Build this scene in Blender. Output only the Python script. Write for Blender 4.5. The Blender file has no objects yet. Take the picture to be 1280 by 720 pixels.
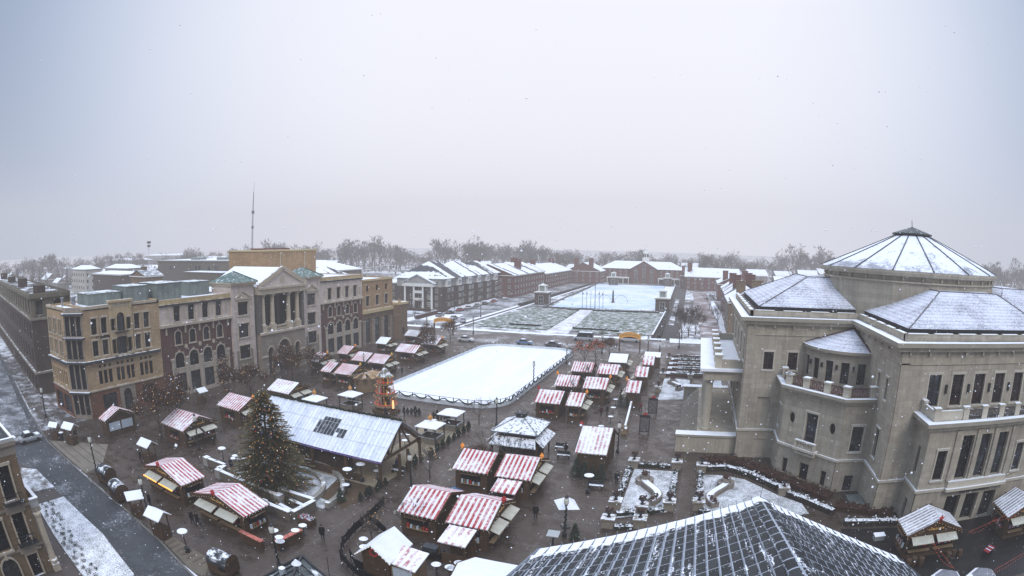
import bpy, bmesh, math, random
from math import sin, cos, pi, radians, sqrt, atan2, hypot
from mathutils import Vector, Matrix
random.seed(7)
scene = bpy.context.scene
col = scene.collection

# ------------------------------------------------------------------ materials
def nodes(name):
    m = bpy.data.materials.new(name); m.use_nodes = True
    nt = m.node_tree; nt.nodes.clear()
    out = nt.nodes.new('ShaderNodeOutputMaterial'); b = nt.nodes.new('ShaderNodeBsdfPrincipled')
    nt.links.new(b.outputs[0], out.inputs[0])
    return m, nt, b
def N(nt, t, **kw):
    n = nt.nodes.new('ShaderNode' + t)
    for k, v in kw.items():
        if k.startswith('i_'):
            key = k[2:]
            n.inputs[int(key) if key.isdigit() else key].default_value = v
        else: setattr(n, k, v)
    return n
def L(nt, a, b): nt.links.new(a, b)
def rgb(c): return (c[0], c[1], c[2], 1)
def math_(nt, op, a, b=None, c=None, clamp=False):
    n = N(nt, 'Math', operation=op); n.use_clamp = clamp
    for i, x in enumerate((a, b, c)):
        if x is None: continue
        if isinstance(x, (int, float)): n.inputs[i].default_value = x
        else: L(nt, x, n.inputs[i])
    return n.outputs[0]
def mix(nt, f, a, b):
    n = N(nt, 'Mix', data_type='RGBA')
    for i, x in ((0, f), (6, a), (7, b)):
        if isinstance(x, (int, float)): n.inputs[i].default_value = x
        elif isinstance(x, tuple): n.inputs[i].default_value = rgb(x)
        else: L(nt, x, n.inputs[i])
    return n.outputs[2]
def noise(nt, vec, scale, detail=4, rough=.6):
    n = N(nt, 'TexNoise'); n.inputs['Scale'].default_value = scale; n.inputs['Detail'].default_value = detail; n.inputs['Roughness'].default_value = rough
    if vec is not None: L(nt, vec, n.inputs['Vector'])
    return n.outputs['Fac']
def ramp(nt, f, lo, hi):
    n = N(nt, 'MapRange'); n.interpolation_type = 'SMOOTHSTEP'
    n.inputs[1].default_value = lo; n.inputs[2].default_value = hi
    L(nt, f, n.inputs[0]); return n.outputs[0]
def pos(nt): return N(nt, 'NewGeometry').outputs['Position']
def wallvec(nt):                                   # (x+y, z) of a vertical wall, in metres
    s = N(nt, 'SeparateXYZ'); L(nt, pos(nt), s.inputs[0])
    c = N(nt, 'CombineXYZ'); L(nt, math_(nt, 'ADD', s.outputs[0], s.outputs[1]), c.inputs[0]); L(nt, s.outputs[2], c.inputs[1])
    return c.outputs[0]
SNOW = (.87, .865, .88)
def upsnow(nt, base, amount, scale=.8):
    """snow lying on what faces the sky; amount 0..1"""
    s = N(nt, 'SeparateXYZ'); L(nt, N(nt, 'NewGeometry').outputs['Normal'], s.inputs[0])
    up = ramp(nt, s.outputs[2], .35, .75)
    n = noise(nt, pos(nt), scale, 5, .7)
    f = math_(nt, 'MULTIPLY', up, ramp(nt, n, .75 - amount * .6, .87 - amount * .6))
    return mix(nt, f, base, SNOW)
MATS = {}
def M(name, c, var=.25, scale=.6, rough=.8, spec=.3, snow=0, brick=None, emit=None, stain=.0, metal=0, snscale=.8):
    if name in MATS: return MATS[name]
    m, nt, b = nodes(name)
    p = pos(nt)
    f = noise(nt, p, scale, 6, .65)
    f2 = noise(nt, p, scale * 9, 3, .6)
    f = math_(nt, 'ADD', math_(nt, 'MULTIPLY', f, .65), math_(nt, 'MULTIPLY', f2, .35))
    f = ramp(nt, f, .3, .7)
    a = tuple(x * (1 - var) for x in c); d = tuple(min(1, x * (1 + var)) for x in c)
    cl = mix(nt, f, a, d)
    if brick:
        bw, bh, mort, dark = brick
        t = N(nt, 'TexBrick'); L(nt, wallvec(nt), t.inputs['Vector'])
        t.inputs['Scale'].default_value = 1; t.inputs['Brick Width'].default_value = bw; t.inputs['Row Height'].default_value = bh
        t.inputs['Mortar Size'].default_value = mort; t.inputs['Mortar Smooth'].default_value = .3
        t.inputs['Color1'].default_value = (1, 1, 1, 1); t.inputs['Color2'].default_value = (.82, .80, .8, 1); t.inputs['Mortar'].default_value = (dark, dark, dark, 1)
        mu = N(nt, 'Mix', data_type='RGBA', blend_type='MULTIPLY'); mu.inputs[0].default_value = 1
        L(nt, cl, mu.inputs[6]); L(nt, t.outputs['Color'], mu.inputs[7]); cl = mu.outputs[2]
    if stain:
        mp = N(nt, 'Mapping'); mp.inputs['Scale'].default_value = (1.1, 1.1, .07); L(nt, p, mp.inputs[0])
        st = ramp(nt, noise(nt, mp.outputs[0], 1.3, 5, .7), .35, .75)
        cl = mix(nt, math_(nt, 'MULTIPLY', st, stain), cl, tuple(x * .45 for x in c))
    if snow: cl = upsnow(nt, cl, snow, snscale)
    L(nt, cl, b.inputs['Base Color'])
    b.inputs['Roughness'].default_value = rough; b.inputs['Specular IOR Level'].default_value = spec; b.inputs['Metallic'].default_value = metal
    if emit:
        b.inputs['Emission Color'].default_value = rgb(emit[0]); b.inputs['Emission Strength'].default_value = emit[1]
    MATS[name] = m
    return m

snow_m = M('snow', SNOW, .06, 1.2, .7, .2)
def snow_patch(name, base, amount, scale, edge=.06, rough=.85, fine=0., bvar=.25):
    """ground sheet: base colour with lying snow"""
    m, nt, b = nodes(name); p = pos(nt)
    bc = mix(nt, ramp(nt, noise(nt, p, scale * 3, 5, .7), .3, .7), tuple(x * (1 - bvar) for x in base), tuple(x * (1 + bvar) for x in base))
    n = noise(nt, p, scale, 6, .72)
    if fine: n = math_(nt, 'ADD', math_(nt, 'MULTIPLY', n, 1 - fine), math_(nt, 'MULTIPLY', noise(nt, p, scale * 14, 3, .7), fine))
    t = .72 - amount * .45
    L(nt, mix(nt, ramp(nt, n, t - edge, t + edge), bc, SNOW), b.inputs['Base Color'])
    b.inputs['Roughness'].default_value = rough; b.inputs['Specular IOR Level'].default_value = .25
    MATS[name] = m; return m

def paving_mat():
    m, nt, b = nodes('wet brick paving'); p = pos(nt)
    big = noise(nt, p, .05, 5, .65); mid = noise(nt, p, .45, 5, .7)
    f = ramp(nt, math_(nt, 'ADD', math_(nt, 'MULTIPLY', big, .5), math_(nt, 'MULTIPLY', mid, .5)), .33, .68)
    c = mix(nt, f, (.046, .031, .022), (.098, .069, .052))
    t = N(nt, 'TexBrick'); L(nt, p, t.inputs['Vector'])
    t.inputs['Scale'].default_value = 1; t.inputs['Brick Width'].default_value = 6; t.inputs['Row Height'].default_value = 6; t.offset = 0
    t.inputs['Mortar Size'].default_value = .12; t.inputs['Color1'].default_value = (0, 0, 0, 1); t.inputs['Color2'].default_value = (.0, .0, .0, 1); t.inputs['Mortar'].default_value = (1, 1, 1, 1)
    c = mix(nt, math_(nt, 'MULTIPLY', t.outputs['Fac'], .35), c, (.125, .105, .092))
    bt = N(nt, 'TexBrick'); L(nt, p, bt.inputs['Vector']); bt.inputs['Scale'].default_value = 1; bt.inputs['Brick Width'].default_value = .5; bt.inputs['Row Height'].default_value = .25
    bt.inputs['Color1'].default_value = (1, 1, 1, 1); bt.inputs['Color2'].default_value = (.72, .7, .68, 1); bt.inputs['Mortar'].default_value = (.6, .6, .6, 1)
    mu = N(nt, 'Mix', data_type='RGBA', blend_type='MULTIPLY'); mu.inputs[0].default_value = .8; L(nt, c, mu.inputs[6]); L(nt, bt.outputs[0], mu.inputs[7]); c = mu.outputs[2]
    tr = N(nt, 'Mapping'); tr.inputs['Scale'].default_value = (.9, .06, 1); L(nt, p, tr.inputs[0])      # trodden lines along the walkways
    trod = ramp(nt, noise(nt, tr.outputs[0], 1., 5, .7), .50, .75)
    c = mix(nt, math_(nt, 'MULTIPLY', trod, .35), c, (.022, .017, .014))
    fl = noise(nt, p, 2.2, 6, .8); pt = ramp(nt, noise(nt, p, .16, 4, .6), .48, .66)
    sn = math_(nt, 'MULTIPLY', ramp(nt, fl, .52, .66), pt)
    c = mix(nt, math_(nt, 'MULTIPLY', sn, .20), c, (.45, .45, .48))
    gr = ramp(nt, noise(nt, p, 9., 3, .8), .66, .72)
    c = mix(nt, math_(nt, 'MULTIPLY', gr, .20), c, (.42, .42, .44))
    L(nt, c, b.inputs['Base Color'])
    L(nt, math_(nt, 'ADD', math_(nt, 'MULTIPLY', ramp(nt, mid, .38, .6), .45), .2), b.inputs['Roughness']); b.inputs['Specular IOR Level'].default_value = .35
    return m
def stripe_mat(name, snow, red=(.40, .03, .035), period=.50):
    m, nt, b = nodes(name)
    s = N(nt, 'SeparateXYZ'); L(nt, N(nt, 'TexCoord').outputs['Object'], s.inputs[0])
    fr = math_(nt, 'FRACT', math_(nt, 'ADD', math_(nt, 'DIVIDE', s.outputs[0], period), 20.25))
    st = ramp(nt, math_(nt, 'ABSOLUTE', math_(nt, 'SUBTRACT', fr, .5)), .27, .23)
    p = pos(nt)
    c = mix(nt, st, (.74, .70, .69), red)
    n = math_(nt, 'ADD', math_(nt, 'MULTIPLY', noise(nt, p, .55, 4, .6), .5), math_(nt, 'MULTIPLY', noise(nt, p, 3.2, 4, .75), .5))
    t = .78 - snow * .55
    sf = ramp(nt, n, t - .10, t + .12)
    c = mix(nt, math_(nt, 'MULTIPLY', sf, .93), c, SNOW)
    L(nt, c, b.inputs['Base Color']); b.inputs['Roughness'].default_value = .6
    return m
def tile_snow_mat():                                # slate roof, snow lying in the courses
    m, nt, b = nodes('snowy slate'); p = pos(nt)
    s = N(nt, 'SeparateXYZ'); L(nt, p, s.inputs[0])
    fr = math_(nt, 'FRACT', math_(nt, 'MULTIPLY', s.outputs[2], 3.6))
    row = ramp(nt, fr, .10, .45)
    n = math_(nt, 'ADD', math_(nt, 'MULTIPLY', noise(nt, p, .25, 4, .6), .45), math_(nt, 'MULTIPLY', noise(nt, p, 4., 3, .7), .55))
    f = math_(nt, 'ADD', math_(nt, 'MULTIPLY', ramp(nt, n, .30, .58), .85), math_(nt, 'MULTIPLY', row, .25))
    f = math_(nt, 'SUBTRACT', f, .22, clamp=True)
    L(nt, mix(nt, f, (.19, .18, .20), (.76, .76, .82)), b.inputs['Base Color']); b.inputs['Roughness'].default_value = .75
    return m
def slid_snow_mat():                                # snow that has slid off in bands down the slope
    m, nt, b = nodes('slate with sliding snow'); p = pos(nt)
    mp = N(nt, 'Mapping'); mp.inputs['Scale'].default_value = (.012, .16, .02); L(nt, p, mp.inputs[0])
    f = math_(nt, 'ADD', math_(nt, 'MULTIPLY', noise(nt, mp.outputs[0], 1., 3, .55), .8), math_(nt, 'MULTIPLY', noise(nt, p, .5, 4, .7), .2))
    L(nt, mix(nt, ramp(nt, f, .455, .475), (.045, .044, .05), SNOW), b.inputs['Base Color']); b.inputs['Roughness'].default_value = .7; return m
def near_roof_mat():
    """big dark tiles with snow at the eave and in streaks; UV in metres: u along eave, v up the slope"""
    m, nt, b = nodes('near slate tiles')
    uv = N(nt, 'UVMap').outputs[0]; s = N(nt, 'SeparateXYZ'); L(nt, uv, s.inputs[0]); u, v = s.outputs[0], s.outputs[1]
    t = N(nt, 'TexBrick'); L(nt, uv, t.inputs['Vector']); t.offset = .0
    t.inputs['Scale'].default_value = 1; t.inputs['Brick Width'].default_value = .5; t.inputs['Row Height'].default_value = 1.1
    t.inputs['Mortar Size'].default_value = .045; t.inputs['Color1'].default_value = (.020, .021, .022, 1); t.inputs['Color2'].default_value = (.040, .042, .044, 1); t.inputs['Mortar'].default_value = (.34, .36, .40, 1)
    c = mix(nt, math_(nt, 'MULTIPLY', ramp(nt, noise(nt, uv, 1.3, 5, .7), .45, .8), .3), t.outputs['Color'], (.07, .073, .076))
    mp = N(nt, 'Mapping'); mp.inputs['Scale'].default_value = (2.1, .16, 1); L(nt, uv, mp.inputs[0])
    st = noise(nt, mp.outputs[0], 1., 5, .75)
    fine = noise(nt, uv, 6.5, 4, .85)
    stf = ramp(nt, math_(nt, 'ADD', math_(nt, 'MULTIPLY', st, .62), math_(nt, 'MULTIPLY', fine, .38)), .560, .582)
    edge = math_(nt, 'ADD', v, math_(nt, 'MULTIPLY', math_(nt, 'SUBTRACT', noise(nt, uv, 1.6, 4, .8), .5), 2.2))
    ef = ramp(nt, edge, 1.5, 1.3)
    f = math_(nt, 'MAXIMUM', stf, ef)
    L(nt, mix(nt, f, c, (.86, .86, .90)), b.inputs['Base Color'])
    L(nt, math_(nt, 'ADD', math_(nt, 'MULTIPLY', f, .3), .55), b.inputs['Roughness']); b.inputs['Specular IOR Level'].default_value = .15
    return m
def vary_pane(o, rng=random.Random(17)):
    """blinds down, paler glossy or plain glass: the material sits on the single pane object"""
    k = rng.random()
    if k < .34 and o.material_slots:
        o.material_slots[0].link = 'OBJECT'; o.material_slots[0].material = pane_blind if k < .17 else pane_pale
def glass_mat(name, c=(.010, .011, .013), rough=.16, spec=.22):
    m, nt, b = nodes(name); p = pos(nt)
    f = ramp(nt, noise(nt, p, .8, 3, .6), .35, .7)
    L(nt, mix(nt, f, tuple(x * .5 for x in c), tuple(x * 2.2 for x in c)), b.inputs['Base Color'])
    b.inputs['Roughness'].default_value = rough; b.inputs['Specular IOR Level'].default_value = spec
    MATS[name] = m; return m

# ------------------------------------------------------------------ mesh builder
class MB:
    def __init__(s): s.v = []; s.f = []; s.m = []; s.uv = None
    def add(s, vs, fs, m=0):
        o = len(s.v); s.v += [tuple(p) for p in vs]
        for f in fs: s.f.append([i + o for i in f]); s.m.append(m)
    def box(s, x0, y0, z0, x1, y1, z1, m=0):
        if x0 > x1: x0, x1 = x1, x0
        if y0 > y1: y0, y1 = y1, y0
        s.add([(x0,y0,z0),(x1,y0,z0),(x1,y1,z0),(x0,y1,z0),(x0,y0,z1),(x1,y0,z1),(x1,y1,z1),(x0,y1,z1)],
              [(3,2,1,0),(4,5,6,7),(0,1,5,4),(1,2,6,5),(2,3,7,6),(3,0,4,7)], m)
    def quad(s, a, b, c, d, m=0): s.add([a, b, c, d], [(0,1,2,3)], m)
    def poly(s, ps, m=0): s.add(ps, [tuple(range(len(ps)))], m)
    def prism(s, ps, z0, z1, m=0, mtop=None):      # ps counter-clockwise plan points
        n = len(ps); vs = [(p[0], p[1], z0) for p in ps] + [(p[0], p[1], z1) for p in ps]
        s.add(vs, [tuple(reversed(range(n)))] + [(i, (i+1) % n, n+(i+1) % n, n+i) for i in range(n)], m)
        s.add(vs[n:], [tuple(range(n))], m if mtop is None else mtop)
    def bar(s, a, b, w, h=None, m=0, up=(0,0,1)):  # square bar between two points
        a = Vector(a); b = Vector(b); d = (b - a).normalized(); h = w if h is None else h
        u = Vector(up)
        if abs(d.dot(u)) > .95: u = Vector((1,0,0))
        r = d.cross(u).normalized() * w / 2; q = r.cross(d).normalized() * h / 2
        vs = [a-r-q, a+r-q, a+r+q, a-r+q, b-r-q, b+r-q, b+r+q, b-r+q]
        s.add(vs, [(3,2,1,0),(4,5,6,7),(0,1,5,4),(1,2,6,5),(2,3,7,6),(3,0,4,7)], m)
    def lathe(s, prof, c=(0,0,0), n=12, m=0, a0=0., cap=True, flat=False):
        vs = []
        for (r, z) in prof:
            for k in range(n):
                a = a0 + 2*pi*k/n; vs.append((c[0] + r*cos(a), c[1] + r*sin(a), c[2] + z))
        fs = []
        for i in range(len(prof)-1):
            for k in range(n):
                fs.append((i*n+k, i*n+(k+1) % n, (i+1)*n+(k+1) % n, (i+1)*n+k))
        if cap:
            fs.append(tuple(reversed(range(n)))); fs.append(tuple((len(prof)-1)*n + k for k in range(n)))
        s.add(vs, fs, m)
    def tube(s, pts, rs, n=5, m=0):
        if not isinstance(rs, (list, tuple)): rs = [rs]*len(pts)
        P = [Vector(p) for p in pts]; vs = []; prev = None
        for i, p in enumerate(P):
            d = (P[min(i+1, len(P)-1)] - P[max(i-1, 0)]).normalized()
            u = Vector((0,0,1)) if abs(d.z) < .9 else Vector((1,0,0))
            r = d.cross(u).normalized(); q = r.cross(d)
            for k in range(n):
                a = 2*pi*k/n; vs.append(p + (r*cos(a) + q*sin(a))*rs[i])
        fs = [(i*n+k, i*n+(k+1) % n, (i+1)*n+(k+1) % n, (i+1)*n+k) for i in range(len(P)-1) for k in range(n)]
        fs += [tuple(reversed(range(n))), tuple((len(P)-1)*n+k for k in range(n))]
        s.add(vs, fs, m)
    def ico(s, c, r, m=0, sq=1.):
        x, y, z = c
        s.add([(x+r,y,z),(x-r,y,z),(x,y+r,z),(x,y-r,z),(x,y,z+r*sq),(x,y,z-r*sq)],
              [(0,2,4),(2,1,4),(1,3,4),(3,0,4),(2,0,5),(1,2,5),(3,1,5),(0,3,5)], m)
    def ball(s, c, r, m=0, n=8, sq=1.):
        prof = [(max(r*sin(pi*i/(n//2+2)), .001), -r*sq*cos(pi*i/(n//2+2))) for i in range(n//2+3)]
        s.lathe(prof, c, n, m)
    def mesh(s, name, mats, smooth=False):
        me = bpy.data.meshes.new(name); me.from_pydata(s.v, [], s.f)
        for m in mats: me.materials.append(m)
        me.polygons.foreach_set('material_index', s.m)
        if smooth: me.polygons.foreach_set('use_smooth', [True]*len(s.f))
        if s.uv:
            l = me.uv_layers.new(name='UVMap')
            for poly in me.polygons:
                for li, vi in zip(poly.loop_indices, poly.vertices): l.data[li].uv = s.uv.get(vi, (0, 5))
        me.update(); return me
    def build(s, name, mats, parent=None, loc=(0,0,0), rot=0, smooth=False):
        if not isinstance(mats, (list, tuple)): mats = [mats]
        return obj(name, s.mesh(name, mats, smooth), parent, loc, rot)
def islands(mb):
    """the separate closed pieces of a builder, as builders"""
    par = list(range(len(mb.v)))
    def find(i):
        while par[i] != i: par[i] = par[par[i]]; i = par[i]
        return i
    for f in mb.f:
        for i in f[1:]: par[find(i)] = find(f[0])
    out = {}
    for f, m in zip(mb.f, mb.m):
        k = find(f[0]); q = out.setdefault(k, (MB(), {}))
        b, mp = q
        for i in f:
            if i not in mp: mp[i] = len(b.v); b.v.append(mb.v[i])
        b.f.append([mp[i] for i in f]); b.m.append(m)
    return [q[0] for q in out.values()]
def pieces(mb, name, mats, parent, **kw):
    """each separate piece becomes a part of its own"""
    return [b.build(name, mats, parent, **kw) for b in islands(mb)]
def obj(name, data, parent=None, loc=(0,0,0), rot=0, scale=None):
    o = bpy.data.objects.new(name, data); col.objects.link(o); o.location = loc; o.rotation_euler = (0,0,rot)
    if scale is not None: o.scale = scale if isinstance(scale, tuple) else (scale,)*3
    if parent: o.parent = parent
    return o
def tag(o, label, cat, group=None, kind=None):
    o['label'] = label; o['category'] = cat
    if group: o['group'] = group
    if kind: o['kind'] = kind
    return o
def thing(name, label, cat, loc=(0,0,0), rot=0, group=None, scale=None):
    return tag(obj(name, None, None, loc, rot, scale), label, cat, group)
def structure(o, label=None):
    o['kind'] = 'structure'
    if label: o['label'] = label
    return o
def copy_tree(o, parent=None):
    c = o.copy(); col.objects.link(c)
    if parent: c.parent = parent
    for ch in list(o.children): copy_tree(ch, c)
    return c
def place(proto, used, label, loc, rot=0, scale=None, group=None):
    """first call moves the prototype itself, later calls copy it with its parts"""
    o = copy_tree(proto) if used else proto
    o.location = loc; o.rotation_euler = (0,0,rot); o['label'] = label
    if group: o['group'] = group
    if scale: o.scale = scale if isinstance(scale, tuple) else (scale,)*3
    return o

# palette
limestone = M('limestone', (.445, .39, .305), .14, .35, .85, .2, brick=(1.3, .62, .016, .72), stain=.5)
limetrim = M('limestone trim', (.49, .435, .345), .12, .5, .85, .2, snow=.95, snscale=.5)
limeplain = M('limestone plain', (.435, .38, .295), .13, .4, .85, .2, stain=.5)
tan_brick = M('tan brick', (.45, .315, .185), .16, .4, .85, .2, brick=(.9, .3, .012, .75), stain=.3)
dkred_brick = M('dark red brick', (.115, .060, .050), .2, .5, .85, .2, brick=(.6, .2, .012, 1.4), stain=.25)
orange_brick = M('orange brown brick', (.185, .082, .048), .25, .6, .85, .2, brick=(.6, .2, .012, 1.3), stain=.3)
pink_stone = M('pinkish stone', (.60, .50, .425), .1, .4, .85, .2, brick=(1.2, .5, .012, .8), stain=.3)
warm_stone = M('warm cast stone', (.46, .38, .28), .12, .5, .85, .2, stain=.3, snow=.5)
grey_stone = M('grey brown stone', (.29, .24, .19), .14, .5, .85, .2, brick=(1., .5, .015, .75), stain=.3)
brown_brick = M('brown brick', (.20, .135, .08), .18, .5, .85, .2, brick=(.7, .25, .012, .8), stain=.3)
mortar_tan = M('theatre block', (.40, .255, .135), .14, .25, .85, .2, brick=(1.2, .45, .014, .78), stain=.4)
dark_brick = M('grey brown brick', (.082, .060, .048), .2, .5, .85, .2, brick=(.7, .25, .012, 1.3), stain=.3)
olive_stucco = M('olive grey stucco', (.175, .15, .108), .14, .4, .9, .2, stain=.35)
red_brick = M('red brick', (.135, .055, .043), .22, .4, .85, .2, brick=(.8, .3, .012, 1.3), stain=.2)
white_paint = M('white paint', (.74, .72, .67), .08, .8, .6, .3, snow=.5)
dark_metal = M('dark metal', (.022, .022, .024), .3, 2., .5, .4)
grey_metal = M('grey metal', (.20, .21, .22), .2, 1., .45, .5, snow=.4)
green_metal = M('grey green metal', (.17, .195, .17), .25, .5, .6, .4, snow=.55, stain=.4)
copper = M('green copper', (.075, .13, .105), .3, .6, .6, .4, snow=.35, snscale=1.6)
flat_snow = snow_patch('flat roof snow', (.22, .21, .20), .80, .25, .08)
slate = M('dark slate', (.075, .072, .078), .2, .6, .75, .3)
snowslate = tile_snow_mat()
partsnow = slid_snow_mat()
glass = glass_mat('window glass'); pane_blind = glass_mat('glass over blinds', (.040, .040, .040), .25); pane_pale = glass_mat('glass reflecting cloud', (.028, .032, .038), .08, .5); pane_lit = M('glass before a lit room', (.10, .075, .045), .5, 1.2, .2, .3, emit=((1., .65, .3), .05)); glass_blue_grey = glass_mat('blue grey glass', (.035, .039, .046), .14)  # blue grey glass is only paler, it has no glow
paving = paving_mat()
red_light = stripe_mat('red striped roof', .42); red_mid = stripe_mat('red striped roof under thin snow', .46, period=.62); red_snowy = stripe_mat('red striped roof under snow', .60, period=.62); red_wide = stripe_mat('wide red striped roof', .46, period=.82)
grey_stripe = stripe_mat('grey striped roof', .45, (.20, .19, .20))
wood = M('brown boards', (.088, .052, .030), .3, .9, .8, .2, brick=(30., .22, .02, .45))
wood_light = M('tan boards', (.24, .165, .095), .25, .8, .8, .2, brick=(30., .22, .02, .6))
timber = M('brown timber', (.085, .048, .026), .3, 1., .8, .2)
bulb = M('warm bulb', (.9, .6, .3), .05, 1., .5, .3, emit=((1., .5, .15), 1.2))
bulb_w = M('white bulb', (.95, .9, .8), .05, 1., .5, .3, emit=((1., .85, .62), .7))
orange = M('glowing orange paint', (.75, .27, .04), .1, 1., .5, .3, emit=((1., .35, .05), .15))  # faint glow added to the star and trim colour
red_paint = M('red paint', (.42, .03, .03), .15, 1., .5, .3)
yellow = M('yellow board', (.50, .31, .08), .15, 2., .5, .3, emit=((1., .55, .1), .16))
evergreen = M('evergreen needles', (.135, .112, .052), .65, 2., .8, .2, snow=.25, snscale=2.)
dkgreen = M('dark evergreen', (.014, .022, .014), .45, 2., .8, .2, snow=.10, snscale=2.)
hedge_red = M('russet shrub', (.060, .030, .022), .5, 2.5, .9, .1, snow=.12, snscale=2.)
hedge_green = M('green shrub', (.028, .032, .022), .5, 2.5, .9, .1, snow=.55, snscale=1.4)
bark = M('bark', (.060, .048, .040), .3, 2., .9, .1)
twig = M('grey twigs', (.115, .098, .088), .3, 1., .9, .1)
deadleaf = M('brown leaves', (.085, .047, .032), .5, 3., .9, .1, snow=.12, snscale=2.)
black = M('black panel', (.010, .010, .012), .3, 2., .5, .3)
white_board = M('pale notice', (.52, .58, .64), .15, 3., .5, .3)
pale_awning = M('pale awning', (.50, .47, .38), .15, 1.5, .7, .2)
# ------------------------------------------------------------------ facades with real openings
class Facade:
    """a wall plane: origin (x, y), heading angle a (u runs along it, the outside is to the right of u turned -90 deg)"""
    def __init__(s, x, y, a, W): s.x, s.y, s.a, s.W = x, y, a, W; s.u = (cos(a), sin(a)); s.n = (sin(a), -cos(a))
    def p(s, u, out, z): return (s.x + s.u[0]*u + s.n[0]*out, s.y + s.u[1]*u + s.n[1]*out, z)
    def wall(s, mb, z0, z1, ops, depth=.32, m=0, u0=0, u1=None, out=0, bands=None):
        u1 = s.W if u1 is None else u1
        ops = [o for o in ops if o[0] < u1 and o[1] > u0 and o[2] < z1 and o[3] > z0]
        us = sorted({u0, u1} | {min(max(x, u0), u1) for o in ops for x in o[:2]}); zs = sorted({z0, z1} | {min(max(x, z0), z1) for o in ops for x in o[2:4]})
        P = lambda u, z, d=0: s.p(u, out - d, z)
        for i in range(len(us)-1):
            for j in range(len(zs)-1):
                a, b, c, d = us[i], us[i+1], zs[j], zs[j+1]
                if b-a < 1e-5 or d-c < 1e-5: continue
                cu, cz = (a+b)/2, (c+d)/2
                if any(o[0] < cu < o[1] and o[2] < cz < o[3] for o in ops): continue
                mb.quad(P(a,c), P(b,c), P(b,d), P(a,d), m)
        for o in ops:
            a, b, c, d = o[:4]; arch = len(o) > 4 and o[4]
            if arch == 2:                                   # oval opening
                n = 16; cu, cz, ru, rz = (a+b)/2, (c+d)/2, (b-a)/2, (d-c)/2
                ring = [(cu+ru*cos(2*pi*k/n), cz+rz*sin(2*pi*k/n)) for k in range(n)]
                for k in range(n):
                    p, q = ring[k], ring[(k+1) % n]
                    mb.quad(P(*p), P(*q), P(*q, depth), P(*p, depth), m)
                for qd, corner in ((0,(b,d)), (1,(a,d)), (2,(a,c)), (3,(b,c))):
                    for k in range(qd*4, qd*4+4): mb.poly([P(*corner), P(*ring[(k+1) % n]), P(*ring[k])], m)
                continue
            sp = d - (b-a)/2 if arch else d
            mb.quad(P(a,c), P(a,c,depth), P(a,sp,depth), P(a,sp), m); mb.quad(P(b,c,depth), P(b,c), P(b,sp), P(b,sp,depth), m)
            mb.quad(P(a,c,depth), P(a,c), P(b,c), P(b,c,depth), m)
            if not arch: mb.quad(P(a,d), P(a,d,depth), P(b,d,depth), P(b,d), m)
            else:
                n = 10; r = (b-a)/2; cu = (a+b)/2
                ring = [(cu + r*cos(pi*k/n), sp + r*sin(pi*k/n)) for k in range(n+1)]
                for k in range(n):
                    p, q = ring[k], ring[k+1]
                    mb.quad(P(*p, depth), P(*q, depth), P(*q), P(*p), m)
                    mb.poly([P(b, d) if k < n/2 else P(a, d), P(*q), P(*p)], m)
                mb.poly([P(b, d), P(a, d), P(*ring[n//2])], m)
    def band(s, mb, u0, u1, z0, z1, out0, out1, m=0):       # a raised horizontal or vertical strip
        a, b = s.p(u0, out0, z0), s.p(u1, out0, z0); c, d = s.p(u1, out1, z0), s.p(u0, out1, z0)
        mb.prism([d, c, b, a], z0, z1, m)
WIN = {}
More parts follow.
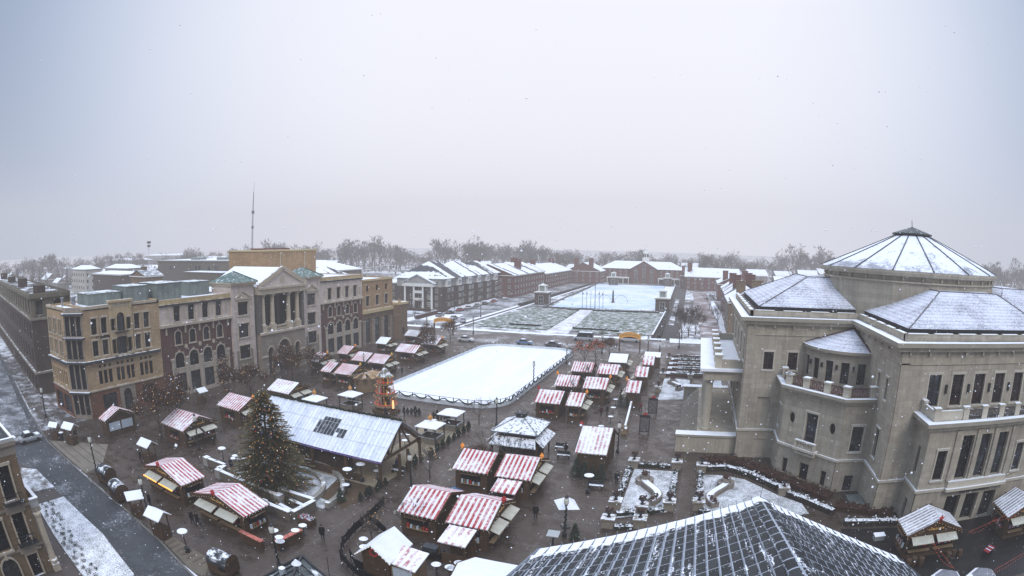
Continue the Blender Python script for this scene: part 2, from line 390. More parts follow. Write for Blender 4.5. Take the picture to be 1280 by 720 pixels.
def window_mesh(w, h, arch, nx, nz, trim, fm, tm, gm):
    key = (round(w, 2), round(h, 2), arch, nx, nz, trim, fm.name, tm.name, gm.name)
    if key in WIN: return WIN[key]
    f = MB(); g = MB(); n = 12
    if arch == 2:
        ring = [(w/2*cos(2*pi*k/24), h/2 + h/2*sin(2*pi*k/24)) for k in range(24)]; loop = True
    elif arch:
        r = w/2; sp = h - r
        ring = [(-r, 0), (r, 0)] + [(r*cos(pi*k/n), sp + r*sin(pi*k/n)) for k in range(n+1)]; loop = True
    else: ring = [(-w/2, 0), (w/2, 0), (w/2, h), (-w/2, h)]; loop = True
    g.poly([(x, 0, z) for x, z in ring])
    e = .09; cx, cz = 0, h/2
    ins = [(x - math.copysign(min(e, abs(x)), x), z + (e if z < cz else -e)) for x, z in ring]
    for k in range(len(ring)):
        a, b, c, d = ring[k], ring[(k+1) % len(ring)], ins[(k+1) % len(ring)], ins[k]
        f.quad((a[0], -.05, a[1]), (b[0], -.05, b[1]), (c[0], -.05, c[1]), (d[0], -.05, d[1]))
        f.quad((d[0], -.05, d[1]), (c[0], -.05, c[1]), (c[0], 0, c[1]), (d[0], 0, d[1]))
    top = h if not arch else h - w*.12
    for i in range(1, nx): x = -w/2 + w*i/nx; f.box(x-.035, -.045, 0, x+.035, -.004, top - (.1 if not arch else 0))
    for j in range(1, nz): z = h*j/nz; f.box(-w/2+.02, -.043, z-.03, w/2-.02, -.006, z+.03)
    if trim and arch != 2:
        t, o = .2, -.40
        f.box(-w/2-t-.08, o-.06, -.24, w/2+t+.08, -.29, -.02, 1)
        zt = h - w/2 if arch else h
        f.box(-w/2-t, o, 0, -w/2-.02, -.31, zt, 1); f.box(w/2+.02, o, 0, w/2+t, -.31, zt, 1)
        if arch:
            for k in range(n):
                a0, a1 = pi*k/n, pi*(k+1)/n
                q = [((w/2+.02)*cos(a), zt + (w/2+.02)*sin(a)) for a in (a0, a1)] + [((w/2+t)*cos(a), zt + (w/2+t)*sin(a)) for a in (a1, a0)]
                f.poly([(x, o, z) for x, z in q][::-1], 1)
                f.quad((q[3][0], o, q[3][1]), (q[2][0], o, q[2][1]), (q[2][0], -.31, q[2][1]), (q[3][0], -.31, q[3][1]), 1)
            f.box(-.16, o-.05, h-.05, .16, -.32, h+.42, 1)
        else: f.box(-w/2-t-.05, o-.04, h+.02, w/2+t+.05, -.30, h+.26, 1)
    WIN[key] = (f.mesh('window', [fm, tm]), g.mesh('pane', [gm])); return WIN[key]
def windows(parent, fc, ops, fm, tm, gm=glass, nx=2, nz=3, trim=True, depth=.32, name='window', out=0):
    for o in ops:
        arch = o[4] if len(o) > 4 else 0
        a, b = (o[5], o[6]) if len(o) > 6 else (nx, nz)
        fr, pn = window_mesh(o[1]-o[0], o[3]-o[2], arch, a, b, trim, fm, tm, gm)
        x, y, z = fc.p((o[0]+o[1])/2, out - depth + .02, o[2])
        w = obj(name, fr, parent, (x - parent.location.x, y - parent.location.y, z), fc.a)
        vary_pane(obj('pane', pn, w))
def row(cs, w, z0, z1, arch=0): return [(c-w/2, c+w/2, z0, z1, arch) for c in cs]
def flat_roof(parent, x0, y0, x1, y1, z, par, wm, pt=.35):
    r = MB(); r.box(x0+pt, y0+pt, z-.3, x1-pt, y1-pt, z); r.build('roof', flat_snow, parent)
    p = MB()
    p.box(x0, y0, z-.3, x1, y0+pt, z+par); p.box(x0, y1-pt, z-.3, x1, y1, z+par); p.box(x0, y0+pt, z-.3, x0+pt, y1-pt, z+par); p.box(x1-pt, y0+pt, z-.3, x1, y1-pt, z+par)
    p.build('parapet', wm, parent)
WX = -82.
E90 = pi/2
def rooftop_unit(parent, x, y, z, w, d, h, m=green_metal):
    b = MB(); b.box(x, y, z, x+w, y+d, z+h)
    k = max(2, int(d/1.4))
    for i in range(k+1): b.box(x+w, y + d*i/k - .05, z, x+w+.06, y + d*i/k + .05, z+h)
    b.box(x-.1, y-.1, z+h, x+w+.1, y+d+.1, z+h+.12)
    b.build('rooftop_unit', m, parent)

# ---- corner building, tan brick (facing the street and the market)
def corner_building():
    t = thing('corner_building', 'tan brick corner building with glazed chamfered corner and dark balcony slabs', 'building')
    x0, y0, y1, z1 = -94., 34.5, 54.6, 17.6
    ch0, ch1 = (-84.5, 34.5), (WX, 37.0)
    fe = Facade(WX, 37.0, E90, 17.6); fs = Facade(x0, y0, 0, 9.5); cl = hypot(2.5, 2.5); fc = Facade(*ch0, atan2(2.5, 2.5), cl)
    top = row((2.7, 4.9, 12.3, 14.5), 1.25, 13.2, 15.7) + [(6.5,7.25,13.4,15.3), (10.,10.75,13.4,15.3)]
    mid = row((2.7, 4.9, 12.3, 14.5), 1.25, 9.8, 12.2) + [(6.5,7.25,9.7,12.), (7.65,9.6,9.5,12.3), (10.,10.75,9.7,12.)]
    arch = [(7.75, 9.5, 13.2, 16.2, 1)]
    sec = row((3.2, 4.3, 5.4, 7.2, 8.2, 9.5, 10.5, 12.6, 13.7, 14.8), .85, 5.2, 7.4)
    sq = row((3.2, 4.3, 5.4, 7.2, 8.2, 9.5, 10.5, 12.6, 13.7, 14.8), .5, 7.85, 8.35)
    shop = [(3., 6.2, .5, 3.5), (12.2, 15.6, .7, 3.6)]; door = [(7.7, 9.6, .1, 3.7, 1)]
    w = MB(); fe.wall(w, 9.1, z1, top + mid + arch)
    stop = row((1.0, 1.9, 3.8, 4.7, 6.6, 7.5), .7, 13.2, 15.6); smid = row((1.0, 1.9, 3.8, 4.7, 6.6, 7.5), .7, 9.9, 12.2)
    ssec = row([.7+i*1.05 for i in range(8)], .6, 5.2, 7.4); ssq = row([.7+i*1.05 for i in range(8)], .42, 7.85, 8.3); sshop = [(.6, 4.2, .4, 3.4), (4.7, 8.4, .4, 3.4)]
    fs.wall(w, 9.1, z1, stop + smid); fs.wall(w, 4.4, 9.1, ssec + ssq); fe.wall(w, 4.4, 9.1, sec + sq)
    w.quad((x0,y1,0),(x0,y0,0),(x0,y0,z1),(x0,y1,z1)); w.quad((WX,y1,17),(x0,y1,17),(x0,y1,z1),(WX,y1,z1))
    w.build('wall', tan_brick, t)
    g = MB(); fs.wall(g, 0, 4.4, sshop); g.build('ground_floor_wall', orange_brick, t); g = MB(); fe.wall(g, 0, 4.4, shop + door); g.build('ground_floor_wall', orange_brick, t)
    c = MB()
    for z in (0, 4.2, 9.0, 12.8): c.prism([fc.p(-.02,.02,0), fc.p(cl+.02,.02,0), fc.p(cl+.02,-.6,0), fc.p(-.02,-.6,0)], z, z + (.6 if z < 12 else .45))
    c.prism([fc.p(0,.03,0), fc.p(cl,.03,0), fc.p(cl,-.6,0), fc.p(0,-.6,0)], 16.3, z1)
    for u in (0., cl/3, 2*cl/3, cl): c.prism([fc.p(u-.13,.01,0), fc.p(u+.13,.01,0), fc.p(u+.13,-.3,0), fc.p(u-.13,-.3,0)], .6, 16.3)
    c.build('corner_bay', grey_stone, t)
    gl = MB(); gl.quad(fc.p(0,-.25,.6), fc.p(cl,-.25,.6), fc.p(cl,-.25,16.3), fc.p(0,-.25,16.3)); gl.build('corner_glazing', glass, t)
    for z in (4.15, 8.95, 12.75, 16.5):
        s = MB(); s.prism([fc.p(-.3,.75,0), fc.p(cl+.3,.75,0), fc.p(cl+.5,-.2,0), fc.p(-.5,-.2,0)], z, z+.3); s.build('balcony_slab', M('dark slab', (.05,.05,.052), .2, 1, .7, .3, snow=.8), t)
        if z < 16 and z > 5:
            r = MB()
            for k in range(11): r.bar(fc.p(-.2+(cl+.4)*k/10, .68, z+.3), fc.p(-.2+(cl+.4)*k/10, .68, z+1.25), .04)
            r.bar(fc.p(-.25,.68,z+1.25), fc.p(cl+.25,.68,z+1.25), .06); r.build('railing', dark_metal, t)
    pn = MB(); fe.band(pn, 6.2, 11.1, 12.6, 17.9, 0, .12); fe.band(pn, 6.0, 11.3, 17.9, 18.3, -.3, .4)
    pn2 = MB(); fe.wall(pn2, 12.4, 17.9, arch + [o for o in top if 6 < o[0] < 10.9], .42, u0=6.1, u1=11.2, out=.1)
    fe.wall(pn2, 9.3, 12.4, [o for o in mid if 6 < o[0] < 10.9], .42, u0=6.1, u1=11.2, out=.1)
    for u in (6.1, 11.2): pn2.quad(fe.p(u,.1,9.3), fe.p(u,0,9.3), fe.p(u,0,17.9), fe.p(u,.1,17.9))
    fe.band(pn2, 5.9, 11.4, 17.9, 18.25, -.4, .45)
    for u in (6.5, 10.8): fe.band(pn2, u-.2, u+.2, 16.9, 17.8, .1, .3)
    pn2.build('stone_bay', M('cream stone', (.50,.375,.22), .12, .5, .85, .2, stain=.3, snow=.5), t)
    sb = MB(); fe.wall(sb, .02, 4.38, door, .36, u0=6.9, u1=10.5, out=.06)
    for u in (6.9, 10.5): sb.quad(fe.p(u,.06,0), fe.p(u,0,0), fe.p(u,0,4.38), fe.p(u,.06,4.38))
    sb.build('entrance_surround', grey_stone, t)
    bt = MB(); fe.band(bt, -.2, 17.1, 8.75, 9.2, -.1, .55); fs.band(bt, -.2, 9.1, 8.75, 9.2, -.1, .55); bt.build('cornice', M('dark cornice', (.045,.042,.040), .2, 1, .7, .3, snow=.6), t)
    b2 = MB(); fe.band(b2, 0, 17.1, 4.25, 4.5, 0, .18); fs.band(b2, 0, 9., 4.25, 4.5, 0, .18); fe.band(b2, 0, 17.1, 17.2, 17.6, 0, .15); fs.band(b2, -.1, 9., 17.2, 17.6, 0, .15)
    fe.band(b2, 2., 16.2, 7.62, 7.74, 0, .06); fe.band(b2, 2., 16.2, 8.45, 8.6, 0, .06); pieces(b2, 'string_course', warm_stone, t)
    windows(t, fe, top + mid, dark_metal, warm_stone, nz=2); windows(t, fe, arch, dark_metal, warm_stone, trim=False); windows(t, fs, stop + smid, dark_metal, warm_stone, nx=1, nz=2)
    windows(t, fe, sec + sq, dark_metal, warm_stone, nx=1, nz=1, trim=False); windows(t, fs, ssec + ssq, dark_metal, warm_stone, nx=1, nz=1, trim=False)
    windows(t, fe, shop, dark_metal, grey_stone, nx=4, nz=2, trim=False, name='shop_window'); windows(t, fs, sshop, dark_metal, grey_stone, nx=4, nz=2, trim=False, name='shop_window')
    windows(t, fe, door, dark_metal, grey_stone, nx=2, nz=3, trim=False, name='door')
    bl = MB(); fe.band(bl, 7.2, 10., 13.0, 13.15, .1, .8)
    for k in range(9): bl.bar(fe.p(7.25+2.7*k/8, .74, 13.1), fe.p(7.25+2.7*k/8, .74, 14.), .04)
    bl.bar(fe.p(7.2,.74,14.), fe.p(10,.74,14.), .06); bl.build('balconet', dark_metal, t)
    sg = MB(); sg.lathe([(.32,0),(.32,.06)], (0,0,0), 14)
    s2 = MB()
    for k, (du, hh) in enumerate([(0,.34),(.3,.5),(.58,.34),(.86,.42),(1.12,.34),(1.4,.5),(1.62,.34),(1.86,.36)]): fe.band(s2, 3.9+du, 4.1+du, 12.48, 12.48+hh, .02, .1)
    for k in range(10):
        a0, a1 = 2*pi*k/10+.2, 2*pi*(k+1)/10
        s2.bar(fe.p(3.3+.26*cos(a0), .07, 12.68+.3*sin(a0)), fe.p(3.3+.26*cos(a1), .07, 12.68+.3*sin(a1)), .09)
    s2.build('sign_lettering', black, t)
    flat_roof(t, x0, y0+3.2, WX, y1, 17.3, .35, tan_brick)
    r = MB(); r.prism([(x0+.3,y0+.3), (-85.,y0+.3), (-82.3,37.7), (x0+.3,37.7)], 17.0, 17.28); r.build('roof', flat_snow, t)
    pp = MB(); pp.box(x0, y0, 17., -85., y0+.3, 17.65); pp.build('parapet', tan_brick, t)
    rooftop_unit(t, -92, 41., 17.3, 5.5, 7.5, 1.8); rooftop_unit(t, -91, 49., 17.3, 6, 5., 2.6)
    v = MB()
    for x, y in ((-91,37),(-89,38.5),(-90,39.4)): v.lathe([(.22,0),(.22,1.2),(.42,1.2),(.42,1.5)], (x,y,17.3), 8)
    pieces(v, 'roof_vent', grey_metal, t)
    return t
corner_building()

# ---- the arcade buildings (brick with a pink stone top), either side of the theatre
def arcade_building(y0, W, ztop, label, first):
    t = thing('arcade_building', label, 'building', group=None)
    fe = Facade(WX, y0, E90, W); k = W/18.5
    cs = [c*k for c in (4.3, 7.95, 11.6, 15.2)]; zb = 12.8
    top = row(cs, 1.6, 13.35, 16.1); third = row(cs, 1.5, 9.3, 11.7, 1); second = row(cs, 2.3, 5.1, 7.9, 1); gr = row(cs, 2.5, .7, 4.1)
    a = MB(); fe.wall(a, zb, ztop, top); a.quad((WX,y0+W,zb),(WX-20,y0+W,zb),(WX-20,y0+W,ztop),(WX,y0+W,ztop)); a.quad((WX-20,y0,zb),(WX,y0,zb),(WX,y0,ztop),(WX-20,y0,ztop)); a.build('upper_wall', pink_stone, t)
    b = MB(); fe.wall(b, 8.3, zb, third); fe.wall(b, 0, 8.3, second + gr); b.quad((WX,y0+W,0),(WX-20,y0+W,0),(WX-20,y0+W,zb),(WX,y0+W,zb)); b.build('brick_wall', dkred_brick, t)
    s = MB(); fe.wall(s, .02, 6.6, gr + second, .36, u0=2.4*k, u1=17.3*k, out=.12)
    for u in (2.4*k, 17.3*k): s.quad(fe.p(u,.12,0), fe.p(u,0,0), fe.p(u,0,6.6), fe.p(u,.12,6.6))
    for u in [cs[0]-1.9*k] + [(cs[i]+cs[i+1])/2 for i in range(3)] + [cs[3]+1.9*k]: fe.band(s, u-.3, u+.3, .05, 6.75, .12, .3); fe.band(s, u-.4, u+.4, 6.55, 6.95, 0, .42)
    s.build('stone_arcade', M('arcade stone', (.42,.355,.28), .12, .5, .85, .2, stain=.3, snow=.4), t)
    for i in range(3):
        u = (cs[i]+cs[i+1])/2; d = MB(); q = [(u+.42*cos(2*pi*j/10), 8.75+.42*sin(2*pi*j/10)) for j in range(10)]
        d.poly([fe.p(x,.1,z) for x, z in q]);
        for j in range(10): d.quad(fe.p(*[q[j][0],.1,q[j][1]]), fe.p(q[j][0],0,q[j][1]), fe.p(q[(j+1)%10][0],0,q[(j+1)%10][1]), fe.p(q[(j+1)%10][0],.1,q[(j+1)%10][1]))
        d.build('medallion', warm_stone, t)
    c = MB(); fe.band(c, -.1, W+.1, zb-.25, zb+.2, -.1, .6); c.build('belt_course', warm_stone, t)
    for u in [1.4*k] + [(cs[i]+cs[i+1])/2 for i in range(3)] + [17.4*k]:
        d = MB(); fe.band(d, u-.14, u+.14, zb-1.6, zb-.25, 0, .32); d.build('bracket', warm_stone, t)
    for i in range(5):
        u = [2.2*k, (cs[0]+cs[1])/2, (cs[1]+cs[2])/2, (cs[2]+cs[3])/2, 17.2*k][i]; d = MB(); fe.band(d, u-.2, u+.2, 13.9, 15.7, 0, .1); d.build('wall_panel', warm_stone, t)
    d = MB(); fe.band(d, 0, W, ztop-1.15, ztop-.8, 0, .3); d.build('cornice', M('dark cornice', (.045,.042,.04)), t)
    d = MB(); fe.band(d, 0, W, ztop-.8, ztop, 0, .06); d.build('attic_band', M('ochre frieze', (.46,.34,.18), .15, .6, .85, .2, stain=.3), t)
    windows(t, fe, top, dark_metal, warm_stone, nx=1, nz=2); windows(t, fe, third, dark_metal, warm_stone); windows(t, fe, second, dark_metal, warm_stone, nz=2); windows(t, fe, gr, dark_metal, warm_stone, glass_blue_grey, nz=2, trim=False, name='shop_window', out=.12, depth=.4)
    flat_roof(t, WX-20, y0, WX, y0+W, ztop-.25, .3, pink_stone)
    if first: rooftop_unit(t, -91, 55.6, 17, 7, 6, 3.0); rooftop_unit(t, -92, 66, 17, 5, 5.5, 2.6)
    return t
arcade_building(54.6, 18.5, 17.3, 'brick arcade building with pink stone top floor, between the tan corner building and the theatre', True)
arcade_building(102.3, 18.3, 18.7, 'brick arcade building with pink stone top floor, between the theatre and the brown block', False)

# ---- theatre: two towers, a columned portico with pediment, the tall stage box behind
def theatre():
    t = thing('theatre_building', 'pale stone theatre with columned portico, pediment, two green-capped towers and tan stage box', 'theatre')
    z1 = 19.2
    for y0 in (73.1, 95.6):
        W = 6.7; fe = Facade(WX+.35, y0, E90, W); c = W/2
        w = row((c,), 3.0, 12.8, 15.4) + row((c,), 3.0, 8.4, 11.1) + row((c,), 3.0, 4.2, 6.8); sm = row((c,), 1.5, 1., 2.8)
        m = MB(); fe.wall(m, 5.9, z1, [o for o in w]);
        for yy in (y0, y0+W): m.quad((WX+.35,yy,5.9),(WX-6,yy,5.9),(WX-6,yy,z1),(WX+.35,yy,z1))
        m.build('tower_wall', pink_stone, t)
        m = MB(); fe.wall(m, 0, 5.9, w + sm)
        for yy in (y0, y0+W): m.quad((WX+.35,yy,0),(WX-6,yy,0),(WX-6,yy,5.9),(WX+.35,yy,5.9))
        m.build('tower_base', grey_stone, t)
        for u in (.45, W-.45):
            q = MB(); fe.band(q, u-.4, u+.4, .03, 18.0, 0, .14); q.build('pilaster', pink_stone, t)
        q = MB(); fe.band(q, c-2.2, c+2.2, 15.9, 16.15, 0, .3)
        for sgn in (-1, 1): q.bar(fe.p(c+sgn*2.2,.15,16.2), fe.p(c,.15,17.5), .26)
        q.poly([fe.p(c-2.1,.06,16.1), fe.p(c+2.1,.06,16.1), fe.p(c,.06,17.4)]); q.build('window_pediment', warm_stone, t)
        q = MB(); fe.band(q, -.3, W+.3, 18.6, 19.0, -6.3, .45); fe.band(q, -.55, W+.55, 19.0, z1+.05, -6.5, .75); q.build('tower_cornice', warm_stone, t)
        r = MB(); a = WX+.35+.8; b = WX-6.3
        r.add([(a,y0-.55,z1+.05),(a,y0+W+.55,z1+.05),(b,y0+W+.55,z1+.05),(b,y0-.55,z1+.05),((a+b)/2,y0+W/2,21.3)], [(0,1,4),(1,2,4),(2,3,4),(3,0,4)])
        for q in ((a,y0-.55),(a,y0+W+.55)): r.bar((*q, z1+.12), ((a+b)/2, y0+W/2, 21.36), .14)
        r.build('tower_roof', copper, t)
        windows(t, fe, w, dark_metal, warm_stone, nx=2, nz=1); windows(t, fe, sm, dark_metal, warm_stone, nx=2, nz=2)
    y0, W = 79.8, 15.8; X = WX+1.5; fe = Facade(X, y0+.6, E90, 14.6)
    ops = [(5.4, 9.2, 0, 6.7, 1), (2.0, 3.7, 0, 5.6, 1), (10.9, 12.6, 0, 5.6, 1)]
    m = MB(); fe.wall(m, 0, 8.4, ops, .8)
    for yy in (y0+.6, y0+15.2): m.quad((X,yy,0),(WX-3,yy,0),(WX-3,yy,8.4),(X,yy,8.4))
    m.quad((X,y0+.6,8.4),(X,y0+15.2,8.4),(WX-3,y0+15.2,8.4),(WX-3,y0+.6,8.4)); m.build('portico_base', mortar_tan if False else grey_stone, t)
    q = MB(); fe.band(q, -.15, 14.75, 8.3, 8.75, -.2, .35); fe.band(q, 0, 14.6, 4.5, 4.75, -.02, .15) if False else None; q.build('base_cornice', warm_stone, t)
    q = MB()
    for a, b in ((0, 1.9), (3.8, 5.3), (9.3, 10.8), (12.7, 14.6)): fe.band(q, a, b, 3.6, 3.95, 0, .16)
    pieces(q, 'impost_band', warm_stone, t)
    for o in ops:
        k = MB(); r = (o[1]-o[0])/2; c = (o[0]+o[1])/2; sp = o[3]-r
        for i in range(10):
            a0, a1 = pi*i/10, pi*(i+1)/10
            k.poly([fe.p(c+(r+d)*cos(a), .08, sp+(r+d)*sin(a)) for a, d in ((a1,0),(a1,.4),(a0,.4),(a0,0))])
        k.build('arch_ring', warm_stone, t)
    windows(t, fe, ops, dark_metal, grey_stone, nx=3, nz=4, trim=False, depth=.85, name='arched_doorway')
    us = (1.6, 4.6, 9.9, 12.9)
    for u in us:
        x, y, _ = fe.p(u, -.75, 0)
        c = MB(); c.lathe([(.62,8.75),(.62,10.0)], (x,y,0), 4, a0=pi/4) if False else c.box(x-.65, y-.65, 8.76, x+.65, y+.65, 10.1)
        c.lathe([(.62,10.1),(.62,10.3),(.52,10.45),(.5,12.5),(.42,15.8),(.55,15.95),(.6,16.2)], (x,y,0), 14); c.box(x-.62, y-.62, 16.2, x+.62, y+.62, 16.45); c.build('column', warm_stone, t, smooth=False)
    for a, b in ((us[0], us[1]), (us[1], us[2]), (us[2], us[3])):
        r = MB(); fe.band(r, a+.66, b-.66, 9.55, 9.75, -1., -.6); fe.band(r, a+.66, b-.66, 8.76, 8.95, -1., -.6)
        n = max(3, int((b-a)/.5))
        for i in range(n): u = a+.8+(b-a-1.6)*i/(n-1); fe.band(r, u-.08, u+.08, 8.95, 9.55, -.9, -.7)
        r.build('balustrade', warm_stone, t)
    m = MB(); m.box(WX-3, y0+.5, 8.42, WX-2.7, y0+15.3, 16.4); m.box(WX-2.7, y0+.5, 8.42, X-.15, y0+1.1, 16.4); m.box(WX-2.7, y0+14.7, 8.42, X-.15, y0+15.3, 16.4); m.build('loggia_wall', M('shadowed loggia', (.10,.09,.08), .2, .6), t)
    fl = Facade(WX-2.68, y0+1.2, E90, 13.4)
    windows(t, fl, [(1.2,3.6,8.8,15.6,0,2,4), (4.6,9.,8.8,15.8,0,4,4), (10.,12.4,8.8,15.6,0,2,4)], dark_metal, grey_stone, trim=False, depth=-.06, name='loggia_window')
    m = MB(); m.box(WX-3, y0+.3, 16.45, X+.2, y0+15.5, 17.5); m.box(WX-3, y0+.1, 17.5, X+.55, y0+15.7, 17.95); m.build('entablature', warm_stone, t)
    yc = y0+7.9; m = MB(); zt = 21.6
    m.poly([(X+.05, y0+.4, 17.95), (X+.05, y0+15.4, 17.95), (X+.05, yc, zt-.5)]); m.build('pediment', pink_stone, t)
    m = MB()
    for ye in (y0, y0+15.8): m.bar((X+.1, ye, 18.1), (X+.1, yc, zt), .9, .5, up=(1,0,0))
    m.build('raking_cornice', warm_stone, t)
    m = MB(); q = [(yc+.75*cos(2*pi*j/14), 19.2+.75*sin(2*pi*j/14)) for j in range(14)]; m.poly([(X+.14, a, b) for a, b in q]); m.build('medallion', warm_stone, t)
    r = MB()
    r.add([(X+.3,y0-.1,18.05),(X+.3,yc,zt+.12),(X-16,yc,zt+.12),(X-16,y0-.1,18.05),(X+.3,y0+15.9,18.05),(X-16,y0+15.9,18.05)], [(0,1,2,3),(1,4,5,2)])
    r.build('portico_roof', M('blue grey metal roof', (.27,.29,.32), .15, .6, .5, .4, snow=.75, snscale=.3), t)
    m = MB(); m.box(WX-20, 73.2, 0, WX-6.01, 102.2, 17.); m.build('main_block', grey_stone, t)
    r = MB(); r.box(WX-19.9, 73.3, 17.0, WX-6.1, 102.1, 17.15); r.build('roof', flat_snow, t)
    s = MB(); s.box(-115.5, 102.8, 0, -102, 126., 24.8); s.build('stage_box', mortar_tan, t)
    s = MB(); s.box(-115.8, 102.5, 24.8, -101.7, 126.3, 25.2); s.build('stage_box_coping', M('yellow coping', (.50,.39,.2), .15, .6, .8, .2, snow=.5), t)
    for y in (110.2, 120.6):
        d = MB(); d.box(-102, y-.14, 6, -101.78, y+.14, 24.6); d.box(-102, y-.35, 24., -101.6, y+.35, 24.5); d.build('downpipe', warm_stone, t)
    for y in (104.5, 109.3, 114):
        d = MB(); d.box(-108, y, 25.2, -105, y+3.6, 25.6); d.build('roof_hatch', M('rusty curb', (.16,.06,.045)), t)
    d = MB()
    for k in range(3):
        a = 2*pi*k/3; d.tube([(-111+.3*cos(a), 108+.3*sin(a), 25.2), (-111+.05*cos(a), 108+.05*sin(a), 41)], .06, 4)
    for k in range(30):
        z = 25.6+k*.5; w = .3-.25*(z-25.2)/16
        for j in range(3):
            a, b = 2*pi*j/3, 2*pi*(j+1)/3; d.bar((-111+w*cos(a),108+w*sin(a),z), (-111+w*cos(b),108+w*sin(b),z+.5), .035)
    d.tube([(-111,108,41),(-111,108,43.5)], .05, 4); d.box(-111.4,107.8,35.,-110.6,108.2,35.8); d.box(-111.3,107.8,31.,-110.7,108.2,31.6); d.build('antenna_mast', grey_metal, t)
theatre()

# ---- brown block with low end tower
def brown_block():
    t = thing('brown_brick_building', 'brown brick block with tall ground floor bays and low tower at its far end', 'building')
    y0, W, z1 = 120.6, 15.4, 17.3; fe = Facade(WX, y0, E90, W); cs = (2.6, 7.3, 12.)
    a = row(cs, 1.2, 14.1, 15.6); b = row(cs, 1.7, 10.3, 12.9); g = row(cs, 2.4, .6, 7.)
    m = MB(); fe.wall(m, 8.6, z1, a + b); m.quad((WX,y0+W,0),(WX-20,y0+W,0),(WX-20,y0+W,z1),(WX,y0+W,z1)); m.build('wall', mortar_tan, t)
    m = MB(); fe.wall(m, 0, 8.6, g); m.build('lower_wall', brown_brick, t)
    m = MB(); fe.band(m, 0, W, 8.4, 9.3, 0, .5); fe.band(m, -.1, W+.1, z1-.5, z1, 0, .25); m.build('stone_band', M('yellow stone', (.52,.39,.20), .12, .6, .8, .2, snow=.5), t)
    for u in (.5, 4.9, 9.7, 14.3):
        m = MB(); fe.band(m, u-.45, u+.45, 0.02, 6.2, 0, .4); fe.band(m, u-.55, u+.55, 6.2, 6.6, 0, .5); m.build('pilaster', grey_stone, t)
    windows(t, fe, a, dark_metal, warm_stone, nz=1, trim=False); windows(t, fe, b, dark_metal, warm_stone, glass_blue_grey, nz=2); windows(t, fe, g, dark_metal, warm_stone, glass, nz=4, trim=False, name='shop_window')
    flat_roof(t, WX-20, y0, WX, y0+W, z1-.3, .3, mortar_tan)
    m = MB(); m.box(WX-3, 136.02, 0, WX+2.2, 140.6, 9.6); m.build('end_tower', brown_brick, t)
    m = MB(); m.box(WX-3.2, 136.0, 9.6, WX+2.5, 140.9, 10.2); m.box(WX+1.6, 136.3, 10.2, WX+2.2, 136.9, 10.9); m.build('tower_cap', M('yellow stone', (.4,.31,.16)), t)
    fs = Facade(WX+2.2, 136.02, E90, 4.6); windows(t, fs, [(1.6,2.6,1.2,3.)], dark_metal, warm_stone, nz=1, depth=-.08, trim=False)
brown_block()

# ---- grey brown street block further left
def street_block():
    t = thing('street_building', 'grey brown brick block with olive stucco top floor, along the snowy street', 'building')
    fe = Facade(-104.5, 34.2, E90, 10); a = pi - .155
    fs = Facade(-104.5-120*cos(.155), 34.2+120*sin(.155), -.155, 120)
    z1, zb = 19., 14.2
    es = row((2.2, 7.), 1.9, 15., 17.6)
    top = row([120-3.-k*4.6 for k in range(24)], 2.2, 15., 17.6); mid = row([120-3.-k*4.6 for k in range(24)], 2.2, 10.2, 13.2); lo = row([120-3.-k*4.6 for k in range(24)], 2.2, 5.6, 8.6); gr = row([120-3.-k*4.6 for k in range(24)], 3., .5, 3.4)
    m = MB(); fe.wall(m, zb, z1, es); fs.wall(m, zb, z1, top); q0, q1 = fs.p(0,-10,zb), fs.p(120,-10,zb); m.quad(q1, q0, (q0[0],q0[1],z1), (q1[0],q1[1],z1)); m.build('stucco_top', olive_stucco, t)
    m = MB(); fe.wall(m, 0, zb, []); fs.wall(m, 4.2, zb, mid + lo); fs.wall(m, 0, 4.2, gr); m.build('brick_wall', dark_brick, t)
    m = MB()
    for z, o in ((zb-.2,.3), (4.0,.5)): fe.band(m, 0, 10, z, z+.4, 0, o); fs.band(m, 0, 120+o, z, z+.4, 0, o)
    m.build('stone_band', M('street band', (.25,.21,.16), .15, .6, .8, .2, snow=.5), t)
    m = MB(); fe.band(m, -.3, 10, z1-1.0, z1-.2, 0, .5); fs.band(m, 0, 120.5, z1-1.0, z1-.2, 0, .5); m.build('cornice', olive_stucco, t)
    windows(t, fe, es, dark_metal, olive_stucco, nz=2); windows(t, fs, top[:9] + mid[:9] + lo[:9], dark_metal, olive_stucco, nz=2, trim=False); windows(t, fs, gr[:9], dark_metal, dark_brick, nz=1, trim=False, name='shop_window')
    p0, p1 = fs.p(0,-.2,0), fs.p(120,-.2,0); r = MB(); r.prism([p0[:2], p1[:2], (-104.7,44.2), (p0[0],p0[1]+10)], z1-.9, z1-.5); r.build('roof', M('swept roof', (.12,.11,.10), .2, .3, .9, .1, snow=.45, snscale=.15), t)
    for k in range(4): p = fs.p(118-k*28, -2.6, 0); m = MB(); m.box(p[0]-1.5, p[1]-1, z1-.2, p[0]+1.5, p[1]+1.2, z1+1.3+.4*(k % 2)); m.build('roof_bulkhead', dark_brick, t)
street_block()

